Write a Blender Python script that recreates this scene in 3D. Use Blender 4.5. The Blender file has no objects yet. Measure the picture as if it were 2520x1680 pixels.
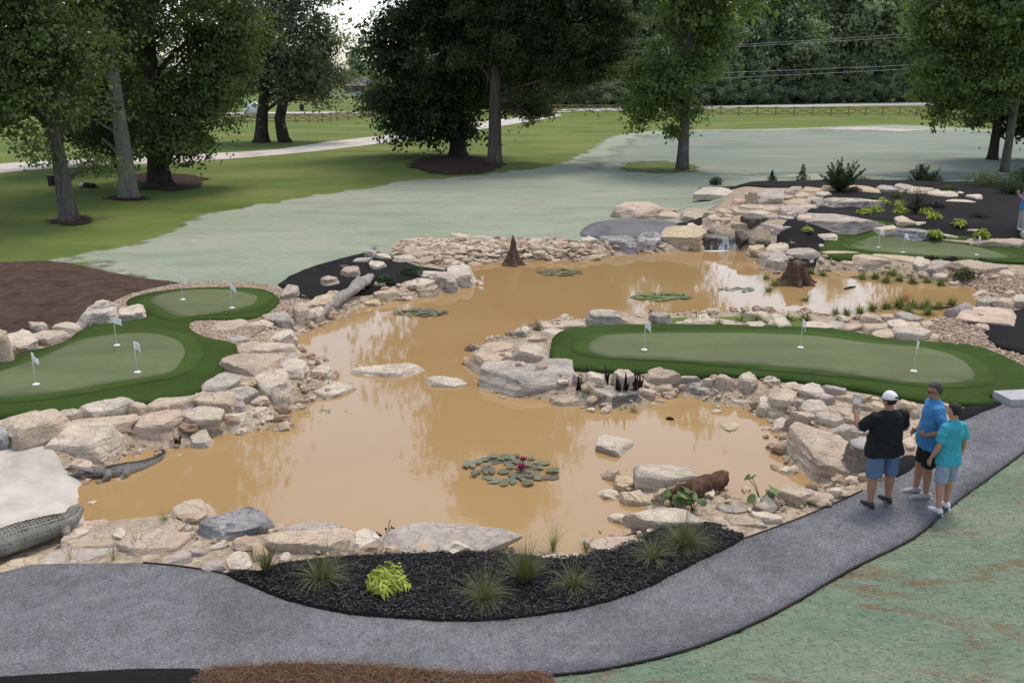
import bpy, bmesh, math, random
import numpy as np
from mathutils import Vector, Matrix, noise
from mathutils.geometry import delaunay_2d_cdt

R = math.radians
random.seed(7)
rng = np.random.default_rng(7)
sc = bpy.context.scene
col = sc.collection

# ------------------------------------------------------------------ camera, sky, sun, exposure
CAM_H, PITCH, FPX = 6.26, 16.2, 2250.0          # metres above the path, degrees down, focal length in 2520-wide pixels
cam_d = bpy.data.cameras.new('camera')
cam_d.sensor_width = 36.0
cam_d.lens = FPX / 2520.0 * 36.0
cam_d.clip_start, cam_d.clip_end = 0.1, 3000.0
cam = bpy.data.objects.new('camera', cam_d)
col.objects.link(cam)
cam.location = (0, 0, CAM_H)
cam.rotation_euler = (R(90 - PITCH), 0, 0)
sc.camera = cam

SUN_EL, SUN_AZ = 66.0, 28.0                      # azimuth clockwise from +Y (beyond the pond, to the right)
w = bpy.data.worlds.new('World')
sc.world = w
w.use_nodes = True
wn = w.node_tree.nodes
sky = wn.new('ShaderNodeTexSky')
sky.sky_type = 'NISHITA'
sky.sun_disc = False
sky.sun_elevation, sky.sun_rotation = R(SUN_EL), R(SUN_AZ)
sky.air_density, sky.dust_density, sky.ozone_density = 1.0, 1.5, 1.0
hs = wn.new('ShaderNodeHueSaturation')           # thin cloud: the blue washed out of the whole sky
hs.inputs['Saturation'].default_value = 0.62
hs.inputs['Value'].default_value = 1.0
w.node_tree.links.new(sky.outputs[0], hs.inputs['Color'])
w.node_tree.links.new(hs.outputs[0], wn['Background'].inputs['Color'])
wn['Background'].inputs['Strength'].default_value = 0.15

sd_ = bpy.data.lights.new('sun', 'SUN')
sd_.energy = 1.3
sd_.angle = R(14)
sd_.color = (1.0, 0.92, 0.79)
sun = bpy.data.objects.new('sun', sd_)
col.objects.link(sun)
dv = Vector((math.sin(R(SUN_AZ)) * math.cos(R(SUN_EL)), math.cos(R(SUN_AZ)) * math.cos(R(SUN_EL)), math.sin(R(SUN_EL))))
sun.rotation_euler = (-dv).to_track_quat('-Z', 'Y').to_euler()

sc.view_settings.view_transform = 'Standard'
sc.view_settings.look = 'None'
sc.view_settings.gamma = 1.0
sc.view_settings.exposure = 0.62
sc.view_settings.use_curve_mapping = False
sc.render.engine = 'CYCLES'
sc.cycles.use_denoising = True
sc.cycles.max_bounces = 6
sc.cycles.transparent_max_bounces = 6

# ------------------------------------------------------------------ pixel -> ground
SP, CP = math.sin(R(PITCH)), math.cos(R(PITCH))
DS = 2520.0 / 2352.0
ZW = -0.30                                        # water level

def unproj(px, py, z=0.0):
    u, v = (px - 1260.0) / FPX, (py - 840.0) / FPX
    k = max(SP + v * CP, 0.008)
    t = (CAM_H - z) / k
    return np.array((u * t, (CP - v * SP) * t))

def D(pts, z=0.0):
    """points read in the 2352-wide view -> ground plane"""
    return np.array([unproj(x * DS, y * DS, z) for x, y in pts])

def sdist(P, poly):
    """signed distance (negative inside) of points P (n,2) to polygon"""
    P = np.atleast_2d(P)
    poly = np.asarray(poly)
    n = len(poly)
    d = np.full(len(P), 1e18)
    ins = np.zeros(len(P), bool)
    for i in range(n):
        a, b = poly[i], poly[(i + 1) % n]
        e = b - a
        wv = P - a
        t = np.minimum(np.maximum((wv @ e) / max(e @ e, 1e-12), 0), 1)
        q = wv - t[:, None] * e
        d = np.minimum(d, q[:, 0] * q[:, 0] + q[:, 1] * q[:, 1])
        if a[1] != b[1]:
            c = ((a[1] > P[:, 1]) != (b[1] > P[:, 1])) & (P[:, 0] < (b[0] - a[0]) * (P[:, 1] - a[1]) / (b[1] - a[1]) + a[0])
            ins ^= c
    d = np.sqrt(d)
    return np.where(ins, -d, d)

def smooth_poly(P, k=4):
    """closed Catmull-Rom"""
    P = np.asarray(P, float)
    out = []
    n = len(P)
    for i in range(n):
        p0, p1, p2, p3 = P[i - 1], P[i], P[(i + 1) % n], P[(i + 2) % n]
        for j in range(k):
            t = j / k
            out.append(0.5 * ((2 * p1) + (-p0 + p2) * t + (2 * p0 - 5 * p1 + 4 * p2 - p3) * t * t + (-p0 + 3 * p1 - 3 * p2 + p3) * t ** 3))
    return np.array(out)

POND = D([(190,1100),(182,1160),(205,1205),(260,1222),(330,1212),(400,1200),(460,1186),(520,1196),(640,1216),(760,1220),(850,1252),(920,1262),(1010,1255),(1080,1250),
 (1180,1266),(1260,1275),(1340,1268),(1400,1238),(1455,1205),(1478,1175),(1440,1145),(1418,1118),(1440,1098),(1480,1086),(1600,1092),(1680,1130),(1705,1148),(1800,1142),
 (1880,1118),(1810,1075),(1780,1030),(1785,990),(1745,955),(1700,934),(1640,930),(1560,908),(1500,922),(1480,940),(1400,940),(1340,938),(1260,920),(1150,908),
 (1120,880),(1085,840),(1080,800),(1125,785),(1180,764),(1260,746),(1350,738),(1500,728),(1700,724),(1850,727),(1960,742),(2060,738),(2140,744),(2200,722),
 (2255,692),(2245,666),(2200,652),(2100,641),(1950,622),(1870,626),(1760,622),(1745,600),(1768,586),(1720,577),(1640,572),(1560,578),(1470,582),(1400,590),
 (1340,598),(1250,597),(1150,601),(1100,606),(1062,612),(1092,640),(1082,655),(1020,675),(900,690),(850,702),(780,732),(720,757),(684,778),(690,800),(730,832),
 (750,860),(790,890),(760,915),(690,922),(650,962),(620,985),(560,995),(500,1002),(440,1030),(380,1032),(300,1042),(284,1064),(235,1078)], ZW)
POND = smooth_poly(POND, 3)
MOUND = D([(1545,505),(1590,455),(1640,425),(1900,418),(2200,424),(2500,430),(2520,560),(2352,572),(2160,556),(2000,548),(1900,556),(1830,566),(1700,545),(1620,540)], 0.35)
BERM = D([(1262,790),(1450,748),(1900,755),(2100,780),(2310,825),(2420,900),(2280,930),(2100,925),(1800,875),(1350,855)], 0.1)

def sstep(a, b, x):
    t = np.clip((x - a) / (b - a), 0, 1)
    return t * t * (3 - 2 * t)

HX0, HY0, HS = -30.0, 5.0, 0.2
_gx, _gy = np.arange(HX0, 40.01, HS), np.arange(HY0, 62.01, HS)
_Q = np.stack([a_.ravel() for a_ in np.meshgrid(_gx, _gy)], 1)
_s = sdist(_Q, POND)
_z = np.where(_s < 0, ZW + 0.9 * np.clip(_s, -0.8, 0), ZW - ZW * sstep(0, 0.75, _s))
_z += 0.75 * sstep(0.0, 2.6, -sdist(_Q, MOUND))
_z += 0.02 * np.sin(_Q[:, 0] * 0.9) * np.cos(_Q[:, 1] * 0.7) * sstep(0.5, 2, _s)
_fx = np.clip(np.minimum(_Q[:, 0] - HX0, 40 - _Q[:, 0]) / 4, 0, 1) * np.clip(np.minimum(_Q[:, 1] - HY0 + 4, 62 - _Q[:, 1]) / 4, 0, 1)
HGRID = (_z * _fx).reshape(len(_gy), len(_gx))
SGRID = _s.reshape(len(_gy), len(_gx))

def _bil(G, P, outside):
    P = np.atleast_2d(P)
    u, v = (P[:, 0] - HX0) / HS, (P[:, 1] - HY0) / HS
    ok = (u >= 0) & (v >= 0) & (u < G.shape[1] - 1.01) & (v < G.shape[0] - 1.01)
    u, v = np.where(ok, u, 0), np.where(ok, v, 0)
    i, j = u.astype(int), v.astype(int)
    a_, b_ = u - i, v - j
    r = G[j, i] * (1 - a_) * (1 - b_) + G[j, i + 1] * a_ * (1 - b_) + G[j + 1, i] * (1 - a_) * b_ + G[j + 1, i + 1] * a_ * b_
    return np.where(ok, r, outside)

def hgt(P):
    return _bil(HGRID, P, 0.0)

def pond_sd(P):
    return _bil(SGRID, P, 99.0)

def hz(x, y):
    return float(hgt(np.array([[x, y]]))[0])

def GP(px, py, dz=0.0):
    """photo pixel -> point on the terrain or water"""
    z = 0.0
    for _ in range(7):
        p = unproj(px, py, z)
        z = 0.4 * z + 0.6 * (max(hz(p[0], p[1]), ZW) + dz)
    return Vector((p[0], p[1], z))

def GD(x, y, dz=0.0):
    return GP(x * DS, y * DS, dz)

# ------------------------------------------------------------------ object helpers
def tag(o, label=None, cat=None, group=None, kind=None):
    for k, v in (('label', label), ('category', cat), ('group', group), ('kind', kind)):
        if v:
            o[k] = v
    return o

def empty(name, loc, rz=0.0, **kw):
    o = bpy.data.objects.new(name, None)
    o.empty_display_size = 0.2
    col.objects.link(o)
    o.location = loc
    o.rotation_euler = (0, 0, rz)
    return tag(o, **kw)

def link(name, me, mat=None, parent=None, loc=(0, 0, 0), **kw):
    if mat is not None and not me.materials:
        me.materials.append(mat)
    o = bpy.data.objects.new(name, me)
    col.objects.link(o)
    o.location = loc
    if parent is not None:
        o.parent = parent
    return tag(o, **kw)

def mesh_np(name, V, F, smooth=True, attrs=None):
    """V (n,3), F (m,k) uniform polygons"""
    V = np.asarray(V, np.float32)
    F = np.asarray(F, np.int32)
    me = bpy.data.meshes.new(name)
    me.vertices.add(len(V))
    me.vertices.foreach_set('co', V.ravel())
    k = F.shape[1]
    me.loops.add(F.size)
    me.loops.foreach_set('vertex_index', F.ravel())
    me.polygons.add(len(F))
    me.polygons.foreach_set('loop_start', np.arange(0, F.size, k, dtype=np.int32))
    me.polygons.foreach_set('use_smooth', np.full(len(F), smooth))
    for an, av in (attrs or {}).items():
        a = me.attributes.new(an, 'FLOAT', 'POINT')
        a.data.foreach_set('value', np.asarray(av, np.float32))
    me.update(calc_edges=True)
    me.validate()
    return me

def mesh_bm(name, bm, smooth=True):
    bmesh.ops.recalc_face_normals(bm, faces=bm.faces)
    me = bpy.data.meshes.new(name)
    bm.to_mesh(me)
    bm.free()
    if smooth:
        me.polygons.foreach_set('use_smooth', np.full(len(me.polygons), True))
    return me

def bm_box(bm, c, s, rz=0.0, rx=0.0, bev=0.0):
    m = Matrix.Translation(c) @ Matrix.Rotation(rz, 4, 'Z') @ Matrix.Rotation(rx, 4, 'X') @ Matrix.Diagonal((s[0], s[1], s[2], 1))
    g = bmesh.ops.create_cube(bm, size=1, matrix=m)
    if bev:
        es = list({e for v in g['verts'] for e in v.link_edges})
        bmesh.ops.bevel(bm, geom=es, offset=bev, segments=2, affect='EDGES', profile=0.6)

def bm_tube(bm, pts, rad, seg=10, side=Vector((1, 0, 0)), cap=True):
    """swept ellipse; rad entries are r or (r_side, r_other)"""
    pts = [Vector(p) for p in pts]
    rings = []
    n = len(pts)
    s = Vector(side)
    for i, p in enumerate(pts):
        t = (pts[min(i + 1, n - 1)] - pts[max(i - 1, 0)])
        t = t.normalized() if t.length > 1e-9 else Vector((0, 0, 1))
        s = s - t * s.dot(t)
        if s.length < 1e-4:
            s = t.orthogonal()
        s.normalize()
        b = t.cross(s)
        r = rad[i] if i < len(rad) else rad[-1]
        ra, rb = r if isinstance(r, (tuple, list)) else (r, r)
        rings.append([bm.verts.new(p + s * (math.cos(a) * ra) + b * (math.sin(a) * rb)) for a in (2 * math.pi * k / seg for k in range(seg))])
    for i in range(n - 1):
        for k in range(seg):
            bm.faces.new((rings[i][k], rings[i][(k + 1) % seg], rings[i + 1][(k + 1) % seg], rings[i + 1][k]))
    if cap:
        bm.faces.new(rings[0][::-1])
        bm.faces.new(rings[-1])
    return rings

def bm_ell(bm, c, r, rot=None, sub=3):
    m = Matrix.Translation(c)
    if rot is not None:
        m = m @ rot
    bmesh.ops.create_icosphere(bm, subdivisions=sub, radius=1, matrix=m @ Matrix.Diagonal((r[0], r[1], r[2], 1)))

def remesh(me, voxel, smooth_it=4, name=None):
    """union of overlapping shells as one continuous surface"""
    o = bpy.data.objects.new('tmp', me)
    col.objects.link(o)
    m = o.modifiers.new('r', 'REMESH')
    m.mode = 'VOXEL'
    m.voxel_size = voxel
    m.use_smooth_shade = True
    if smooth_it:
        s = o.modifiers.new('s', 'SMOOTH')
        s.iterations = smooth_it
        s.factor = 0.5
    dg = bpy.context.evaluated_depsgraph_get()
    dg.update()
    out = bpy.data.meshes.new_from_object(o.evaluated_get(dg))
    if name:
        out.name = name
    bpy.data.objects.remove(o)
    bpy.data.meshes.remove(me)
    return out

def displace(me, amp, freq, seed=0.0, octs=3, bias=0.0):
    n = len(me.vertices)
    co = np.empty(n * 3, np.float32)
    me.vertices.foreach_get('co', co)
    co = co.reshape(-1, 3)
    no = np.empty(n * 3, np.float32)
    me.vertices.foreach_get('normal', no)
    no = no.reshape(-1, 3)
    off = Vector((seed * 13.1, seed * 7.7, seed * 3.3))
    dsp = fbm(co * freq + np.array(off), octs).astype(np.float32)
    me.vertices.foreach_set('co', (co + no * (dsp * amp + bias)[:, None]).ravel())
    me.update()
    return me

def _hash(i, j, k):
    n = (i * 374761393 + j * 668265263 + k * 2147483647) & 0xffffffff
    n = ((n ^ (n >> 13)) * 1274126177) & 0xffffffff
    return ((n ^ (n >> 16)) & 0xffff) / 32767.5 - 1.0

def vnoise(P):
    P = np.asarray(P, float)
    I = np.floor(P).astype(np.int64)
    f = P - I
    f = f * f * f * (f * (f * 6 - 15) + 10)
    o = 0
    for dx in (0, 1):
        for dy in (0, 1):
            for dz in (0, 1):
                wt = (f[:, 0] if dx else 1 - f[:, 0]) * (f[:, 1] if dy else 1 - f[:, 1]) * (f[:, 2] if dz else 1 - f[:, 2])
                o = o + wt * _hash(I[:, 0] + dx, I[:, 1] + dy, I[:, 2] + dz)
    return o

def fbm(P, octs=4, gain=0.5):
    P = np.asarray(P, float)
    a_, o, t = 1.0, 0, 0
    for k in range(octs):
        o = o + a_ * vnoise(P + 31.7 * k)
        t += a_
        a_ *= gain
        P = P * 2.03
    return o / t * 1.6

# ------------------------------------------------------------------ materials
class NT:
    def __init__(s, name):
        s.m = bpy.data.materials.new(name)
        s.m.use_nodes = True
        s.t = s.m.node_tree
        s.b = s.t.nodes['Principled BSDF']
        s.b.inputs['Specular IOR Level'].default_value = 0.3
        s.b.inputs['Roughness'].default_value = 0.85
    def n(s, ty, _p=None, **ins):
        nd = s.t.nodes.new('ShaderNode' + ty)
        for k, v in (_p or {}).items():
            setattr(nd, k, v)
        for k, v in ins.items():
            k = int(k[1:]) if k[0] == '_' else k.replace('_', ' ')
            s.put(nd.inputs[k], v)
        return nd
    def put(s, sock, v):
        if isinstance(v, bpy.types.NodeSocket):
            s.t.links.new(v, sock)
        else:
            if isinstance(v, tuple) and len(v) == 3 and sock.type == 'RGBA':
                v = v + (1.0,)
            sock.default_value = v
    def set(s, **kw):
        for k, v in kw.items():
            s.put(s.b.inputs[k.replace('_', ' ')], v)
        return s
    def obj(s, jitter=True):
        c = s.n('TexCoord').outputs['Object']
        if jitter:
            r = s.n('ObjectInfo').outputs['Random']
            mm = s.n('Math', {'operation': 'MULTIPLY'}, _0=r, _1=40.0).outputs[0]
            c = s.n('VectorMath', {'operation': 'ADD'}, _0=c, _1=s.n('CombineXYZ', X=mm, Y=mm, Z=mm).outputs[0]).outputs[0]
        return c
    def noise(s, co, scale, detail=6.0, rough=0.6, dist=0.0):
        return s.n('TexNoise', Vector=co, Scale=scale, Detail=detail, Roughness=rough, Distortion=dist).outputs['Fac']
    def ramp(s, fac, stops, interp='LINEAR'):
        nd = s.n('ValToRGB', Fac=fac)
        cr = nd.color_ramp
        cr.interpolation = interp
        while len(cr.elements) < len(stops):
            cr.elements.new(0.5)
        for e, (p, c) in zip(cr.elements, stops):
            e.position = p
            c = (c, c, c) if isinstance(c, (int, float)) else c
            e.color = (c[0], c[1], c[2], 1)
        return nd.outputs['Color']
    def mix(s, a, b, fac, mode='MIX'):
        nd = s.n('MixRGB', {'blend_type': mode}, Fac=fac, Color1=a, Color2=b)
        return nd.outputs[0]
    def math(s, op, a, b=0.0):
        return s.n('Math', {'operation': op}, _0=a, _1=b).outputs[0]
    def bump(s, h, strength=0.4, dist=0.02, normal=None):
        nd = s.n('Bump', Strength=strength, Distance=dist, Height=h)
        if normal is not None:
            s.put(nd.inputs['Normal'], normal)
        return nd.outputs[0]
    def attr(s, name):
        return s.n('Attribute', {'attribute_name': name}).outputs['Fac']
    def ragged(s, co, width, sc_):
        """worn, patchy margin: bare ground shows through within about that many metres of the edge"""
        f = s.math('ADD', s.math('MULTIPLY', s.attr('edge'), 1.0 / width), s.math('MULTIPLY', s.math('SUBTRACT', s.noise(co, sc_, 6, 0.65), 0.5), 2.2))
        mx = s.n('MixShader', Fac=s.ramp(f, [(0.15, 0.0), (0.45, 1.0)]))
        tr = s.n('BsdfTransparent')
        s.t.links.new(tr.outputs[0], mx.inputs[1])
        s.t.links.new(s.b.outputs[0], mx.inputs[2])
        s.t.links.new(mx.outputs[0], s.t.nodes['Material Output'].inputs['Surface'])
    def scale(s, co, v):
        return s.n('VectorMath', {'operation': 'MULTIPLY'}, _0=co, _1=v).outputs[0]

M = {}
def plain(key, c, rough=0.7, var=0.12, scale=8.0, bump=0.0, metal=0.0, spec=0.3):
    a = NT(key)
    co = a.obj()
    f = a.noise(co, scale)
    a.set(Base_Color=a.ramp(f, [(0.3, tuple(x * (1 - var) for x in c)), (0.7, tuple(min(x * (1 + var), 1) for x in c))]), Roughness=rough, Metallic=metal, Specular_IOR_Level=spec)
    if bump:
        a.set(Normal=a.bump(a.noise(co, scale * 4), bump, 0.01))
    M[key] = a.m
    return a

def rock_mat(key, c1, c2, c3, grey, greyamt=0.58, dark=0.75, rough=0.9):
    a = NT(key)
    co = a.obj()
    base = a.ramp(a.noise(co, 1.6, 7, 0.62, 0.4), [(0.25, c1), (0.48, c2), (0.72, c3)])
    rnd = a.n('ObjectInfo').outputs['Random']
    base = a.mix(base, a.ramp(rnd, [(0.0, (0.80, 0.75, 0.70)), (0.35, (1.0, 0.95, 0.89)), (0.7, (1.08, 1.0, 0.92)), (1.0, (0.96, 0.95, 0.94))]), 0.8, 'MULTIPLY')
    gm = a.ramp(a.noise(co, 2.7, 9, 0.68, 0.8), [(greyamt - 0.06, 0.0), (greyamt + 0.08, 1.0)])
    base = a.mix(base, grey, gm)
    st = a.ramp(a.noise(a.scale(co, (2.0, 2.0, 11.0)), 1.4, 6, 0.65, 1.2), [(0.36, dark), (0.56, 1.0)])
    base = a.mix(base, st, 0.85, 'MULTIPLY')
    if key not in ('rock_dark', 'rock_blue'):
        base = a.mix(base, (0.62, 0.58, 0.52), 0.20)
    sp = a.ramp(a.noise(co, 22, 5, 0.7), [(0.30, 0.70), (0.5, 1.0), (0.72, 1.10)])
    base = a.mix(base, sp, 0.8, 'MULTIPLY')
    a.set(Base_Color=base, Roughness=rough, Specular_IOR_Level=0.25)
    h = a.math('ADD', a.noise(co, 7, 9, 0.65, 0.3), a.math('MULTIPLY', a.noise(a.scale(co, (1.5, 1.5, 9.0)), 2.0, 6), 1.2))
    cr = a.n('TexVoronoi', {'feature': 'DISTANCE_TO_EDGE'}, Vector=a.n('VectorMath', {'operation': 'ADD'}, _0=a.scale(co, (1.0, 1.0, 2.2)), _1=a.n('TexNoise', Vector=co, Scale=3.0, Detail=4.0).outputs['Color']).outputs[0], Scale=1.3).outputs['Distance']
    crk = a.ramp(cr, [(0.0, 0.0), (0.03, 1.0)])
    a.set(Base_Color=a.mix(base, a.ramp(crk, [(0.0, 0.7), (1.0, 1.0)]), 0.3, 'MULTIPLY'))
    h = a.math('ADD', h, a.math('MULTIPLY', crk, 0.25))
    a.set(Normal=a.bump(h, 0.9, 0.07))
    M[key] = a.m

rock_mat('rock_tan', (0.363, 0.254, 0.170), (0.550, 0.419, 0.291), (0.693, 0.562, 0.412), (0.440, 0.376, 0.301), 0.60)
rock_mat('rock_pale', (0.484, 0.392, 0.301), (0.660, 0.557, 0.436), (0.781, 0.689, 0.563), (0.462, 0.413, 0.344), 0.60)
rock_mat('rock_grey', (0.308, 0.265, 0.223), (0.451, 0.392, 0.335), (0.583, 0.519, 0.441), (0.264, 0.233, 0.204), 0.56)
rock_mat('rock_blue', (0.21, 0.205, 0.21), (0.34, 0.335, 0.345), (0.55, 0.54, 0.54), (0.15, 0.148, 0.152), 0.55)
rock_mat('rock_dark', (0.07, 0.055, 0.045), (0.14, 0.115, 0.095), (0.25, 0.21, 0.18), (0.045, 0.04, 0.035), 0.55, rough=0.45)
rock_mat('rock_pink', (0.440, 0.302, 0.218), (0.594, 0.445, 0.335), (0.715, 0.583, 0.461), (0.462, 0.371, 0.306), 0.62)
rock_mat('rock_yellow', (0.440, 0.307, 0.165), (0.616, 0.477, 0.291), (0.759, 0.636, 0.446), (0.418, 0.339, 0.242), 0.64)
rock_mat('rock_purple', (0.308, 0.254, 0.228), (0.451, 0.382, 0.335), (0.572, 0.503, 0.441), (0.374, 0.313, 0.276), 0.6)
rock_mat('rock_pied', (0.396, 0.339, 0.272), (0.572, 0.509, 0.417), (0.726, 0.657, 0.553), (0.099, 0.090, 0.082), 0.51)
ROCK = dict(t='rock_tan', p='rock_pale', g='rock_grey', b='rock_blue', d='rock_dark', k='rock_pink', y='rock_yellow', u='rock_purple', w='rock_pied')

# -- lawn with the bare tan bank round the pond
a = NT('lawn')
co = a.obj(False)
far = a.noise(a.scale(co, (0.10, 0.16, 1)), 1.0, 5, 0.55)
fine = a.noise(a.scale(co, (1.0, 2.6, 1)), 1.5, 8, 0.7)
g1 = a.ramp(far, [(0.28, (0.088, 0.126, 0.027)), (0.5, (0.138, 0.178, 0.044)), (0.72, (0.208, 0.218, 0.072))])
g1 = a.mix(g1, a.ramp(fine, [(0.3, 0.72), (0.7, 1.22)]), 0.8, 'MULTIPLY')
dry = a.ramp(a.noise(a.scale(co, (0.25, 0.5, 1)), 1.0, 6, 0.6), [(0.62, 0.0), (0.78, 0.5)])
g1 = a.mix(g1, (0.27, 0.19, 0.10), dry)
tan = a.ramp(a.noise(co, 3.0, 9, 0.75), [(0.25, (0.22, 0.155, 0.10)), (0.5, (0.39, 0.305, 0.22)), (0.75, (0.53, 0.44, 0.34))])
peb = a.n('TexVoronoi', Vector=co, Scale=16.0).outputs['Color']
tan = a.mix(tan, a.ramp(peb, [(0.2, 0.65), (0.8, 1.25)]), 0.7, 'MULTIPLY')
bm_ = a.ramp(a.math('ADD', a.attr('bank'), a.math('MULTIPLY', a.math('SUBTRACT', a.noise(co, 2.0, 5), 0.5), 0.7)), [(0.45, 0.0), (0.55, 1.0)])
a.set(Base_Color=a.mix(g1, tan, bm_), Roughness=0.95, Specular_IOR_Level=0.1)
a.set(Normal=a.bump(a.noise(co, 9, 8, 0.75), 0.5, 0.05))
M['lawn'] = a.m

# -- hydroseed: sprayed pale green fibre
def seed_mat(key, c1, c2, c3, soil, soilamt, sc_, bump=0.5, streak=0.8, soilscale=0.55, rag=None):
    a = NT(key)
    co = a.obj(False)
    f = a.noise(a.scale(co, (0.35, 0.8, 1)), sc_, 7, 0.6, 0.6)
    c = a.ramp(f, [(0.28, c1), (0.5, c2), (0.74, c3)])
    f2 = a.noise(a.scale(co, (1.0, 3.2, 1)), 3.0, 9, 0.75, 0.4)
    c = a.mix(c, a.ramp(f2, [(0.28, 0.70), (0.5, 1.0), (0.72, 1.14)]), streak, 'MULTIPLY')
    s1 = a.ramp(a.noise(a.scale(co, (0.6, 1.2, 1)), soilscale, 8, 0.72, 0.7), [(soilamt, 0.0), (soilamt + 0.10, 1.0)])
    c = a.mix(c, soil, s1)
    a.set(Base_Color=c, Roughness=0.95, Specular_IOR_Level=0.1)
    h = a.math('ADD', a.noise(co, 14, 8, 0.75), a.math('MULTIPLY', f2, 1.3))
    a.set(Normal=a.bump(h, bump, 0.05))
    if rag:
        a.ragged(co, *rag)
    M[key] = a.m
seed_mat('seed_far', (0.240, 0.285, 0.208), (0.322, 0.352, 0.262), (0.400, 0.398, 0.305), (0.27, 0.28, 0.20), 0.56, 0.34, 0.7, 1.0, 0.45, (1.5, 0.55))
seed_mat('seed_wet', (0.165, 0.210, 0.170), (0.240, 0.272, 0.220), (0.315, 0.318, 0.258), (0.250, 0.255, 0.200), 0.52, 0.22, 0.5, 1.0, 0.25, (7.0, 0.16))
seed_mat('seed_near', (0.130, 0.205, 0.130), (0.200, 0.252, 0.172), (0.270, 0.275, 0.200), (0.190, 0.132, 0.086), 0.515, 1.3, 0.6, 1.0, 0.7, (0.07, 4.0))

# -- brown soil, mulch, pine straw, sand
def grain(key, stops, sc_, bump, dist=0.04, big=0.4, rough=0.95, vor=0.0, stretch=(1, 1, 1), rag=None):
    a = NT(key)
    co = a.obj(False)
    c = a.ramp(a.noise(a.scale(co, stretch), sc_, 9, 0.75, 0.3), stops)
    c = a.mix(c, a.ramp(a.noise(co, big, 7, 0.6, 0.5), [(0.34, 0.62), (0.5, 1.0), (0.7, 1.14)]), 0.85, 'MULTIPLY')
    h = a.noise(co, sc_ * 1.3, 9, 0.75)
    if vor:
        v = a.n('TexVoronoi', Vector=co, Scale=vor, Randomness=1.0)
        c = a.mix(c, a.ramp(v.outputs['Color'], [(0.1, 0.6), (0.9, 1.35)]), 0.55, 'MULTIPLY')
        h = a.math('ADD', a.math('MULTIPLY', v.outputs['Distance'], -1.5), h)
    a.set(Base_Color=c, Roughness=rough, Specular_IOR_Level=0.15, Normal=a.bump(h, bump, dist))
    if rag:
        a.ragged(co, *rag)
    M[key] = a.m
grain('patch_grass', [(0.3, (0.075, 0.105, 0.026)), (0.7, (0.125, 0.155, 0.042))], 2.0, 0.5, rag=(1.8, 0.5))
grain('sand_patch', [(0.3, (0.42, 0.36, 0.30)), (0.7, (0.56, 0.50, 0.44))], 1.0, 0.3, rag=(2.5, 0.35))
grain('soil', [(0.25, (0.050, 0.030, 0.021)), (0.5, (0.105, 0.066, 0.047)), (0.75, (0.19, 0.125, 0.09))], 3.2, 1.0, 0.16, 0.9)
grain('mulch', [(0.3, (0.010, 0.0095, 0.010)), (0.6, (0.022, 0.020, 0.021)), (0.8, (0.048, 0.044, 0.044))], 14, 1.0, 0.05)
grain('pine_straw', [(0.3, (0.06, 0.030, 0.018)), (0.55, (0.12, 0.066, 0.040)), (0.8, (0.20, 0.12, 0.075))], 9, 1.0, 0.05, stretch=(1, 3, 1))
grain('sand', [(0.3, (0.40, 0.35, 0.295)), (0.55, (0.53, 0.485, 0.425)), (0.8, (0.62, 0.575, 0.515))], 1.4, 0.35, 0.03)
grain('red_mulch', [(0.3, (0.030, 0.018, 0.013)), (0.6, (0.062, 0.036, 0.026)), (0.8, (0.11, 0.066, 0.048))], 5, 0.8, 0.06, rag=(1.0, 0.8))
grain('path_gravel', [(0.25, (0.132, 0.130, 0.136)), (0.5, (0.185, 0.183, 0.191)), (0.75, (0.240, 0.237, 0.246))], 3.6, 0.7, 0.02, 0.42, vor=36.0)
grain('tan_gravel', [(0.25, (0.25, 0.17, 0.11)), (0.5, (0.42, 0.31, 0.22)), (0.75, (0.58, 0.46, 0.35))], 6.0, 0.9, 0.04, 0.8, vor=14.0)
grain('drive', [(0.3, (0.47, 0.42, 0.365)), (0.6, (0.585, 0.53, 0.47)), (0.8, (0.65, 0.60, 0.53))], 1.0, 0.3, 0.03)

# -- artificial turf
def turf(key, c1, c2, sc_, bump):
    a = NT(key)
    co = a.obj(False)
    c = a.ramp(a.noise(co, sc_, 8, 0.75), [(0.3, c1), (0.7, c2)])
    c = a.mix(c, a.ramp(a.noise(a.scale(co, (0.3, 0.9, 1)), 1.0, 4), [(0.3, 0.80), (0.7, 1.18)]), 0.8, 'MULTIPLY')
    a.set(Base_Color=c, Roughness=0.95, Specular_IOR_Level=0.08, Normal=a.bump(a.noise(co, sc_ * 3, 6, 0.7), bump, 0.03))
    M[key] = a.m
turf('turf_fringe', (0.034, 0.062, 0.012), (0.060, 0.098, 0.022), 14.0, 0.9)
turf('turf_collar', (0.044, 0.076, 0.017), (0.070, 0.110, 0.028), 14.0, 0.7)
turf('turf_putting', (0.118, 0.138, 0.068), (0.142, 0.162, 0.082), 8.0, 0.15)

# -- muddy water
a = NT('muddy_water')
co = a.obj(False)
c = a.ramp(a.noise(co, 0.16, 4, 0.5, 0.5), [(0.3, (0.360, 0.222, 0.094)), (0.7, (0.405, 0.262, 0.118))])
rip = a.math('ADD', a.noise(a.scale(co, (0.8, 2.2, 1)), 1.6, 3, 0.5), a.math('MULTIPLY', a.noise(a.scale(co, (1.0, 3.0, 1)), 6.0, 2, 0.5), 0.25))
a.set(Base_Color=c, Roughness=0.012, IOR=1.5, Specular_IOR_Level=0.5, Normal=a.bump(rip, 0.045, 0.02))
M['water'] = a.m

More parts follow.
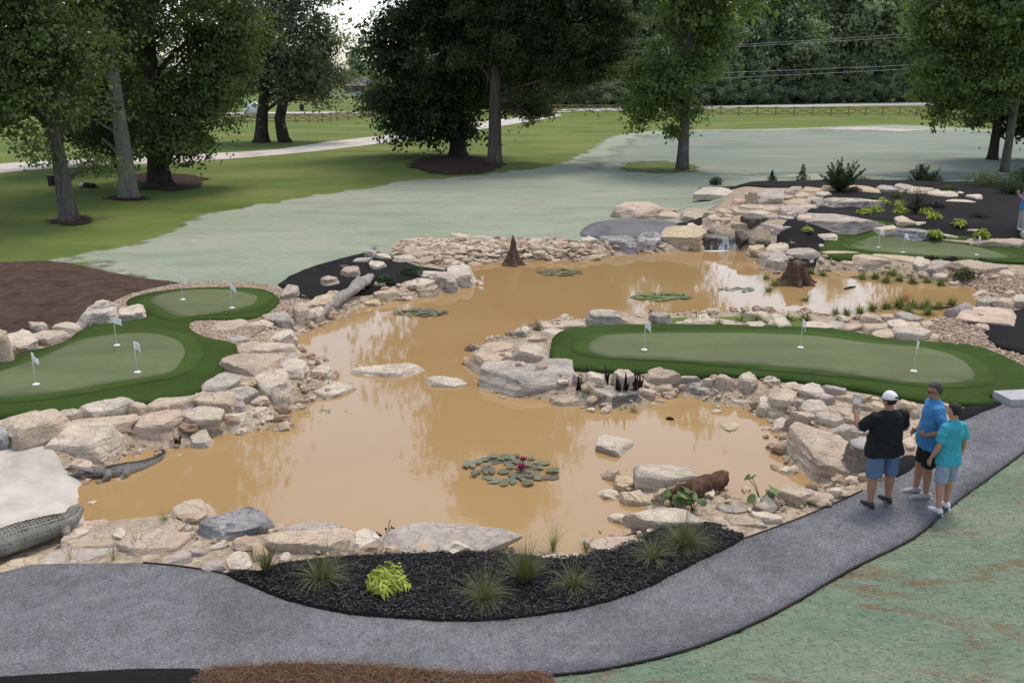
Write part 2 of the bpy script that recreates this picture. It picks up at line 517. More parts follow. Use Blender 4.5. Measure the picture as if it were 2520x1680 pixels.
# -- foliage
def leaf_mat(key, c1, c2, c3, trans=0.38, rough=0.55):
    a = NT(key)
    c = a.ramp(a.attr('tint'), [(0.0, c1), (0.5, c2), (1.0, c3)])
    a.set(Base_Color=c, Roughness=rough, Specular_IOR_Level=0.25)
    tr = a.n('BsdfTranslucent', Color=a.mix(c, (1.3, 1.35, 0.6), 1.0, 'MULTIPLY'))
    mx = a.n('MixShader', Fac=trans)
    a.t.links.new(a.b.outputs[0], mx.inputs[1])
    a.t.links.new(tr.outputs[0], mx.inputs[2])
    a.t.links.new(mx.outputs[0], a.t.nodes['Material Output'].inputs['Surface'])
    M[key] = a.m
leaf_mat('leaf_oak', (0.058, 0.088, 0.036), (0.128, 0.176, 0.066), (0.235, 0.270, 0.115))
leaf_mat('leaf_bright', (0.064, 0.102, 0.032), (0.130, 0.186, 0.058), (0.230, 0.275, 0.105))
leaf_mat('leaf_dark', (0.026, 0.044, 0.024), (0.050, 0.080, 0.038), (0.105, 0.140, 0.066))
leaf_mat('leaf_grey', (0.095, 0.115, 0.082), (0.160, 0.185, 0.132), (0.240, 0.265, 0.195))
leaf_mat('leaf_pine', (0.036, 0.054, 0.028), (0.066, 0.090, 0.040), (0.140, 0.150, 0.064))
leaf_mat('leaf_far_haze', (0.125, 0.170, 0.118), (0.230, 0.285, 0.185), (0.360, 0.400, 0.260))  # pale greyed greens: the wood's distance haze is put into the leaf colour
leaf_mat('leaf_yellow', (0.17, 0.23, 0.03), (0.31, 0.37, 0.05), (0.50, 0.53, 0.11), 0.2)
leaf_mat('leaf_shrub', (0.018, 0.038, 0.018), (0.036, 0.066, 0.034), (0.075, 0.115, 0.060))
leaf_mat('leaf_olive', (0.06, 0.075, 0.035), (0.10, 0.12, 0.055), (0.16, 0.175, 0.09))
leaf_mat('blade_green', (0.060, 0.085, 0.030), (0.120, 0.145, 0.058), (0.27, 0.26, 0.135), 0.2)
leaf_mat('blade_water', (0.085, 0.120, 0.030), (0.175, 0.215, 0.060), (0.32, 0.32, 0.12), 0.2)
leaf_mat('blade_dry', (0.25, 0.20, 0.10), (0.42, 0.35, 0.20), (0.58, 0.50, 0.32), 0.1)
leaf_mat('blade_dark', (0.012, 0.008, 0.009), (0.022, 0.014, 0.015), (0.045, 0.032, 0.030), 0.05, 0.4)
leaf_mat('leaf_lily', (0.150, 0.115, 0.090), (0.150, 0.150, 0.092), (0.205, 0.215, 0.130), 0.1, 0.35)
leaf_mat('leaf_lotus', (0.080, 0.125, 0.045), (0.125, 0.185, 0.065), (0.20, 0.265, 0.10), 0.25)
leaf_mat('chips', (0.006, 0.006, 0.006), (0.020, 0.019, 0.019), (0.085, 0.080, 0.078), 0.0, 0.9)
leaf_mat('straws', (0.07, 0.036, 0.020), (0.135, 0.075, 0.044), (0.23, 0.14, 0.085), 0.0, 0.9)
leaf_mat('stones_tan', (0.28, 0.19, 0.125), (0.46, 0.345, 0.25), (0.62, 0.52, 0.41), 0.0, 0.9)
leaf_mat('stones_grey', (0.145, 0.143, 0.148), (0.205, 0.203, 0.210), (0.30, 0.297, 0.305), 0.0, 0.9)
leaf_mat('fibres', (0.09, 0.135, 0.075), (0.205, 0.26, 0.165), (0.36, 0.375, 0.27), 0.0, 0.9)

# -- bark, wood, fabrics and the rest
def bark(key, c1, c2, c3, sc_=3.0, bump=1.0):
    a = NT(key)
    co = a.obj()
    s = a.scale(co, (1, 1, 0.16))
    f = a.noise(s, sc_ * 3, 8, 0.7, 0.4)
    c = a.ramp(f, [(0.28, c1), (0.5, c2), (0.72, c3)])
    c = a.mix(c, a.ramp(a.noise(co, 1.3, 5), [(0.3, 0.72), (0.7, 1.25)]), 0.8, 'MULTIPLY')
    a.set(Base_Color=c, Roughness=0.95, Specular_IOR_Level=0.1, Normal=a.bump(f, bump, 0.06))
    M[key] = a.m
bark('bark_grey', (0.055, 0.049, 0.043), (0.115, 0.104, 0.091), (0.19, 0.175, 0.155))
bark('bark_pale', (0.11, 0.104, 0.09), (0.19, 0.18, 0.155), (0.28, 0.265, 0.235))
bark('bark_dark', (0.022, 0.018, 0.015), (0.050, 0.043, 0.037), (0.10, 0.088, 0.075))
bark('bark_pine', (0.055, 0.043, 0.038), (0.115, 0.094, 0.083), (0.185, 0.16, 0.145), 2.0)
bark('stump_brown', (0.055, 0.032, 0.022), (0.135, 0.085, 0.060), (0.26, 0.19, 0.145), 5.0)
bark('stump_pale', (0.28, 0.21, 0.14), (0.46, 0.38, 0.28), (0.60, 0.52, 0.42), 8.0)
bark('driftwood', (0.20, 0.17, 0.15), (0.36, 0.32, 0.29), (0.50, 0.46, 0.43), 3.0)
bark('root_wood', (0.050, 0.028, 0.018), (0.135, 0.078, 0.050), (0.25, 0.155, 0.105), 4.0)
bark('stool_bark', (0.15, 0.115, 0.095), (0.26, 0.21, 0.18), (0.36, 0.31, 0.275), 9.0, 0.6)
plain('stool_top', (0.36, 0.33, 0.31), 0.8, 0.15, 14)
plain('fence_wood', (0.36, 0.26, 0.15), 0.9, 0.3, 6)
plain('white_paint', (0.78, 0.78, 0.77), 0.5, 0.04)
plain('flag_cloth', (0.82, 0.83, 0.84), 0.8, 0.04)
plain('flag_pole', (0.66, 0.66, 0.55), 0.5, 0.06)
plain('concrete', (0.40, 0.40, 0.395), 0.9, 0.12, 6, 0.3)
plain('black_edging', (0.022, 0.018, 0.016), 0.6, 0.3)
plain('black_plastic', (0.02, 0.02, 0.02), 0.5, 0.2)
plain('shingle', (0.20, 0.20, 0.205), 0.9, 0.15, 3)
plain('brick_wall', (0.15, 0.12, 0.10), 0.9, 0.2, 3)
plain('glass_dark', (0.03, 0.035, 0.04), 0.15, 0.1, 2, spec=0.5)
plain('asphalt', (0.46, 0.45, 0.43), 0.9, 0.1, 0.5)
plain('wire', (0.50, 0.50, 0.50), 0.4, 0.05)
plain('skin', (0.46, 0.255, 0.175), 0.6, 0.08, 12)
plain('skin_tan', (0.36, 0.19, 0.125), 0.6, 0.08, 12)
plain('hair_dark', (0.022, 0.017, 0.015), 0.6, 0.3, 40, 0.5)
plain('hair_grey', (0.065, 0.055, 0.05), 0.6, 0.3, 40, 0.5)
plain('cloth_black', (0.013, 0.013, 0.015), 0.9, 0.2, 10, 0.2)
plain('cloth_polo', (0.060, 0.225, 0.47), 0.85, 0.10, 5, 0.2)
plain('cloth_teal', (0.055, 0.37, 0.45), 0.85, 0.10, 5, 0.2)
plain('cloth_blue', (0.085, 0.22, 0.50), 0.85, 0.10, 5, 0.2)
plain('denim', (0.105, 0.165, 0.27), 0.9, 0.16, 9, 0.3)
plain('cloth_grey_blue', (0.27, 0.33, 0.41), 0.9, 0.1, 9, 0.2)
plain('khaki', (0.42, 0.38, 0.33), 0.9, 0.1, 9, 0.2)
plain('shoe_white', (0.72, 0.72, 0.72), 0.6, 0.06)
plain('shoe_dark', (0.030, 0.030, 0.034), 0.6, 0.2)
plain('shoe_grey', (0.34, 0.34, 0.35), 0.7, 0.2)
plain('paper', (0.85, 0.85, 0.86), 0.7, 0.02)
plain('sunglass', (0.012, 0.012, 0.014), 0.15, 0.1, spec=0.5)
plain('lily_flower', (0.30, 0.014, 0.10), 0.5, 0.3, 20)
plain('flower_yellow', (0.75, 0.60, 0.08), 0.6, 0.1)
plain('van_white', (0.75, 0.75, 0.76), 0.35, 0.03, spec=0.5)
plain('dog_black', (0.015, 0.015, 0.016), 0.8, 0.2)
plain('flower_red', (0.38, 0.07, 0.03), 0.6, 0.2)

a = NT('croc_pale')
co = a.obj()
c = a.ramp(a.noise(co, 4, 7, 0.65), [(0.3, (0.15, 0.143, 0.12)), (0.55, (0.25, 0.238, 0.20)), (0.8, (0.36, 0.34, 0.285))])
v = a.n('TexVoronoi', Vector=co, Scale=42.0)
a.set(Base_Color=a.mix(c, a.ramp(v.outputs['Distance'], [(0.1, 1.06), (0.5, 0.86)]), 0.8, 'MULTIPLY'), Roughness=0.7, Normal=a.bump(a.math('MULTIPLY', v.outputs['Distance'], -1.0), 0.6, 0.02))
M['croc_pale'] = a.m
plain('scute', (0.055, 0.052, 0.046), 0.8, 0.3, 20)
a = NT('croc_grey')
co = a.obj()
sx = a.n('SeparateXYZ', Vector=a.n('TexCoord').outputs['Object'])
band = a.ramp(a.noise(a.scale(co, (5, 1.2, 0.5)), 1.6, 4, 0.6), [(0.45, 0.0), (0.53, 1.0)])
up = a.ramp(sx.outputs['Z'], [(0.02, 1.0), (0.085, 0.0)])
c = a.mix((0.165, 0.155, 0.140), (0.43, 0.38, 0.32), a.math('MULTIPLY', band, up))
v = a.n('TexVoronoi', Vector=co, Scale=40.0)
a.set(Base_Color=c, Roughness=0.5, Normal=a.bump(a.math('MULTIPLY', v.outputs['Distance'], -1.0), 0.7, 0.02))
M['croc_grey'] = a.m

a = NT('falling_water')
co = a.obj()
f = a.noise(a.scale(co, (3.2, 3.2, 0.25)), 2.5, 5, 0.6)
a.set(Base_Color=(0.72, 0.74, 0.74), Roughness=0.15, Specular_IOR_Level=0.5)
tr = a.n('BsdfTransparent')
mx = a.n('MixShader', Fac=a.ramp(f, [(0.42, 0.04), (0.57, 0.8)]))
a.t.links.new(tr.outputs[0], mx.inputs[1]); a.t.links.new(a.b.outputs[0], mx.inputs[2])
a.t.links.new(mx.outputs[0], a.t.nodes['Material Output'].inputs['Surface'])
M['falls'] = a.m
plain('foam', (0.70, 0.67, 0.62), 0.5, 0.08, 6, 0.4)

# ------------------------------------------------------------------ terrain
def axis(a, b, step, lo, hi, g=1.16):
    v = list(np.arange(a, b + 1e-6, step))
    s, x = step, v[-1]
    while x < hi:
        s *= g
        x += s
        v.append(x)
    s, x = step, v[0]
    pre = []
    while x > lo:
        s *= g
        x -= s
        pre.append(x)
    return np.array(pre[::-1] + v)

xs = axis(-22, 28, 0.25, -900, 900)
ys = axis(7, 48, 0.25, -120, 1800)
X, Y = np.meshgrid(xs, ys)
PG = np.stack([X.ravel(), Y.ravel()], 1)
ZG = hgt(PG)
nx, ny = len(xs), len(ys)
i0 = (np.arange(ny - 1)[:, None] * nx + np.arange(nx - 1)[None, :]).ravel()
FG = np.stack([i0, i0 + 1, i0 + nx + 1, i0 + nx], 1)
sdg = pond_sd(PG)
bank = 1.0 - sstep(0.9, 1.7, sdg)
for bp in (D([(1480,855),(1800,868),(2100,915),(2230,935),(2200,968),(2060,1085),(1980,1132),(1700,1245),(1560,1200),(1500,1150),(1700,1140),(1880,1118),(1780,1000),(1700,930)]),
           D([(-100,1235),(200,1210),(480,1190),(700,1220),(900,1270),(640,1330),(440,1312),(250,1300),(-100,1310)]),
           D([(1300,560),(1420,505),(1600,450),(1900,430),(1900,600),(1700,590),(1400,590)], 0.2), D([(880,560),(1100,540),(1420,560),(1400,600),(1060,620),(900,620)]),
           D([(1840,600),(2100,590),(2400,615),(2400,720),(2250,740),(2100,790),(1900,760),(1850,720),(2200,720),(2260,690),(2200,640),(1850,640)]),
           D([(480,930),(0,970),(-100,980),(-100,1050),(200,1080),(420,1040),(640,960),(760,900),(700,790),(560,760),(430,745),(440,775),(545,800),(530,840)]),
           D([(600,720),(700,680),(900,680),(1100,620),(1100,660),(850,710),(700,780)]), D([(1060,800),(1180,755),(1320,745),(1270,780),(1262,830),(1360,860),(1500,865),(1500,930),(1150,915)]),
           D([(-100,800),(150,740),(340,700),(340,740),(150,790),(-100,850)])):
    nb_ = (np.abs(PG[:, 0]) < 45) & (PG[:, 1] > 3) & (PG[:, 1] < 65)
    bank[nb_] = np.maximum(bank[nb_], 1.0 - sstep(-0.3, 0.5, sdist(PG[nb_], bp)))
me = mesh_np('ground', np.column_stack([PG, ZG]), FG, True, {'bank': bank})
link('ground', me, M['lawn'], label='mown green lawn running from the pond to the far road', cat='lawn', kind='structure')

# pond surface: every cell of the same grid that lies within the banks
near = (np.abs(X.ravel()) < 40) & (Y.ravel() < 60)
cell = sdg < 0.55
keep = cell[FG].any(1) & near[FG].all(1)
idx = np.unique(FG[keep])
mp = -np.ones(len(PG), int)
mp[idx] = np.arange(len(idx))
link('pond_water', mesh_np('pond_water', np.column_stack([PG[idx], np.full(len(idx), ZW)]), mp[FG[keep]]), M['water'],
     label='muddy tan pond water with pale sky reflections', cat='pond', kind='structure')

def jitter_poly(P, step, amp, seed):
    """resample a closed outline and roughen it"""
    out = []
    n = len(P)
    for i in range(n):
        a, b = P[i], P[(i + 1) % n]
        L = np.linalg.norm(b - a)
        k = max(1, min(60, int(L / step)))
        for j in range(k):
            p = a + (b - a) * j / k
            q = Vector((p[0] / max(step * 4, 0.1), p[1] / max(step * 4, 0.1), seed * 5.1))
            v = noise.noise_vector(q) * 0.7 + noise.noise_vector(q * 3.1) * 0.5
            out.append(p + np.array((v.x, v.y)) * amp)
    return np.array(out)

def overlay(name, poly, mat, off, grid=0.4, skirt=0.0, amp=0.0, step=0.3, smooth=3, seed=1, parent=None, **kw):
    P = np.asarray(poly, float)
    if smooth:
        P = smooth_poly(P, smooth)
    if amp:
        P = jitter_poly(P, step, amp, seed)
    nb = len(P)
    x0, y0 = P.min(0)
    x1, y1 = P.max(0)
    gx, gy = np.meshgrid(np.arange(x0 + grid / 2, x1, grid), np.arange(y0 + grid / 2, y1, grid))
    I = np.stack([gx.ravel(), gy.ravel()], 1)
    I = I[sdist(I, P) < -grid * 0.3] if len(I) else I
    allp = np.vstack([P, I]) if len(I) else P
    vs, es, fs, *_ = delaunay_2d_cdt([Vector((float(a), float(b))) for a, b in allp], [], [list(range(nb))], 1, 1e-5)
    V2 = np.array([(v.x, v.y) for v in vs])
    Z = hgt(V2) + off
    V = np.column_stack([V2, Z]).tolist()
    F = [list(f) for f in fs]
    if skirt:
        cnt = {}
        for f in F:
            for i in range(len(f)):
                e = (f[i], f[(i + 1) % len(f)])
                cnt[e] = 1
        bnd = [e for e in cnt if (e[1], e[0]) not in cnt]
        low = {}
        for a_, b_ in bnd:
            for q in (a_, b_):
                if q not in low:
                    low[q] = len(V)
                    V.append([V[q][0], V[q][1], V[q][2] - skirt])
        F += [[b_, a_, low[a_], low[b_]] for a_, b_ in bnd]
    me = bpy.data.meshes.new(name)
    me.from_pydata(V, [], F)
    me.polygons.foreach_set('use_smooth', np.full(len(me.polygons), True))
    if mat.name in ('seed_far', 'seed_wet', 'seed_near', 'patch_grass', 'sand_patch', 'red_mulch'):
        ed = np.zeros(len(V))
        ed[:len(V2)] = np.clip(-sdist(V2, P), 0, 12)
        at_ = me.attributes.new('edge', 'FLOAT', 'POINT')
        at_.data.foreach_set('value', ed.astype(np.float32))
    me.update()
    return link(name, me, mat, parent, **kw)

SEED_FAR = D([(95,602),(200,578),(340,545),(450,492),(600,466),(720,448),(850,428),(905,414),(1050,406),(1200,388),(1290,370),(1350,340),(1400,312),(1500,300),(1700,297),
 (1850,293),(2060,286),(2260,297),(2352,303),(2700,312),(2700,455),(2352,455),(1900,460),(1700,470),(1660,500),(1500,545),(1420,575),(1330,580),(1100,580),(960,590),(900,610),(820,620),(740,640),(690,680),(560,690),(420,680),(300,650),(200,618)])
overlay('hydroseed', SEED_FAR, M['seed_far'], 0.012, 1.5, 0, 0.45, 0.35, 2, 3, label='pale green hydroseeded ground sloping down behind the pond', cat='hydroseed', kind='structure')
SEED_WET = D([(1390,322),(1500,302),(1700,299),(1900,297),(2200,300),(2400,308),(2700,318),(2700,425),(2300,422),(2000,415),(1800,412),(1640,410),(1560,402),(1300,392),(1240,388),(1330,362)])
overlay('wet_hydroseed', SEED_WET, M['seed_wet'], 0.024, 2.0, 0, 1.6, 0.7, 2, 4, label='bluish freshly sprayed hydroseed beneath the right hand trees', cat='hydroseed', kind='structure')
overlay('sand_strip', D([(1850,296),(1950,292),(2060,294),(2150,300),(2080,303),(1980,300),(1900,298)]), M['sand_patch'], 0.036, 1.2, 0, 1.2, 0.8, 2, 5, label='bare pale sand strip by the far rail fence', cat='sand', kind='structure')
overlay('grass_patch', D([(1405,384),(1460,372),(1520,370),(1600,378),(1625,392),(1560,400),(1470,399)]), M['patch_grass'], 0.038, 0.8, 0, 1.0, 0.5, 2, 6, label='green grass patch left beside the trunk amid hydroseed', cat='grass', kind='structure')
SEED_NEAR = D([(2700,800),(2560,880),(2400,1003),(2340,1047),(2200,1152),(2100,1237),(1950,1312),(1780,1412),(1600,1492),(1400,1541),(1250,1557),(1180,1600),(1200,1750),(2700,1750)])
overlay('near_hydroseed', SEED_NEAR, M['seed_near'], 0.015, 0.4, 0, 0.03, 0.2, 3, 7, label='patchy green hydroseed over brown soil beside the path', cat='hydroseed', kind='structure')
SOIL = D([(-200,608),(-60,606),(95,601),(200,614),(300,636),(420,652),(400,668),(330,688),(260,712),(200,740),(120,770),(60,800),(-60,850),(-200,860)])
overlay('soil_bed', SOIL, M['soil'], 0.025, 0.5, 0, 0.12, 0.3, 2, 8, label='bare brown soil beside the lower putting green', cat='soil', kind='structure')
DRIVE = D([(-300,400),(0,377),(100,369),(300,361),(500,352),(640,343),(760,325),(880,312),(980,298),(1080,284),(1150,274),(1260,261),(1290,266),(1190,284),(1100,298),(1000,309),(960,318),(880,329),(760,344),(640,356),(480,369),(300,379),(100,389),(0,398),(-300,424)])
overlay('driveway', DRIVE, M['drive'], 0.02, 3.0, 0, 0.18, 0.8, 2, 9, label='pale gravel driveway crossing the lawn', cat='driveway', kind='structure')
ROAD_R = np.array([unproj(x, y) for x, y in [(1290,272),(1500,267),(1750,262),(2000,257),(2300,252),(2900,246),(2900,252),(2300,258),(2000,263),(1750,268),(1500,273),(1290,279)]])
overlay('far_road', ROAD_R, M['asphalt'], 0.03, 8.0, 0, 0, 1, 0, 1, label='pale road running behind the long rail fence', cat='road', kind='structure')
ROAD_L = np.array([unproj(x, y) for x, y in [(200,282),(690,276),(900,275),(1060,268),(1060,272),(900,279),(690,280),(200,287)]])
overlay('side_road', ROAD_L, M['asphalt'], 0.03, 8.0, 0, 0, 1, 0, 1, label='pale side road beyond the curved rail fence', cat='road', kind='structure')

PATH = D([(-200,1318),(-40,1308),(100,1300),(250,1298),(330,1298),(440,1310),(550,1332),(650,1374),(800,1408),(1000,1424),(1150,1425),(1300,1408),(1450,1368),(1600,1293),(1700,1245),(1850,1190),(1980,1132),(2060,1085),
 (2130,1040),(2200,968),(2260,946),(2300,932),(2400,905),(2560,850),(2640,820),(2700,800),(2560,880),(2400,1003),(2340,1047),(2200,1152),(2100,1237),(1950,1312),(1780,1412),(1600,1492),(1400,1541),(1250,1557),(1000,1600),(600,1640),(-200,1660)])
path = overlay('gravel_path', PATH, M['path_gravel'], 0.03, 0.35, 0.08, 0.02, 0.12, 3, 11, label='curving grey gravel path round the front of the pond', cat='path', kind='structure')

def edge_strip(pts, off, h=0.07, t=0.012, name='edging'):
    P = np.asarray(pts)
    n = len(P)
    Q = []
    for i in range(n - 1):
        p0, p1, p2, p3 = P[max(i - 1, 0)], P[i], P[i + 1], P[min(i + 2, n - 1)]
        for j in range(6):
            s = j / 6
            Q.append(0.5 * ((2 * p1) + (-p0 + p2) * s + (2 * p0 - 5 * p1 + 4 * p2 - p3) * s * s + (-p0 + 3 * p1 - 3 * p2 + p3) * s ** 3))
    Q.append(P[-1])
    Q = np.array(Q)
    z = hgt(Q) + off
    bm = bmesh.new()
    bm_tube(bm, [Vector((a, b, c)) for (a, b), c in zip(Q, z)], [(t, h)] * len(Q), 6, Vector((0, 1, 0)))
    return link(name, mesh_bm(name, bm), M['black_edging'], path)
edge_strip(D([(2560,881),(2400,1004),(2340,1048),(2200,1153),(2100,1238),(1950,1313),(1780,1413),(1600,1493),(1400,1542),(1250,1558)]), 0.03, 0.024, 0.014)
edge_strip(D([(330,1297),(440,1309),(550,1331),(650,1373),(800,1407),(1000,1423),(1150,1424)]), 0.03, 0.02, 0.012)
edge_strip(D([(1700,1244),(1850,1189),(1980,1131)]), 0.03, 0.02, 0.012)

MULCH_F = D([(520,1322),(600,1316),(640,1300),(760,1285),(850,1280),(950,1275),(1180,1270),(1250,1285),(1330,1280),(1380,1255),(1450,1238),(1540,1212),(1600,1203),(1660,1212),(1708,1240),(1600,1296),(1450,1371),(1300,1411),(1150,1428),(1000,1427),(800,1412),(650,1378)])
overlay('mulch_bed', MULCH_F, M['mulch'], 0.05, 0.25, 0.1, 0.03, 0.1, 3, 12, label='black mulch bed with grass tufts beside the path', cat='mulch bed', kind='structure')
MULCH_U = D([(1600,428),(1640,418),(1750,418),(1900,424),(2100,428),(2200,433),(2352,438),(2600,445),(2600,590),(2352,570),(2160,552),(2010,540),(1900,552),(1868,590),(1800,575),(1785,545),(1840,520),(1880,490),(1890,455),(1760,452),(1700,445)], 0.3)
overlay('mulch_slope', MULCH_U, M['mulch'], 0.05, 0.5, 0.05, 0.06, 0.2, 2, 13, label='black mulch slope with lime shrubs above the far green', cat='mulch bed', kind='structure')
MULCH_L = D([(640,656),(700,622),(760,602),(850,580),(890,588),(960,614),(1040,628),(960,642),(850,668),(740,690),(690,690)])
overlay('mulch_pocket', MULCH_L, M['mulch'], 0.05, 0.3, 0.05, 0.05, 0.2, 2, 14, label='small black mulch pocket between rocks and driftwood log', cat='mulch bed', kind='structure')
MULCH_R = D([(2262,770),(2280,735),(2352,712),(2600,700),(2600,840),(2420,850),(2340,812),(2290,800)])
overlay('mulch_corner', MULCH_R, M['mulch'], 0.05, 0.4, 0.05, 0.05, 0.2, 2, 15, label='black mulch at the pond corner beside pink gravel', cat='mulch bed', kind='structure')
MULCH_S = D([(2195,955),(2220,940),(2275,928),(2300,934),(2250,952),(2205,972)])
overlay('mulch_edge', MULCH_S, M['mulch'], 0.052, 0.3, 0.05, 0.03, 0.15, 2, 16, label='narrow black mulch strip by the concrete slab', cat='mulch bed', kind='structure')
overlay('mulch_gap', D([(2035,1080),(2080,1052),(2102,1055),(2100,1075),(2060,1100)]), M['mulch'], 0.054, 0.3, 0.05, 0.03, 0.15, 2, 17, label='dark mulch gap between rubble and path near the men', cat='mulch bed', kind='structure')
overlay('mulch_nook', D([(1550,512),(1600,505),(1612,522),(1580,535),(1548,528)], 0.1), M['mulch'], 0.06, 0.3, 0.05, 0.03, 0.15, 2, 18, label='black mulch nook beside the small grey gravel pad', cat='mulch bed', kind='structure')
overlay('gravel_pad', D([(1333,538),(1358,517),(1420,507),(1500,507),(1550,514),(1554,526),(1500,542),(1430,550),(1350,546)]), M['path_gravel'], 0.06, 0.4, 0.1, 0.03, 0.2, 3, 19, label='small round grey gravel pad beside the waterfall', cat='gravel pad', kind='structure')
SAND = D([(-200,1060),(0,1046),(60,1039),(110,1042),(150,1070),(192,1085),(188,1110),(186,1160),(200,1208),(100,1228),(0,1240),(-200,1265)], -0.1)
overlay('sand_beach', SAND, M['sand'], 0.03, 0.3, 0.05, 0.05, 0.2, 3, 20, label='pale sand beach sloping into the pond', cat='beach', kind='structure')
STRAW = D([(430,1600),(470,1546),(560,1534),(680,1528),(800,1532),(900,1536),(1050,1552),(1180,1556),(1260,1558),(1300,1700),(430,1700)])
overlay('straw_mound', STRAW, M['pine_straw'], 0.05, 0.2, 0.10, 0.05, 0.12, 2, 21, label='brown pine straw mounded at the near path edge', cat='pine straw', kind='structure')
overlay('mulch_margin', D([(-200,1575),(0,1568),(180,1556),(460,1545),(480,1600),(480,1720),(-200,1720)]), M['mulch'], 0.06, 0.25, 0.1, 0.02, 0.12, 2, 22, label='black mulch strip along the near path edge', cat='mulch bed', kind='structure')
GRAV_R = D([(2070,648),(2200,628),(2352,632),(2480,640),(2480,705),(2352,712),(2275,735),(2258,770),(2290,803),(2345,818),(2480,880),(2480,900),(2330,838),(2200,798),(2120,790),(2060,775),(2000,760),(2140,738),(2230,715),(2262,690),(2230,665)])
overlay('pink_gravel', GRAV_R, M['tan_gravel'], 0.02, 0.3, 0.0, 0.05, 0.2, 2, 23, label='pinkish gravel round the right hand pond corner', cat='gravel', kind='structure')
GRAV_L = D([(250,705),(300,678),(400,655),(480,648),(600,652),(660,668),(720,690),(690,720),(620,750),(560,790),(640,800),(560,820),(520,790),(430,775),(425,745),(540,725),(600,705),(600,690),(520,672),(420,675),(330,690),(300,715)])
overlay('border_gravel', GRAV_L, M['tan_gravel'], 0.03, 0.3, 0.0, 0.04, 0.2, 2, 24, label='tan gravel border round the kidney shaped putting green', cat='gravel', kind='structure')
for (bx, by, rx, ry, lab) in ((165,508,70,12,'dark bark mulch ring round the leftmost trunk'), (300,456,52,8,'thin bark mulch ring round the pale trunk'), (375,418,108,22,'dark mulch mound round the thick black trunk'), (1050,380,118,22,'reddish mulch ring shared by dark tree and pine')):
    overlay('mulch_ring', D([(bx + rx * math.cos(q), by + ry * math.sin(q)) for q in np.linspace(0, 2 * math.pi, 14)[:-1]]), M['red_mulch'], 0.05, 0.6, 0.0, 0.6, 0.45, 2, 25 + bx % 7, label=lab, cat='mulch ring', kind='structure')

def green(fr, inner, lab):
    F_ = D(fr)
    g = overlay('putting_green', F_, M['turf_fringe'], 0.075, 0.35, 0.14, 0.015, 0.15, 3, 31, label=lab, cat='putting green', kind='structure')
    for P in inner:
        Q = D(P)
        c = Q.mean(0)
        v = Q - c
        L = np.linalg.norm(v, axis=1, keepdims=True)
        C = c + v * (1 + 0.42 / L)
        sd = sdist(C, smooth_poly(F_, 3))
        C = np.where((sd > -0.12)[:, None], c + v * (1 + 0.08 / L), C)
        overlay('turf_collar', C, M['turf_collar'], 0.083, 0.4, 0.01, 0.0, 0.15, 3, 32, parent=g)
        overlay('putting_surface', Q, M['turf_putting'], 0.090, 0.4, 0.01, 0.0, 0.15, 3, 33, parent=g)
    return g
FR_L = [(-200,870),(0,832),(60,815),(150,790),(200,757),(330,738),(322,722),(290,700),(330,681),(420,667),(520,663),(600,668),(641,690),(630,712),(590,734),(540,739),(450,740),(436,760),(470,780),(542,797),(530,832),(490,880),(465,908),(330,932),(200,948),(100,958),(0,966),(-200,985)]
green(FR_L, [[(345,698),(370,682),(440,671),(520,670),(580,682),(592,692),(575,708),(520,722),(450,733),(410,735),(385,726),(365,712)],
 [(-200,930),(0,863),(100,826),(180,791),(260,776),(340,774),(400,786),(425,810),(415,840),(380,867),(260,885),(150,905),(60,917),(0,921),(-200,938)]], 'kidney shaped putting green with two cut surfaces beside brown soil')
FR_R = [(1264,805),(1275,775),(1320,757),(1450,751),(1600,752),(1800,755),(1900,758),(1960,766),(2060,786),(2150,791),(2240,801),(2310,826),(2400,872),(2500,930),(2352,916),(2270,916),(2282,932),(2220,936),(2100,926),(1950,897),(1800,877),(1700,869),(1500,862),(1350,856),(1290,846),(1265,826)]
green(FR_R, [[(1350,806),(1365,786),(1410,774),(1600,773),(1800,775),(1900,781),(2000,795),(2100,803),(2170,818),(2215,840),(2236,868),(2222,885),(2150,892),(2050,885),(1900,861),(1750,846),(1600,838),(1450,832),(1380,825)]], 'long putting green on the peninsula in the pond')
FR_F = [(1880,582),(1905,562),(1960,547),(2060,554),(2200,568),(2352,580),(2600,594),(2600,622),(2352,608),(2200,602),(2000,598),(1900,594)]
green(FR_F, [[(1955,571),(1975,563),(2030,560),(2120,567),(2230,577),(2300,589),(2310,596),(2250,597),(2120,591),(2000,582)]], 'far narrow putting green below the boulder wall')

# concrete slab at the end of the near green
p = GD(2345, 934)
bm = bmesh.new()
bm_box(bm, (p.x + 0.42, p.y + 0.30, 0.08), (1.45, 0.55, 0.2), R(8), 0, 0.015)
link('concrete_slab', mesh_bm('concrete_slab', bm, False), M['concrete'], label='pale concrete step slab between putting green and path', cat='slab')

# ------------------------------------------------------------------ loose stones, chips and fibres
ICO = {}
def ico(k):
    if k not in ICO:
        b = bmesh.new()
        bmesh.ops.create_icosphere(b, subdivisions=k, radius=1)
        b.verts.ensure_lookup_table()
        ICO[k] = (np.array([v.co[:] for v in b.verts]), np.array([[v.index for v in f.verts] for f in b.faces]))
        b.free()
    return ICO[k]
OCT = (np.array([(1, 0, 0), (-1, 0, 0), (0, 1, 0), (0, -1, 0), (0, 0, 1), (0, 0, -1)], float),
       np.array([(0, 2, 4), (2, 1, 4), (1, 3, 4), (3, 0, 4), (2, 0, 5), (1, 2, 5), (3, 1, 5), (0, 3, 5)]))

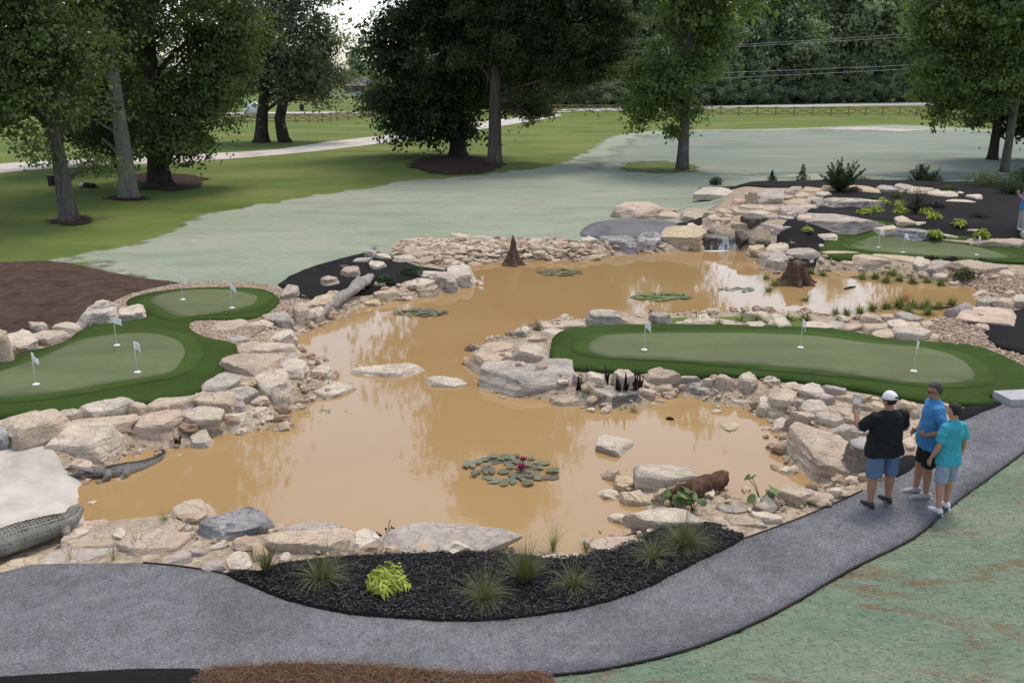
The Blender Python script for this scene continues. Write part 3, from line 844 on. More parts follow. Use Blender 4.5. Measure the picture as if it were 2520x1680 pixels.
def sample_in(poly, n, avoid=()):
    P = np.asarray(poly)
    lo, hi = P.min(0), P.max(0)
    out = []
    for _ in range(60):
        q = lo + rng.random((n, 2)) * (hi - lo)
        m = sdist(q, P) < 0
        for A in avoid:
            m &= (pond_sd(q) if A is POND else sdist(q, A)) > 0
        out.append(q[m])
        if sum(map(len, out)) >= n:
            break
    return np.vstack(out)[:n]

def stones(name, P, r0, r1, mat, base=OCT, flat=0.7, sink=0.3, off=0.03, **kw):
    n = len(P)
    V0, F0 = base
    s = r0 + (r1 - r0) * rng.random(n) ** 2.2
    ang = rng.random(n) * 6.283
    z = np.maximum(hgt(P) + off, ZW - 0.02)
    V = V0[None] * (0.65 + 0.6 * rng.random((n, len(V0), 1)))
    V = V * np.stack([np.ones(n), 0.55 + 0.4 * rng.random(n), flat * (0.6 + 0.6 * rng.random(n))], 1)[:, None, :] * s[:, None, None]
    til = (rng.random(n) - 0.5) * 0.9
    y, zz = V[..., 1] * np.cos(til)[:, None] - V[..., 2] * np.sin(til)[:, None], V[..., 1] * np.sin(til)[:, None] + V[..., 2] * np.cos(til)[:, None]
    x = V[..., 0]
    V = np.stack([x * np.cos(ang)[:, None] - y * np.sin(ang)[:, None] + P[:, 0:1], x * np.sin(ang)[:, None] + y * np.cos(ang)[:, None] + P[:, 1:2], zz + (z + s * flat * (0.5 - sink))[:, None]], -1)
    F = (F0[None] + (np.arange(n) * len(V0))[:, None, None]).reshape(-1, 3)
    tint = np.repeat(rng.random(n), len(V0))
    return link(name, mesh_np(name, V.reshape(-1, 3), F, False, {'tint': tint}), mat, kind='stuff', **kw)

def strips(name, P, l0, l1, wd, mat, off, lift=0.02, **kw):
    """short thin fibres lying about"""
    n = len(P)
    L = l0 + (l1 - l0) * rng.random(n)
    a_ = rng.random(n) * 6.283
    d = np.stack([np.cos(a_), np.sin(a_)], 1) * L[:, None] / 2
    s = np.stack([-np.sin(a_), np.cos(a_)], 1) * wd * (0.6 + 0.8 * rng.random(n))[:, None]
    z = hgt(P) + off
    za, zb = z + lift * rng.random(n), z + lift * rng.random(n)
    V = np.stack([np.column_stack([P - d - s, za]), np.column_stack([P - d + s, za + wd * rng.random(n)]), np.column_stack([P + d + s, zb + wd * rng.random(n)]), np.column_stack([P + d - s, zb])], 1)
    F = np.arange(n * 4).reshape(n, 4)
    return link(name, mesh_np(name, V.reshape(-1, 3), F, False, {'tint': np.repeat(rng.random(n), 4)}), mat, kind='stuff', **kw)

VIS = np.array([unproj(x, y) for x, y in [(-60, 520), (2580, 520), (2580, 1720), (-60, 1720)]])
HARD = [smooth_poly(D(FR_L), 2), smooth_poly(D(FR_R), 2), smooth_poly(D(FR_F), 2), smooth_poly(PATH, 1), smooth_poly(MULCH_F, 1), smooth_poly(MULCH_R, 1), smooth_poly(SAND, 1), smooth_poly(MULCH_L, 1)]
q = VIS.min(0) + rng.random((90000, 2)) * (VIS.max(0) - VIS.min(0))
q = q[(sdist(q, VIS) < 0)]
s = pond_sd(q)
q = q[(s > -0.25) & (s < 1.1)]
for A in HARD + [MOUND]:
    q = q[sdist(q, A) > 0.03]
pick = rng.random(len(q)) < 0.15
stones('bank_rubble', q[pick], 0.05, 0.21, M['stones_tan'], ico(2), 0.6, label='loose tan rubble stones between the boulders round the pond', cat='rubble')
stones('bank_gravel', q[~pick], 0.015, 0.06, M['stones_tan'], label='fine tan gravel spread along the pond banks', cat='gravel')
stones('pink_stones', sample_in(GRAV_R, 5200, [POND]), 0.02, 0.075, M['stones_tan'], label='loose pinkish stones at the right pond corner', cat='gravel')
stones('border_stones', sample_in(GRAV_L, 5200, [POND, HARD[0]]), 0.015, 0.05, M['stones_tan'], label='loose pebbles bordering the kidney shaped green', cat='gravel')
stones('shore_stones', sample_in(D([(905,585),(920,556),(1000,549),(1100,547),(1330,556),(1400,578),(1100,604),(1000,600)]), 1500, [POND]), 0.04, 0.26, M['stones_tan'], ico(2), 0.34, label='pinkish stones spread along the far shore', cat='gravel')
pn = sample_in(PATH, 26000)
stones('path_stones', pn[rng.random(len(pn)) < 1.0], 0.005, 0.013, M['stones_grey'], off=0.032, label='loose grey gravel on the path', cat='gravel')
strips('mulch_chips', sample_in(MULCH_F, 9000), 0.02, 0.08, 0.006, M['chips'], 0.055, 0.03, label='black bark chips in the front mulch bed', cat='mulch')
strips('straw_litter', sample_in(STRAW, 9000), 0.08, 0.22, 0.002, M['straws'], 0.055, 0.05, label='loose brown pine needles on the straw mound', cat='pine straw')
strips('seed_fibres', sample_in(np.array([unproj(x, y) for x, y in [(1330,1690),(1750,1560),(2100,1380),(2350,1190),(2560,1040),(2560,1700)]]), 9000), 0.015, 0.06, 0.003, M['fibres'], 0.016, 0.012, label='loose green fibres on the near hydroseed', cat='hydroseed')

# ------------------------------------------------------------------ boulders and slabs
ZONES = {  # origin and scale of each close view in photo pixels, and where its rocks lie
 'A': (440, 740, .2168, 'on the left bank near the gravel point'),
 'B': (1140, 760, .2041, 'at the tip of the green peninsula'),
 'C': (1780, 900, .2041, 'in the rubble bank beside the three men'),
 'D': (1500, 1080, .2041, 'on the near shore beside the path'),
 'E': (1700, 420, .1531, 'in the waterfall rockwork'),
 'F': (960, 560, .2126, 'along the far shore by the pointed stump'),
 'G': (0, 940, .2679, 'in the wall below the left putting green'),
 'H': (630, 560, .2679, 'round the mulch pocket by the driftwood log'),
 'I': (1260, 560, .2679, 'on the pond side of the long green'),
 'J': (1890, 560, .2679, 'at the right end of the upper pond'),
 'K': (1940, 380, .2487, 'in the mulch slope above the far green'),
 'L': (0, 560, .2679, 'between brown soil and the left green'),
 'M': (1400, 400, .2381, 'round the small grey gravel pad'),
 'N': (630, 1260, .2679, 'at the water edge behind the front mulch bed'),
 'O': (1260, 1260, .2679, 'along the right end of the front mulch bed'),
 'Q': (0, 1260, .2679, 'on the near left shore by the crocodile'),
 'R': (1260, 900, .2679, 'along the near side of the long green'),
}
ROCKS = """
A 560 560 1230 900 .34 t broad sloping tan slab
A 310 830 680 1080 .30 g long grey stone with pale rounded top
A 180 1035 330 1150 .22 p small pale pointed stone
A 200 1060 620 1310 .38 t rounded tan boulder
A 580 980 940 1190 .36 g dark sided grey stone
A 575 1150 765 1290 .22 g small squat grey stone
A 930 820 1300 1250 .52 p tall pointed pale boulder
A 1190 690 1480 980 .42 p blocky pale boulder above the tall one
A 1470 720 1740 890 .22 p low mossy stone at the waterline
A 1400 890 2020 1130 .13 p ragged flat slab reaching into the water
A 450 1265 1020 1510 .16 p flat whitish slab dipping into the water
A 0 1255 470 1530 .34 p plump cream boulder
A 1010 330 1320 490 .28 p rounded pale stone
A 560 380 830 495 .12 g flat grey stone set in gravel
A 840 480 1340 630 .20 k long pinkish ledge
A 640 480 960 600 .15 t thin tan slab
A 340 230 760 365 .12 t smooth flat slab on the gravel point
A 1020 150 1310 320 .36 g dark faced ledge stone
A 1310 80 1480 310 .42 t upright tan block by the log
A 1180 590 1370 695 .14 g small grey wedge
A 700 240 1030 335 .15 k low pinkish slab
A 1480 100 1640 270 .30 p pale stone propping the log
A 640 920 820 1010 .14 y small yellowish stone
A 870 1210 1000 1280 .10 y tiny flat yellowish stone
H 230 535 400 675 .16 g leaning flat grey slab
H 610 450 775 560 .36 t square tan block
H 770 360 960 480 .42 k pinkish cube shaped block
H 755 345 890 415 .30 d dark block behind the pink one
H 1055 310 1200 405 .32 p pale tilted block
H 900 270 1060 340 .22 g small grey stone
H 1000 205 1120 300 .26 w dark stone with white top
H 1110 230 1250 310 .22 p low whitish stone
H 650 590 810 705 .30 t tan stone leaning on the log
H 1040 580 1310 695 .30 y yellowish block at the waterline
H 1240 595 1510 665 .14 t thin tan slab at the waterline
H 1450 540 1690 655 .26 t layered tan block
H 1660 440 1850 615 .42 g squat grey block
H 1750 350 2020 565 .46 p big whitish boulder at the point
H 1480 400 1720 475 .25 p long pale stone
H 1060 495 1190 555 .20 t small tan stone
H 1230 480 1660 570 .18 p broad pale ledge
H 960 660 1130 730 .14 y flat yellowish stone in the water
H 870 1235 1590 1410 .20 p long flat stepping slab in open water
H 1545 1370 1920 1490 .20 p smaller rounded stepping stone in open water
H 460 640 740 800 .36 y mossy yellowish ledge above the log
H 2040 545 2100 572 .08 p tiny pebble in open water
H 420 740 640 900 .26 t stone under the thin end of the log
F 690 65 940 155 .26 p white topped flat stone
F 950 85 1190 185 .26 p grey fronted pale stone
F 180 245 550 325 .14 g long thin flat stone
F 40 310 320 435 .26 p chunky pale stone
F 280 330 540 445 .24 t chunky tan stone
F 680 340 930 395 .10 p thin slab at the waterline
F 1000 365 1210 425 .14 y small islet stone off the shore
F 1110 280 1360 358 .16 p layered pale slab
F 1470 190 1610 225 .10 d dark thin slab
F 1580 195 1800 285 .24 g square grey stone
F 1620 280 1820 362 .20 p pale block at the waterline
F 1500 290 1620 352 .18 d dark undercut stone
F 1800 225 2100 285 .20 t long tan stone
F 1830 300 2070 362 .20 k pinkish stone at the waterline
F 2070 310 2480 388 .12 y long thin tan slab at the waterline
F 860 290 1090 358 .18 d shadowed brown stone
F 1040 160 1190 205 .14 p small pale stone
F 1200 165 1290 215 .12 g small grey stone
F 1860 362 1975 396 .06 p tiny flat stone in the water
F 520 120 690 190 .08 k flat pink flagstone
F 250 110 480 200 .08 k wider flat pink flagstone
F 1280 170 1370 215 .12 p pale stone by the pointed stump
F 700 200 900 262 .06 k sunken pink flagstone
M 500 405 990 612 .75 k huge square topped pinkish boulder
M 940 510 1160 602 .34 k wedge beside the huge boulder
M 1150 480 1420 622 .44 t tan block beside dark mulch
M 970 468 1150 530 .28 t low tan stone behind the wedge
M 300 780 680 942 .48 b lichen covered round grey boulder
M 650 750 980 955 .50 b pale blue grey boulder
M 955 695 1430 925 .70 y big rounded yellow boulder by the waterfall
M 120 750 290 855 .30 p white stone at the pad corner
M 1240 630 1400 695 .10 p thin white slab
M 0 840 140 910 .20 t little tan stone at the shore
M 1350 265 1815 372 .30 p long flat white slab by the hydroseed
E 1080 330 1430 555 .50 u rounded purple grey boulder
E 1350 310 1540 465 .38 u smaller purple grey boulder
E 1500 255 1770 405 .36 t tan block at the top
E 1530 455 1860 595 .32 y flat topped yellowish block
E 1450 560 1790 765 .46 u large lilac grey boulder
E 1780 550 2020 642 .24 p low pale stone in mulch
E 1700 730 1930 835 .30 k small round pink boulder
E 1080 780 1670 955 .20 u long ragged lilac slab
E 1260 940 1540 1045 .14 p thin pale slab
E 400 640 650 775 .38 t mossy tan block
E 660 640 850 725 .28 y rounded yellowish stone
E 250 740 490 875 .36 k split pink block
E 480 770 690 875 .24 k small pink block
E 690 810 950 875 .12 y flat stone in the stream
E 850 695 1180 880 .44 d dark hollowed block at the upper drop
E 200 660 400 745 .26 k low pink stone
E 350 900 650 1000 .10 k flat pink stone
E 620 880 1140 1040 .14 t broad flat stone the stream runs over
E 930 1045 1220 1205 .22 y overhanging slab beside the fall
E 890 1130 1060 1340 .48 d wet dark column stone
E 690 1040 890 1300 .56 d wet streaked face beside the fall
E 1050 1180 1270 1320 .40 d dark stone in the hollow
E 1230 1035 1450 1195 .22 p pale toothed slab
E 1250 1175 1600 1350 .36 p pale grey stone above the pond
E 1590 1262 1995 1450 .46 u big lilac boulder above the broad stump
E 920 1310 1210 1400 .14 g flat grey stone at the waterline
E 1140 1310 1450 1460 .28 g grey stone at the waterline
E 150 960 380 1015 .10 k thin pink slab
E 650 460 890 570 .26 t tan stone beside the small stump
E 770 540 1190 640 .20 t long tan ledge below the small stump
E 1830 280 2110 385 .30 y tan stone under yellow flowers
E 2100 250 2300 360 .30 y cream stone by the juniper
E 620 600 800 650 .16 t small tan ledge
E 220 1020 720 1250 .52 d wet black ledge behind the falling water
E 1430 610 1520 780 .30 p narrow pale stone
E 1400 730 1660 800 .18 g small grey slab
E 10 880 230 950 .10 p white slab by mulch
E 1150 240 1380 300 .12 g thin grey flat stone in mulch
E 1420 245 1620 295 .12 g thin lilac flat stone in mulch
E 1180 570 1450 690 .14 t flat slab in the upper stream bed
E 940 640 1240 730 .12 p pale slab across the stream bed
E 1150 720 1420 800 .20 u lilac lip of the upper drop
E 880 350 960 470 .24 t narrow tan stone left of the small stump
E 1420 400 1640 480 .26 t tan stone between purple boulders
E 1700 360 1950 470 .30 t tan stone below the yellow flowers
E 1860 430 2040 540 .28 g grey green stone beside the juniper
E 520 700 700 790 .24 t tan block below the mossy one
E 1560 650 1700 780 .22 p pale wedge beside the lilac boulder
E 1000 960 1280 1060 .16 p pale stone on the fall lip
E 380 830 560 910 .16 t tan step stone
E 780 880 980 950 .10 y thin yellow step stone
E 2050 350 2250 430 .24 p cream block under the juniper
E 1650 240 1850 300 .20 p pale stone in the top edge
K 300 445 840 558 .50 w long pale grey boulder with dark streaks
K 150 655 870 840 .72 u great long mauve boulder forming a wall
K 865 655 1065 742 .34 p pale angular block
K 1045 615 1230 718 .40 k pink block on top
K 1210 660 1370 714 .14 p thin grey splinter stone
K 855 750 1520 905 .60 b long blue grey veined boulder
K 1520 830 1700 892 .24 p pale low stone by the green
K 1540 868 1830 915 .14 y thin yellowish slab by the green
K 1700 808 1890 872 .26 k small pinkish stone by the green
K 1840 866 2235 950 .40 t rectangular tan block
K 280 790 495 895 .34 p pale boulder at the corner of the green
K 300 895 352 942 .12 p tiny white stone at the green corner
K 1580 450 1800 496 .12 p flat white stone
K 1770 405 1900 462 .14 p narrow white stone
K 1420 375 1620 442 .24 p rounded white stone
K 1670 372 1728 402 .10 p tiny white stone
K 1540 355 1640 392 .12 p small grey white stone
K 570 320 860 395 .30 y long yellowish stone in the top row
K 860 310 1050 395 .32 g grey stone in the top row
K 1050 305 1215 395 .34 u purple stone in the top row
K 1190 330 1380 412 .28 t tan stone in the top row
K 1370 355 1470 405 .20 p pale stone ending the top row
K 2290 785 2345 855 .24 p pale stone beside the lone man
K 2210 912 2360 970 .10 p thin slab edging the far green
J 440 265 850 392 .40 t long tan bank boulder
J 790 285 1130 405 .40 t brownish bank boulder
J 1000 295 1460 415 .38 y wide yellowish bank boulder
J 1330 330 1480 445 .24 p small round pale stone
J 1450 310 1700 425 .34 g greyish layered stone
J 1690 335 2140 485 .48 t big tilted tan slab
J 0 270 200 412 .30 g grey stone left of the broad stump
J 1940 640 2110 765 .34 w grey white layered stone
J 2105 665 2222 795 .42 t brown upright block
J 2215 635 2360 765 .34 p pale rounded stone beside the brown block
J 1780 745 2285 925 .20 k large flat pinkish slab
J 855 800 1040 905 .30 t square tan block
J 1030 800 1150 875 .20 t little tan block
J 1120 775 1390 885 .34 g humped grey stone
J 850 890 1090 1005 .28 t low tan boulder
J 1090 850 1260 965 .26 p rounded cream stone
J 945 940 1150 1045 .28 y yellowish cobble by the green
J 1160 930 1450 1060 .34 p wide pale boulder by the green
J 1280 870 1390 955 .20 y round yellowish cobble
J 1370 860 1500 935 .20 k round pink cobble
J 1440 980 1550 1050 .20 t tan cobble by the green
J 700 880 860 965 .20 k low pink stone
J 560 865 700 945 .20 p low pale stone
J 300 870 560 945 .18 p long flat stone with dark gap
J 0 790 190 945 .20 p pale flat stone by the flag
J 1900 890 2025 975 .24 k round pink boulder at the mulch edge
J 1500 430 1640 500 .18 p small pale waterline stone
J 2120 400 2230 470 .14 k small pink stone behind the slab
I 690 770 990 918 .46 g dark grey pyramid shaped boulder
I 1000 820 1310 925 .24 t sloping tan stone
I 1265 790 1490 905 .34 g layered grey and pink block
I 1500 860 1575 912 .14 p small round white stone
I 270 860 670 945 .14 k flat pinkish slab
I 260 930 545 1035 .14 p flat pale slab
I 1560 790 1860 905 .18 p white flat slab
I 1560 862 2150 935 .14 p long low grey white slab
I 2140 860 2352 945 .20 p pale hummock stone
I 2090 770 2360 865 .18 t sandy flat stone
B 590 235 790 345 .26 w small grey and white stone
B 130 405 620 565 .24 t cracked tan slab
B 60 520 500 815 .44 t tan corner block
B 620 390 1060 705 .50 p large smooth pale boulder
B 500 520 640 645 .24 k small pink stone
B 770 330 1030 405 .18 t low tan stone
B 265 660 1330 1095 .40 g huge flat grey slab
B 1040 1045 1430 1200 .18 t low tan stone at the waterline
B 1580 980 2180 1225 .34 w mottled grey rounded boulder
B 1470 775 1720 995 .38 p whitish boulder behind dark leaves
B 1780 745 2070 965 .48 p tall pale boulder behind dark leaves
B 1310 790 1430 905 .38 g narrow grey stone
B 2060 840 2180 975 .28 p small whitish pink stone
B 1490 1180 1595 1252 .10 y tiny yellowish stone
R 1170 50 1515 195 .40 t angular tan block
R 1140 215 1310 305 .24 k smooth pinkish stone
R 1300 180 1480 285 .24 t long tan brick shaped stone
R 1510 90 1750 175 .30 g grey brown long stone
R 1480 150 1970 345 .28 w ragged grey slab
R 1750 120 1870 205 .26 p small square stone
R 1870 110 2055 235 .36 k pinkish block
R 2060 95 2230 275 .42 p white rounded boulder
R 1825 385 1920 452 .10 y small flat stone in the water
R 1930 510 2085 612 .10 y oblong flat stone in the water
R 765 625 1155 862 .20 p tilted square stone alone in open water
R 930 1010 1185 1178 .20 y angular tan slab by the root log
R 1010 1170 1360 1315 .20 y long tan slab by the root log
R 1155 930 1715 1125 .40 p white boulder behind the root log
R 1060 1300 1690 1525 .24 p big flat slab below the root log
R 2020 325 2240 372 .08 p thin slab at the waterline
C 400 410 610 645 .38 p cream boulder at the waterline
C 520 300 900 645 .46 t big sloping tan boulder
C 490 155 680 235 .24 p flat pale stone by the turf
C 680 230 1000 355 .28 t tan slab by the turf
C 940 230 1240 445 .38 p pale humped stone by the turf
C 1200 250 1440 365 .24 g grey stone by the turf
C 940 420 1290 675 .36 p pale wedge shaped slab
C 750 555 1120 765 .42 t round shouldered tan boulder
C 820 410 990 555 .24 g dark grey triangular stone
C 1100 340 1310 495 .28 u mauve stone
C 1130 580 1400 745 .32 p white veined stone
C 1300 330 1700 465 .26 t long tan stone
C 1390 540 1590 695 .24 k pinkish slab
C 1390 600 1680 705 .18 t flat tan slab
C 1280 740 1500 915 .36 p pale split boulder
C 1460 730 1610 885 .30 g dark faced stone
C 1180 880 1420 1070 .22 t tan stone behind the enormous slab
C 580 650 820 835 .22 p pale shore stone
C 1370 900 1540 995 .18 p small pale slab by the round stump
C 1150 1065 1350 1155 .12 g thin grey stone lying on the enormous slab
C 1610 720 1790 855 .14 g flat grey stone above the round stump
C 1660 355 1785 435 .22 y small cream stone by the turf
C 1770 390 1935 475 .24 y cream block near the white cap
C 1610 460 1780 545 .20 t low tan block
C 1760 440 1935 565 .24 y sandy block near the white cap
C 2100 430 2352 565 .26 y yellow tan slab right of the white cap
C 2240 540 2352 645 .24 t tan stone between the men
C 1460 1240 1620 1325 .22 t tan cobble under the round stump
C 1630 1300 1730 1395 .18 y yellow cobble near the path
C 1840 1300 1960 1405 .18 y pale cobble between bare legs
C 2560 470 2750 580 .26 y angular tan stone behind the boy's head
C 2460 420 2560 560 .22 t tan stone behind the blue polo shirt
C 2450 560 2620 650 .20 t low tan stone behind the boy's shoulder
C 2140 880 2300 1030 .12 k small reddish slabs behind the black shirt
C 2110 990 2175 1105 .16 p rounded pale stone in the dark gap
D 1950 630 2340 835 .28 y pale tan boulder
D 1310 800 1670 915 .18 g grey ridge stone
D 1300 900 1800 1065 .18 t wide flat tan stone
D 1690 880 2040 1045 .18 p broken pale flat stone
D 1840 700 2040 865 .26 t brown faceted stone
D 1360 1050 1600 1175 .12 t low stone at the mulch tip
D 1720 1010 1900 1085 .10 k small reddish stone
D 0 1190 370 1305 .14 k thin pinkish slab at the waterline
D 1070 1010 1330 1085 .12 p small pale flat stone
D 2050 600 2620 800 .16 t long low tan ledge running to the path
N 270 85 780 240 .20 u mauve ridged slab
N 180 150 900 425 .26 t wide tan slab with fine grooves
N 110 145 280 240 .20 y oval yellow green stone
N 870 175 1200 435 .28 p pale grey white boulder
N 1140 225 2360 440 .30 u long low purple grey boulder
N 230 385 345 515 .18 p small pale stone by a grass tuft
N -20 285 130 475 .18 y tan stone behind a grass tuft
O 190 400 540 495 .12 p flat pale stone
O 545 375 665 445 .10 p small pale stone
O 760 235 1250 385 .12 k long thin pinkish slab
Q 1810 5 2480 275 .30 b dark blue grey boulder with white spots
Q 1560 -110 1950 135 .20 t smooth tan stone at the water
Q 560 80 1560 425 .14 t very large smooth tan slab
Q 1200 170 1810 390 .16 k pinkish tan slab
Q 1700 130 1775 215 .20 p little white pyramid stone
Q 1500 380 1760 495 .14 u purple grey flat stone
Q 1880 455 2065 575 .16 u small mauve stone in gravel
Q 2090 380 2305 585 .14 p pale square slab by the mulch
Q 770 50 990 225 .10 k flat pink stone at the water
Q 0 430 460 565 .12 y tan edging slab
Q 460 380 1200 485 .10 u long low mauve edging slab
Q 1940 285 2110 355 .12 p small grey white stone in gravel
Q 1760 330 1920 420 .12 u little purple stone in gravel
G 470 450 1100 775 .46 p big layered flat topped boulder by the sand
G 100 330 610 665 .58 t large sloping tan boulder
G 610 320 1190 505 .34 t long tan ledge
G 730 185 1190 365 .40 p humped pale boulder
G 1190 205 1350 345 .36 t upright square block
G 1320 135 1790 335 .34 t long flat topped block
G 480 265 750 405 .34 p pale block by the turf
G 0 300 480 455 .30 t long tan slab by the turf
G -40 440 110 665 .38 b dark grey stone at the picture edge
G 1270 340 1660 565 .38 k pinkish boulder above the water
G 1755 460 1945 622 .28 p round white stone in the water
G 1180 330 1320 415 .18 p small pale wedge
L 745 720 1060 940 .58 w black and white stained boulder
L 1060 740 1330 885 .48 p pale grey ridged boulder
L 890 670 1005 725 .20 k small pink stone
L 815 718 1100 760 .16 t thin tan slab
L 490 885 715 1005 .34 p rounded pale boulder
L 300 960 640 1095 .32 k low pinkish boulder
L 300 870 450 970 .30 k leaning pink stone
L 70 950 325 1188 .60 p large pale angular boulder
L -20 980 110 1285 .60 t tan boulder at the picture edge
"""

def rock_mesh(name, w_, d_, h_, sink, seed, lvl, round_=14.0):
    """broken stone: an uneven polytope with flat faces, chipped edges and fine relief"""
    r = np.random.default_rng(seed)
    V0, F0 = ico(lvl)
    k = int(r.integers(5, 8))
    th = np.arange(k) / k * 2 * math.pi + r.random(k) * 1.1
    side = np.stack([np.cos(th), np.sin(th), (r.random(k) - 0.35) * 0.7], 1)
    dist = 0.58 + 0.42 * r.random(k)
    top = np.array([[(r.random() - .5) * .42, (r.random() - .5) * .30 - 0.10, 1.0]])
    m_ = int(r.integers(5, 9))
    cut = r.normal(size=(m_, 3))
    cut[:, 2] = np.abs(cut[:, 2]) * 0.7 + 0.1
    nrm = np.vstack([side, top, [[0, 0, -1.0]], cut])
    nrm /= np.linalg.norm(nrm, axis=1, keepdims=True)
    dist = np.concatenate([dist, [0.56 + 0.1 * r.random()], [0.6], 0.80 + 0.25 * r.random(m_)])
    V0 = V0 + 0.05 * fbm(V0 * 2.2 + seed % 97, 3)[:, None]
    q = np.clip((V0 @ nrm.T) / dist, 0, None)
    rad = (q ** round_).sum(1) ** (-1.0 / round_)
    V = V0 * rad[:, None]
    lo, hi = V.min(0), V.max(0)
    V = (V - (lo + hi) / 2) / ((hi - lo) / 2)
    V = V * np.array([w_ / 2, d_ / 2, (h_ + sink) / 2])
    amp = 0.10 * min(w_, d_, 2.0 * h_)
    off = np.array((seed * 1.37 % 91, seed * 0.71 % 83, seed * 0.39 % 71))
    fr = 3.2 / max(0.35, min(w_, 1.3))
    n1 = fbm(V * np.array((1, 1, 1.7)) * fr + off, 4)
    n2 = -np.abs(fbm(V * np.array((1, 1, 3.0)) * fr * 0.8 + off[::-1], 2)) + 0.2
    led = fbm(V * np.array((0.8, 0.8, 11.0)) + off, 2)
    nn = n1 * amp * 0.34 + n2 * amp * 0.62 + led * amp * 0.42
    V = V + (V / np.linalg.norm(V + 1e-9, axis=1, keepdims=True)) * nn[:, None] * np.array((1, 1, 0.5))
    V[:, 2] += (h_ - sink) / 2
    me = mesh_np(name, V, F0, True)
    me.set_sharp_from_angle(angle=R(30))
    return me

def place_rock(i, zone, x0, y0, x1, y1, ht, mk, look):
    ox, oy, s_, where = ZONES[zone]
    X0, Y0, X1, Y1 = ox + x0 * s_, oy + y0 * s_, ox + x1 * s_, oy + y1 * s_
    r = np.random.default_rng(1000 + i)
    f = GP((X0 + X1) / 2, Y1 - 0.06 * (Y1 - Y0))
    hd = math.hypot(f.x, f.y)
    dep = math.atan2(CAM_H - f.z, hd)
    t = math.hypot(hd, CAM_H - f.z)
    ppm = FPX / t
    ht *= 0.67
    big = 1.12 if mk == 'b' else (1.30 if zone in 'EMK' else 1.19)
    w_ = (X1 - X0) / ppm * big
    tot = (Y1 - Y0) / ppm * 1.13
    d_ = (tot - ht * math.cos(dep)) / math.sin(dep)
    if d_ < 0.5 * w_:
        d_ = 0.5 * w_
        ht = max(0.05, (tot - d_ * math.sin(dep)) / math.cos(dep))
    elif d_ > 1.7 * w_:
        d_ = 1.7 * w_
        ht = min(1.2 * w_ + 0.2, (tot - d_ * math.sin(dep)) / math.cos(dep))
    ht = max(ht, 0.06)
    cx, cy = f.x + f.x / hd * d_ / 2, f.y + f.y / hd * d_ / 2
    zb = max(min(hz(cx, cy), f.z + 0.25), ZW - 0.05, f.z - 0.02)
    zb = f.z if abs(zb - f.z) > 0.4 else 0.5 * (zb + f.z)
    sink = 0.10 + 0.5 * ht
    lvl = 5 if w_ > 1.7 else (4 if w_ > 0.55 else 3)
    me = rock_mesh('rock', w_, d_, ht, sink, 17 * i + 5, lvl, 70.0 if ht < 0.55 * w_ else 46.0)
    kind = 'flat_rock' if ht < 0.22 * w_ else ('boulder' if w_ > 0.9 else 'rock')
    o = link(kind, me, M[ROCK[mk]], label=f'{look} {where}', cat='rock', group='rocks ' + where)
    o.location = (cx, cy, zb)
    o.rotation_euler = (0, 0, math.atan2(-f.x, f.y) + (r.random() - .5) * 0.12)
    return o

for i, ln in enumerate(x for x in ROCKS.strip().splitlines() if x.strip()):
    zn, a0, b0, a1, b1, ht, mk, look = ln.split(None, 7)
    place_rock(i, zn, float(a0), float(b0), float(a1), float(b1), float(ht), mk, look)

# the enormous slab lying slantwise into the water below the rubble
e0, e1 = GP(1893, 1100), GP(2092, 1196)
dr = (e1 - e0).normalized()
bk = Vector((-dr.y, dr.x, 0)) if -dr.y * 0 + dr.x > 0 else Vector((dr.y, -dr.x, 0))
L_ = (e1 - e0).length
me = rock_mesh('rock', L_ * 1.18, 1.15, .46, .25, 4242, 5, 60.0)
o = link('flat_rock', me, M['rock_tan'], label='enormous slanting tan slab with dark underside beside the round stump', cat='rock', group='rocks in the rubble bank beside the three men')
o.location = (e0 + e1) / 2 + bk * .42
o.location.z = ZW + .04
o.rotation_euler = (R(9), R(2), math.atan2(dr.y, dr.x))

# ------------------------------------------------------------------ trees
def leaf_cards(C, N_, size, aspect=0.55, seed=0, spread=None, tint=None, radial=None):
    """one folded rhombic leaf card per row of C (positions) facing about N_"""
    r = np.random.default_rng(seed)
    n = len(C)
    nn = N_ + r.normal(size=(n, 3)) * 0.55
    nn /= np.linalg.norm(nn, axis=1, keepdims=True) + 1e-9
    t = r.normal(size=(n, 3))
    t[:, 2] -= 0.5
    if radial is not None:
        t = radial * 2.2 + t * 0.45
        nn = nn + np.array((0, 0, .8))
        nn /= np.linalg.norm(nn, axis=1, keepdims=True)
    t -= nn * (t * nn).sum(1, keepdims=True)
    t /= np.linalg.norm(t, axis=1, keepdims=True) + 1e-9
    b = np.cross(nn, t)
    s = (size * (0.6 + 0.8 * r.random(n)))[:, None]
    fold = nn * s * 0.12
    V = np.stack([C - t * s * 0.5, C + b * s * 0.5 * aspect + fold, C + t * s * 0.5, C - b * s * 0.5 * aspect + fold], 1).reshape(-1, 3)
    F = np.arange(n * 4).reshape(n, 4)
    tv = np.repeat(np.clip(tint if tint is not None else r.random(n), 0, 1), 4)
    return V, F, tv

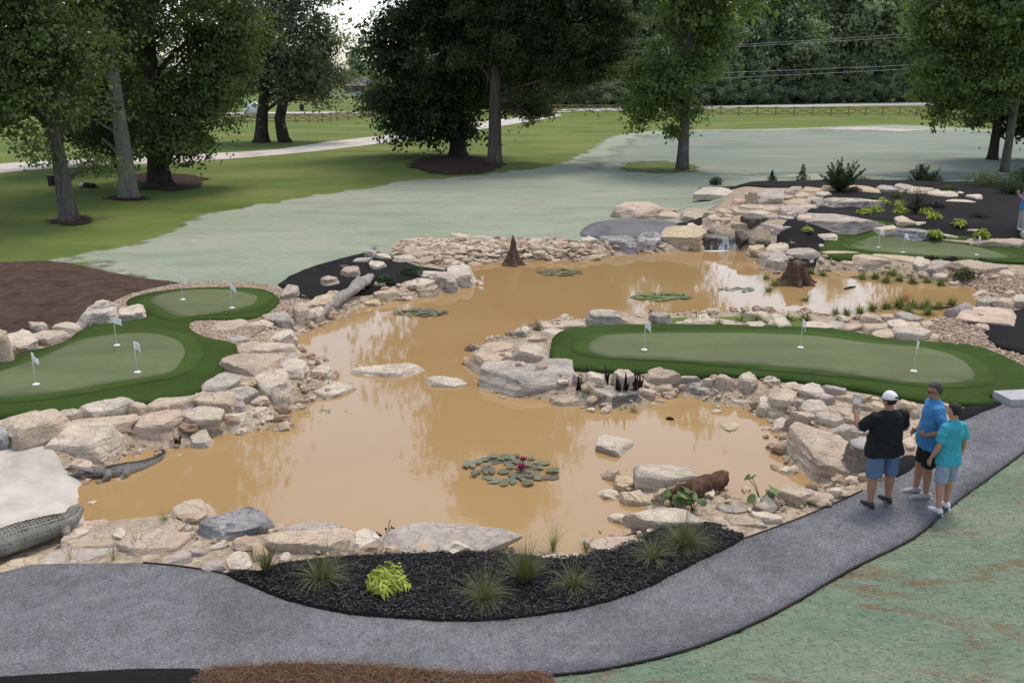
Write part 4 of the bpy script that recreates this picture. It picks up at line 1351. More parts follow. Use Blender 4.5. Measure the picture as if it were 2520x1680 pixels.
def crown_pts(lobes, clump, per, seed, flat=0.75):
    """leaf positions: sprays of leaves on branch ends through each lobe, with gaps between them"""
    r = np.random.default_rng(seed)
    Cs, Ns, Ts, cen = [], [], [], []
    for (cx, cy, cz, rx, ry, rz) in lobes:
        area = 4 * math.pi * (((rx * ry) ** 1.6 + (rx * rz) ** 1.6 + (ry * rz) ** 1.6) / 3) ** (1 / 1.6)
        k = max(4, int(area / (clump * clump * 1.35)))
        d = r.normal(size=(k, 3))
        d /= np.linalg.norm(d, axis=1, keepdims=True)
        rad = 0.42 + 0.75 * r.random(k)
        c = np.array((cx, cy, cz)) + d * np.array((rx, ry, rz)) * rad[:, None]
        ok = fbm(c * (0.55 / clump) + seed, 2) > -0.26
        d, c, rad = d[ok], c[ok], rad[ok]
        k = len(c)
        cr = clump * (0.45 + 0.75 * r.random(k)) * np.where(rad > 0.95, 0.62, 1.0)
        ct = r.random(k)
        ax = d * np.array((1, 1, .3)) + r.normal(size=(k, 3)) * .35 + np.array((0, 0, -.18))
        ax /= np.linalg.norm(ax, axis=1, keepdims=True)
        m = np.maximum(10, (per * (cr / clump) ** 2).astype(int))
        for q in range(k):
            e = r.normal(size=(m[q], 3))
            e /= np.linalg.norm(e, axis=1, keepdims=True)
            rr = (r.random((m[q], 1)) ** 0.5)
            off = e * rr * cr[q] * np.array((1, 1, flat * .8))
            off = off + ax[q] * (off @ ax[q])[:, None] * 0.9
            far_ = r.random(m[q]) < .10
            off[far_] *= 1.9
            Cs.append(c[q] + off)
            Ns.append(e * 0.5 + d[q] * 0.35 + np.array((0, 0, 0.6)))
            Ts.append(ct[q] * 0.65 + r.random(m[q]) * 0.45 - .05)
        cen.append(c)
    return np.vstack(Cs), np.vstack(Ns), np.concatenate(Ts), np.vstack(cen)

def trunk_mesh(path, rads, limbs, seed, flare=1.7, lobed=5):
    bm = bmesh.new()
    r = random.Random(seed)
    rings = bm_tube(bm, path, rads, 16)
    p0 = Vector(path[0])
    for ring in rings[:3]:                       # buttress roots
        for k, v in enumerate(ring):
            dz = max(0.0, 1 - (v.co.z - p0.z) / 1.2)
            dirv = (v.co - Vector((p0.x, p0.y, v.co.z)))
            v.co += dirv * (flare - 1) * dz ** 2 * (0.65 + 0.35 * math.cos(lobed * 2 * math.pi * k / 16 + seed))
    for a_, b_, ra in limbs:
        a_, b_ = Vector(a_), Vector(b_)
        mid = a_.lerp(b_, 0.5) + Vector((r.uniform(-.4, .4), r.uniform(-.4, .4), r.uniform(0.1, .9)))
        q = [a_, a_.lerp(mid, 0.55) + Vector((0, 0, .12)), mid, mid.lerp(b_, 0.6), b_]
        bm_tube(bm, q, [ra, ra * .8, ra * .6, ra * .4, ra * .15], 6)
    return mesh_bm('trunk', bm)

def up(y_disp, dist):
    """height of something seen at that row, at that distance"""
    v = (y_disp * DS - 840.0) / FPX
    return CAM_H - dist * (SP + v * CP) / (CP - v * SP)

def px_m(dist):
    return DS * dist / (FPX * CP) * 0.985

def tree(name, bx, by, top, h, rb, lobes_px, lobes_m, mat, bark_, label, clump=1.0, per=130, leaf=0.24, extra_trunks=(), nlimb=16, seed=1, flare=1.6, needles=False, stubs=()):
    """bx,by: foot of the trunk in the view; top: lean of the trunk tip (m, m); lobes_px: crown masses read in the view"""
    p = GD(bx, by)
    root = empty(name, p, label=label, cat='tree')
    k = px_m(p.y)
    lobes = []
    rr = random.Random(seed)
    for L in lobes_px:
        lx, ly, rx, ry = L[:4]
        dy = L[4] if len(L) > 4 else rr.uniform(-1.0, 1.0)
        lobes.append(((lx - bx) * k * (p.y + dy) / p.y, dy, up(ly, p.y + dy) - p.z, rx * k, max(rx * k * 0.85, 0.6), ry * k))
    C, N_, T, cen = crown_pts(lobes, clump, per, seed)
    V, F, tv = leaf_cards(C, N_, leaf, 0.20 if needles else 0.62, seed + 1, tint=T)
    parts = [(V, F, tv)]
    allc = cen
    if lobes_m:
        C2, N2, T2, cen2 = crown_pts(lobes_m, clump * 1.5, per * 0.55, seed + 9)
        V2, F2, tv2 = leaf_cards(C2, N2, leaf * 1.9, 0.25 if needles else 0.62, seed + 2, tint=T2)
        parts.append((V2, F2 + len(V), tv2))
        allc = np.vstack([cen, cen2])
    me = mesh_np('crown', np.vstack([q[0] for q in parts]), np.vstack([q[1] for q in parts]), False, {'tint': np.concatenate([q[2] for q in parts])})
    link('crown', me, M[mat], root)
    n = 7
    path = [Vector((top[0] * (i / n) ** 1.3, top[1] * (i / n), h * 0.92 * i / n if i else -0.3)) for i in range(n + 1)]
    path.insert(1, Vector((path[1].x * .2, path[1].y * .2, 0.35)))
    path.insert(2, Vector((path[2].x * .4, path[2].y * .4, 1.2)))
    rads = [rb * 1.12, rb * 1.08, rb] + [rb * (1 - 0.13 * i) for i in range(1, n)] + [rb * 0.1]
    limbs = []
    order = np.argsort(np.random.default_rng(seed + 5).random(len(allc)))[:nlimb]
    for q in order:
        c = allc[q]
        zt = max(0.9, min(c[2] * 0.72, h * 0.85))
        f = zt / (h * 0.92)
        a_ = (top[0] * f ** 1.3, top[1] * f, zt)
        limbs.append((a_, tuple(c), rb * 0.30))
    for (x1, y1, x2, y2, ra) in stubs:
        limbs.append((((x1 - bx) * k, -0.2, up(y1, p.y) - p.z), ((x2 - bx) * k, -1.0, up(y2, p.y) - p.z), ra))
    link('trunk', trunk_mesh(path, rads, limbs, seed, flare), M[bark_], root)
    for tp, tr in extra_trunks:
        bm = bmesh.new()
        bm_tube(bm, tp, tr, 12)
        link('trunk', mesh_bm('trunk', bm), M[bark_], root)
    return root

tree('oak_tree', 159, 507, (-1.3, 0.5), 19, 0.36,
     [(40, 150, 130, 95), (170, 60, 120, 80), (-60, 230, 110, 100), (60, 285, 110, 38), (215, 150, 75, 80), (235, 250, 55, 45), (-10, 325, 80, 24, -1.5), (130, 345, 60, 26, -1.2), (215, 385, 30, 26, 1.0), (110, 200, 90, 90), (120, 120, 100, 100), (60, 60, 120, 80), (250, 60, 70, 80), (0, 240, 100, 60)],
     [(-1, 1, 12.5, 5.5, 5.0, 4.0), (-4, 0, 11, 4, 4, 3), (0.5, 0, 16, 3.6, 3.6, 2.8)], 'leaf_oak', 'bark_grey', 'oak with slender grey trunk leaning left, low leafy branches', 0.95, 150, 0.19, seed=11, nlimb=20,
     stubs=((178, 290, 205, 262, .07), (172, 330, 200, 280, .05)))
tree('pale_tree', 298, 454, (-1.2, 1.0), 22, 0.44,
     [(280, 40, 95, 70), (230, 130, 70, 70), (330, -10, 90, 50), (255, 250, 50, 60, 1.5), (255, 330, 50, 40, 2.0), (220, 340, 50, 35, 2.0), (240, 190, 60, 60, 2.0), (200, 290, 50, 50, 2.5)],
     [(-1.5, 1, 15, 5.0, 5.0, 4.0), (-0.5, 0, 19, 3.6, 3.6, 2.6)], 'leaf_dark', 'bark_pale', 'tree with smooth pale trunk and bare horizontal branch', 1.0, 130, 0.22, seed=21, nlimb=14, flare=1.5,
     stubs=((300, 110, 352, 110, .12), (288, 55, 345, 85, .06)))
tree('dark_oak_tree', 367, 427, (0.3, 0.8), 21, 0.60,
     [(430, 110, 130, 120), (510, 50, 110, 110), (370, 60, 120, 90), (470, 220, 100, 60), (400, 275, 70, 40, -2.0), (440, 315, 60, 40, -2.0), (490, 325, 35, 28, -1.5), (540, 170, 50, 80), (330, 200, 60, 80, 2.0), (420, 345, 44, 22, -2.0), (300, 110, 90, 110, 2.5), (350, 250, 60, 50, 2.5), (560, 60, 60, 90, 1.0), (470, 270, 70, 50, -1)],
     [(1.5, 1, 14, 6.0, 5.5, 4.0), (0.5, 0, 18, 4.2, 4.2, 3.0), (4.0, 0, 12, 3.4, 3.4, 3)], 'leaf_oak', 'bark_dark', 'broad oak with thick black trunk in a mulch mound', 1.0, 150, 0.24, seed=31, nlimb=18, flare=1.9)
tree('shade_tree', 270, 385, (0.0, 0.5), 18, 0.34,
     [(255, 180, 90, 120), (180, 250, 80, 70), (330, 260, 60, 70), (250, 320, 70, 30)], [(0, 0, 13, 5, 5, 4)], 'leaf_dark', 'bark_dark', 'dark tree half hidden behind the pale trunk', 1.3, 130, 0.34, seed=41)
tree('grey_tree', 600, 327, (3.6, 0.6), 20, 0.62,
     [(670, 90, 105, 95), (600, 50, 80, 70), (730, 60, 70, 70), (690, 170, 90, 38), (755, 185, 40, 40), (735, 225, 26, 26, -1.5), (570, 160, 55, 55), (640, 150, 80, 50), (650, 10, 100, 60), (560, 90, 60, 70), (700, 215, 60, 16, 1.0), (610, 200, 50, 24, 1.0)],
     [(4, 0, 15.5, 5.0, 5.0, 3.0)], 'leaf_grey', 'bark_dark', 'grey green leafy tree with two crossing leaning trunks', 1.4, 120, 0.34,
     extra_trunks=(([(2.4, 0.3, -0.3), (2.1, 0.3, 0.4), (1.9, 0.2, 2.2), (2.6, 0.1, 4.5), (3.4, 0, 7.0)], [.75, .62, .52, .46, .3]),), nlimb=26, seed=51, flare=1.8)
tree('magnolia_tree', 1052, 357, (0.3, 0.5), 27, 0.62,
     [(1000, 150, 140, 120), (1070, 50, 130, 90), (945, 110, 80, 110), (930, 240, 70, 50), (1030, 260, 100, 42), (980, 305, 60, 24), (1085, 290, 50, 26), (1110, 180, 80, 80), (915, 30, 65, 60), (1000, -10, 120, 60), (960, 290, 70, 36), (1040, 300, 60, 26), (1010, 210, 120, 70), (925, 180, 65, 80), (1090, 120, 90, 90)],
     [(0, 0, 18, 6.8, 6.2, 5.0), (0.5, 0, 23.5, 4.8, 4.8, 4.0), (-3.5, 0, 16, 4, 4, 4)], 'leaf_dark', 'bark_dark', 'dense dark tree with low skirt beside the tall pine', 1.3, 150, 0.32, seed=61, nlimb=20, flare=1.7)
tree('pine_tree', 1136, 376, (0.6, 0.4), 29, 0.50,
     [(1190, 35, 80, 30), (1290, 30, 90, 32), (1340, 90, 80, 22), (1250, 130, 70, 20), (1090, 128, 60, 20), (1210, 250, 55, 14), (1225, 285, 28, 24), (1180, 278, 30, 14), (1160, 75, 60, 24), (1400, 40, 60, 30), (1110, 10, 60, 30), (1230, 80, 90, 40), (1310, 150, 90, 36), (1200, 180, 70, 30), (1380, 150, 70, 40), (1260, 210, 60, 24), (1170, 130, 50, 24), (1300, -10, 110, 40)],
     [(2, 0, 15, 5, 4.5, 2.0), (1, 0, 20, 5.4, 5.4, 3.0), (0.5, 0, 26, 4.0, 4.0, 3.0), (6, 0, 17, 4, 4, 2.4)], 'leaf_pine', 'bark_pine', 'tall straight pine with bare grey brown trunk', 0.95, 330, 0.40, seed=71, nlimb=26, flare=1.25, needles=True,
     stubs=((1140, 232, 1225, 275, .13), (1137, 262, 1180, 270, .07), (1120, 210, 1122, 150, .05)))
tree('sweetgum_tree', 1567, 390, (0.1, 0.3), 19, 0.40,
     [(1560, 60, 80, 80), (1520, 180, 60, 60), (1465, 245, 40, 36), (1440, 285, 26, 22), (1500, 270, 50, 26), (1560, 260, 40, 26), (1590, 180, 42, 70), (1470, 160, 40, 22), (1610, 90, 45, 60), (1545, 295, 34, 18), (1500, 230, 50, 40), (1590, 20, 60, 60)],
     [(0.5, 0, 13, 4.2, 4.0, 3.4), (0.2, 0, 16.5, 2.9, 2.9, 2.4)], 'leaf_bright', 'bark_grey', 'bright green tree with slim grey trunk amid hydroseed', 0.95, 170, 0.25, seed=81, nlimb=20, flare=1.4)
tree('leaning_tree', 2306, 396, (0.9, 0.4), 22, 0.28,
     [(2200, 60, 115, 95), (2130, 160, 60, 60), (2170, 215, 70, 40), (2250, 180, 80, 60), (2155, 258, 40, 16), (2320, 90, 70, 90), (2105, 70, 40, 70), (2200, 130, 90, 80), (2170, 190, 60, 60), (2260, 90, 90, 90), (2160, 20, 90, 60)],
     [(-2, 0, 13, 5, 5, 4), (1, 0, 17, 4.6, 4.6, 3.2)], 'leaf_bright', 'bark_grey', 'slender vine clad tree by the picture edge', 1.0, 160, 0.26, seed=91, nlimb=18, flare=1.3)
tree('edge_tree', 2279, 367, (0.2, 0.3), 21, 0.34,
     [(2290, 230, 70, 60), (2240, 130, 80, 80), (2340, 200, 60, 90), (2260, 275, 55, 22), (2330, 290, 50, 22)],
     [(1, 0, 14, 5, 5, 4), (2, 0, 18, 4, 4, 3)], 'leaf_dark', 'bark_dark', 'dark trunked tree behind the slender vine clad one', 1.2, 140, 0.32, seed=101)
tree('outer_tree', 2400, 372, (0.0, 0.4), 22, 0.36,
     [(2390, 120, 90, 100), (2370, 250, 60, 50), (2440, 250, 70, 50), (2380, 320, 30, 25)],
     [(0, 0, 15, 6, 6, 5)], 'leaf_dark', 'bark_dark', 'dark leafy tree cut by the right picture edge', 1.2, 130, 0.34, seed=111)
tree('outer_oak_tree', -120, 430, (0.0, 0.4), 20, 0.4, [(-110, 150, 120, 130), (-60, 270, 80, 60)], [(0, 0, 13, 6, 6, 5)], 'leaf_oak', 'bark_grey', 'oak whose foliage enters at the left picture edge', 1.3, 120, 0.34, seed=121)

# far wood beyond the road: four kinds, copied
def far_proto(name, h, r_, seed, mat, dens=1.0, conic=False):
    root = empty(name, (0, 0, 0))
    rr = random.Random(seed)
    lobes = []
    n = 9
    for i in range(n):
        f = i / (n - 1)
        z = h * (0.10 + 0.82 * f)
        w_ = r_ * ((1.0 - 0.75 * f) if conic else (0.85 + 0.4 * math.sin(math.pi * min(f * 1.15, 1)) - 0.55 * f * f))
        a_ = rr.uniform(0, 6.28)
        lobes.append((math.cos(a_) * w_ * .45, math.sin(a_) * w_ * .45, z, w_ * .75, w_ * .75, h * 0.12))
    C, N_, T, cen = crown_pts(lobes, 1.7, 95 * dens, seed)
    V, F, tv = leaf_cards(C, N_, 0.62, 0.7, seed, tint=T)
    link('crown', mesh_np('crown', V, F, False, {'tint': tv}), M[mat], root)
    limbs = [((0, 0, c[2] * .7), tuple(c), 0.10) for c in cen[::max(1, len(cen) // 9)]]
    link('trunk', trunk_mesh([Vector((0, 0, z)) for z in (-.3, .4, 1.5, h * .4, h * .9)], [.42, .38, .34, .24, .05], limbs, seed), M['bark_dark'], root)
    return root

def copy_tree(o, loc, rz, s_, **kw):
    c = o.copy()
    col.objects.link(c)
    c.location, c.rotation_euler, c.scale = loc, (0, 0, rz), (s_, s_, s_)
    for ch in o.children:
        d = ch.copy()
        col.objects.link(d)
        d.parent = c
    return tag(c, **kw)

protos = [far_proto('far_tree', 21, 5.6, 201, 'leaf_far_haze', 1.15), far_proto('far_tree', 24, 5.0, 202, 'leaf_far_haze', 1.1), far_proto('far_tree', 19, 6.2, 203, 'leaf_far_haze', 1.1), far_proto('far_pine', 25, 4.4, 204, 'leaf_oak', 1.2, True)]
used = set()
def put_far(k, x, y, s_, lab, grp):
    rz = random.uniform(0, 6.28)
    if k not in used:
        used.add(k)
        o = protos[k]
        o.location, o.rotation_euler, o.scale = (x, y, 0), (0, 0, rz), (s_, s_, s_)
        tag(o, lab, 'tree', grp)
    else:
        copy_tree(protos[k], (x, y, 0), rz, s_, label=lab, cat='tree', group=grp)
random.seed(5)
for x in np.arange(-14, 190, 5.6):                # wood beyond the road, right of the entrance
    y = 196 + x * 0.5 + random.uniform(-5, 7)
    k = random.choice([0, 1, 2]) if x > 22 else random.choice([0, 3, 2])
    put_far(k, x + random.uniform(-2, 2), y, random.uniform(.95, 1.22), 'leafy tree in the wood behind the far road', 'trees in the wood behind the far road')
for x in np.arange(-12, 200, 6.5):
    y = 208 + x * .36 + random.uniform(-4, 8)
    az = x / y
    tall = not (.205 < az < .262 or .125 < az < .15)
    put_far(random.choice([0, 1, 3]), x + random.uniform(-2, 2), y, random.uniform(1.75, 2.1) if tall else 1.05, 'taller tree deeper in the wood behind the far road', 'taller trees deeper in the far wood')
for x in np.arange(-10, 180, 4.6):                 # low edge of the wood
    put_far(2, x, 187 + x * 0.5, random.uniform(.30, .55), 'low bushy tree at the edge of the far wood', 'bushy trees at the edge of the far wood')
for x, y, s_ in ((-95, 165, .9), (-82, 172, 1.0), (-70, 178, .85), (-106, 158, 1.0), (-118, 150, .9), (-88, 190, 1.1), (-60, 195, .8)):
    put_far(random.choice([0, 2]), x, y, s_, 'tree beyond the side road behind the oaks', 'trees beyond the side road')
for x, y, s_ in ((-58, 350, .72), (-47, 340, .62), (-70, 345, .8), (-82, 350, .85), (-36, 335, .75), (-28, 300, .8), (-25, 260, .8), (-98, 350, .9), (-18, 230, .8), (-62, 390, .85), (-45, 400, .8)):
    put_far(random.choice([0, 1, 2]), x, y, s_, 'hazy tree round the far house', 'trees round the far house')
for x, y, s_ in ((-22.6, 152, .33), (-20.6, 150, .42), (-19, 154, .36)):
    put_far(3, x, y, s_, 'dark evergreen clump beside the side road', 'dark evergreens beside the side road')

# ------------------------------------------------------------------ rail fences with crossed braces
def fence(name, pts, bay, h, label, mat='fence_wood', cross=True, rails=(0.95, 0.22), th=0.125):
    P = [Vector((*unproj(x, y), 0.0)) for x, y in pts]
    root = empty(name, P[0], label=label, cat='fence')
    inv = root.location.copy()
    L = [0.0]
    for i in range(1, len(P)):
        L.append(L[-1] + (P[i] - P[i - 1]).length)
    n = max(1, round(L[-1] / bay))
    def at(s):
        for i in range(1, len(P)):
            if s <= L[i] + 1e-6:
                return P[i - 1].lerp(P[i], (s - L[i - 1]) / max(L[i] - L[i - 1], 1e-6))
        return P[-1]
    Q = [at(L[-1] * i / n) - inv for i in range(n + 1)]
    pm = {}
    def bar(nm, a_, b_, t_):
        d = b_ - a_
        key = (nm, round(d.length, 1), t_)
        if key not in pm:
            bm = bmesh.new()
            bm_box(bm, (0.5, 0, 0), (1, 1, 1), 0, 0, 0.0)
            pm[key] = mesh_bm(nm, bm, False)
        o = link(nm, pm[key], M[mat], root)
        o.location = a_
        o.rotation_euler = d.to_track_quat('X', 'Z').to_euler()
        o.scale = (d.length, t_, t_)
    for q in Q:
        bar('post', q + Vector((0, 0, -.2)), q + Vector((0, 0, h * 1.08)), th * 1.7)
    for i in range(n):
        for rz in rails:
            bar('rail', Q[i] + Vector((0, 0, h * rz)), Q[i + 1] + Vector((0, 0, h * rz)), th)
        if cross:
            up_ = Vector((0, -.06, 0))
            bar('brace', Q[i] + Vector((0, 0, h * rails[-1])) + up_, Q[i + 1] + Vector((0, 0, h * rails[0])) + up_, th)
            bar('brace', Q[i] + Vector((0, 0, h * rails[0])) - up_, Q[i + 1] + Vector((0, 0, h * rails[-1])) - up_, th)
    return root
fence('rail_fence', [(1328, 277), (1560, 279), (1750, 284), (2050, 285), (2420, 283)], 2.9, 1.35, 'long brown rail fence with crossed braces along far road')
fence('rail_fence', [(560, 304), (695, 302), (747, 303), (803, 300), (837, 296), (971, 291), (1040, 288)], 2.4, 1.15, 'curved brown rail fence with crossed braces near the entrance')
fence('white_fence', [(715, 239), (766, 239), (822, 239), (905, 238)], 3.0, 1.3, 'distant white rail fence in front of the house', 'white_paint', False, (0.95, 0.62, 0.30), 0.16)

# house far behind
p = Vector((*unproj(892, 231), 0))
house = empty('far_house', p, R(-8), label='low house with grey hipped roof beyond the white fence', cat='house')
bm = bmesh.new(); bm_box(bm, (0, 4, 1.4), (13, 8, 2.8)); link('wall', mesh_bm('wall', bm, False), M['brick_wall'], house)
bm = bmesh.new()
v = [bm.verts.new(c) for c in ((-7.4, -.8, 2.75), (7.4, -.8, 2.75), (7.4, 8.8, 2.75), (-7.4, 8.8, 2.75), (-3, 4, 5.6), (3, 4, 5.6))]
for f in ((0, 1, 5, 4), (1, 2, 5), (2, 3, 4, 5), (3, 0, 4), (3, 2, 1, 0)):
    bm.faces.new([v[i] for i in f])
roof = link('roof', mesh_bm('roof', bm, False), M['shingle'], house)
for x in (-4.6, -1.4, 3.4):
    bm = bmesh.new(); bm_box(bm, (x, -.03, 1.5), (1.3, .12, 1.3)); wn_ = link('window', mesh_bm('window', bm, False), M['white_paint'], house)
    bm = bmesh.new(); bm_box(bm, (x, -.10, 1.5), (1.1, .06, 1.1)); link('pane', mesh_bm('pane', bm, False), M['glass_dark'], wn_)
bm = bmesh.new(); bm_box(bm, (1.1, -.04, 1.05), (1.0, .12, 2.1)); link('door', mesh_bm('door', bm, False), M['fence_wood'], house)

# mailbox / marker by the side road, and a lamp of dark foliage trunk
p = Vector((*unproj(743, 273), 0))
mb = empty('roadside_bin', p, label='small dark bin standing by the side road', cat='bin')
bm = bmesh.new(); bm_tube(bm, [(0, 0, 0), (0, 0, .1), (0, 0, 1.0), (0, 0, 1.12)], [.33, .36, .42, .38], 14); link('body', mesh_bm('body', bm), M['black_plastic'], mb)
bm = bmesh.new(); bm_tube(bm, [(0, 0, 1.10), (0, 0, 1.16), (0, 0, 1.2)], [.44, .44, .2], 14); link('lid', mesh_bm('lid', bm), M['black_plastic'], mb)

# parked white vehicles seen under the grey tree
def van(px, py, rz, lab):
    p = Vector((*unproj(px, py), 0))
    t = empty('parked_van', p, rz, label=lab, cat='van')
    bm = bmesh.new()
    prof = [(-2.5, .45), (-2.55, 1.2), (-2.45, 2.2), (1.0, 2.25), (1.75, 1.35), (2.5, 1.15), (2.55, .45)]
    a_ = [bm.verts.new((x, -.95, z)) for x, z in prof]
    b_ = [bm.verts.new((x, .95, z)) for x, z in prof]
    bm.faces.new(a_[::-1]); bm.faces.new(b_)
    for i in range(len(prof)):
        j = (i + 1) % len(prof)
        bm.faces.new((a_[i], a_[j], b_[j], b_[i]))
    bmesh.ops.bevel(bm, geom=bm.edges[:], offset=.08, segments=2, affect='EDGES')
    link('body', mesh_bm('body', bm), M['van_white'], t)
    for s in (-1, 1):
        bm = bmesh.new(); bm_box(bm, (.95, s * .96, 1.7), (.9, .03, .6)); link('window', mesh_bm('window', bm, False), M['glass_dark'], t)
    bm = bmesh.new(); bm_box(bm, (1.42, 0, 1.82), (.05, 1.6, .75), 0, 0); o = link('windscreen', mesh_bm('windscreen', bm, False), M['glass_dark'], t)
    for x in (-1.6, 1.6):
        for s in (-1, 1):
            bm = bmesh.new(); bm_tube(bm, [(x, s * .98, .38), (x, s * .78, .38)], [.38, .38], 18); link('wheel', mesh_bm('wheel', bm), M['black_plastic'], t)
    return t
van(620, 288, R(112), 'white van parked left of the crossing trunks')

# overhead wires, hung between poles beyond the picture
def wire(pts, sag, label):
    a_, b_ = [Vector(q) for q in pts]
    bm = bmesh.new()
    n = 24
    bm_tube(bm, [a_.lerp(b_, i / n) - Vector((0, 0, 4 * sag * (i / n) * (1 - i / n))) for i in range(n + 1)], [.026] * (n + 1), 5)
    link('power_line', mesh_bm('power_line', bm), M['wire'], label=label, cat='wire')
def wp(px, py, y):
    v = (py - 840.0) / FPX
    t = y / (CP - v * SP)
    return ((px - 1260) / FPX * t, y, CAM_H - t * (SP + v * CP))
for (l, r_, lab) in (((1560, 118, 158), (2480, 62, 148), 'highest power line in front of the far wood'), ((1560, 122, 159), (2480, 70, 149), 'second highest power line in front of far wood'),
                     ((1560, 180, 158), (2480, 144, 148), 'third power line in front of the far wood'), ((1560, 195, 159), (2480, 152, 149), 'lowest power line in front of the far wood')):
    A_, B_ = Vector(wp(l[0], l[1], l[2])), Vector(wp(r_[0], r_[1], r_[2]))
    wire((A_ + (A_ - B_) * 0.6, B_ + (B_ - A_) * 0.35), 0.5, lab)

# small dark box fixed to the leftmost trunk, and the animal lying in its shade
p = GD(159, 507)
bx_ = bmesh.new(); bm_box(bx_, (0, 0, 0), (.22, .2, .42), 0, 0, .02); bm_box(bx_, (0, 0, .23), (.28, .26, .04))
o = link('feeder_box', mesh_bm('feeder_box', bx_, False), M['black_plastic'], label='dark box fixed to the leftmost oak trunk', cat='box')
o.location = (p.x - 0.62, p.y + .1, up(417, p.y))
p = GP(220, 463)
dg_ = empty('lying_animal', p, R(180), label='small black and white animal lying in tree shade', cat='animal')
bm = bmesh.new()
bm_tube(bm, [(-.42, 0, .10), (-.30, 0, .15), (-.05, 0, .17), (.15, 0, .18), (.27, 0, .2), (.33, 0, .21)], [.05, .13, .15, .15, .11, .07], 12)
for s in (-1, 1):
    bm_tube(bm, [(.2, s * .08, .1), (.32, s * .12, .05), (.46, s * .12, .03)], [.05, .04, .035], 8)
    bm_tube(bm, [(-.3, s * .1, .12), (-.15, s * .17, .06), (-.3, s * .17, .03)], [.08, .06, .035], 8)
bm_tube(bm, [(-.42, 0, .1), (-.55, .05, .05), (-.66, .1, .03)], [.04, .03, .015], 8)
link('body', remesh(mesh_bm('body', bm), .02, 3), M['dog_black'], dg_)
bm = bmesh.new(); bm_ell(bm, (.38, 0, .25), (.11, .09, .1)); bm_tube(bm, [(.42, 0, .23), (.5, 0, .2), (.55, 0, .19)], [.06, .05, .04], 8)
for s in (-1, 1):
    bm_tube(bm, [(.34, s * .07, .3), (.33, s * .1, .36), (.33, s * .12, .33)], [.03, .03, .01], 6)
link('head', remesh(mesh_bm('head', bm), .014, 2), M['white_paint'], dg_)

# ------------------------------------------------------------------ flags on the greens
def flag_protos():
    bm = bmesh.new()
    bm_tube(bm, [(0, 0, 0), (0, 0, .3), (0, 0, .66)], [.009, .008, .008], 8)
    pole = mesh_bm('pole', bm)
    bm = bmesh.new()
    bm_tube(bm, [(0, 0, -.01), (0, 0, .008), (0, 0, .018)], [.075, .075, .055], 18)
    cup = mesh_bm('cup_rim', bm)
    fl = []
    for droop in (0.35, 0.75, 1.1):
        bm = bmesh.new()
        nx_, nz_ = 8, 5
        g = [[None] * (nz_ + 1) for _ in range(nx_ + 1)]
        for i in range(nx_ + 1):
            for j in range(nz_ + 1):
                u, v = i / nx_, j / nz_
                x = .008 + u * .165 * (1 - .28 * droop)
                z = .655 - v * .15 - u * u * .12 * droop - u * .03
                y = .022 * math.sin(u * 7 + v * 2) * (0.3 + u)
                g[i][j] = bm.verts.new((x, y, z))
        for i in range(nx_):
            for j in range(nz_):
                bm.faces.new((g[i][j], g[i + 1][j], g[i + 1][j + 1], g[i][j + 1]))
        bmesh.ops.solidify(bm, geom=bm.faces[:], thickness=.002)
        fl.append(mesh_bm('flag', bm))
    return pole, cup, fl
PM, CM, FM = flag_protos()
FL = [(450, 737, 0, 'on the upper lobe of the left green, left one'), (571, 757.5, 1, 'on the upper lobe of the left green, right one'), (287.5, 849.5, 0, 'at the back of the lower left green'),
      (338, 915.5, 1, 'in the middle of the lower left green'), (88.5, 945.5, 1, 'nearest the picture edge on the lower left green'),
      (1585.5, 860.5, 1, 'at the pond tip end of the long green'), (1970, 855, 2, 'in the middle of the long green'), (2248.5, 913, 1, 'at the path end of the long green'),
      (2162, 608.5, 1, 'leftmost on the far narrow green'), (2222, 621, 0, 'middle of the far narrow green'), (2403.5, 627, 2, 'rightmost on the far narrow green')]
for i, (px, py, k, where) in enumerate(FL):
    p = GP(px, py, 0.09)
    t = empty('putting_flag', (p.x, p.y, p.z), R(-20 + 23 * (i % 4)), label='white putting flag ' + where, cat='flag', group='white flags on the putting greens')
    link('pole', PM, M['flag_pole'], t); link('flag', FM[k], M['flag_cloth'], t); link('cup_rim', CM, M['white_paint'], t)
    t.scale = (1.0, 1.0, 1.06)

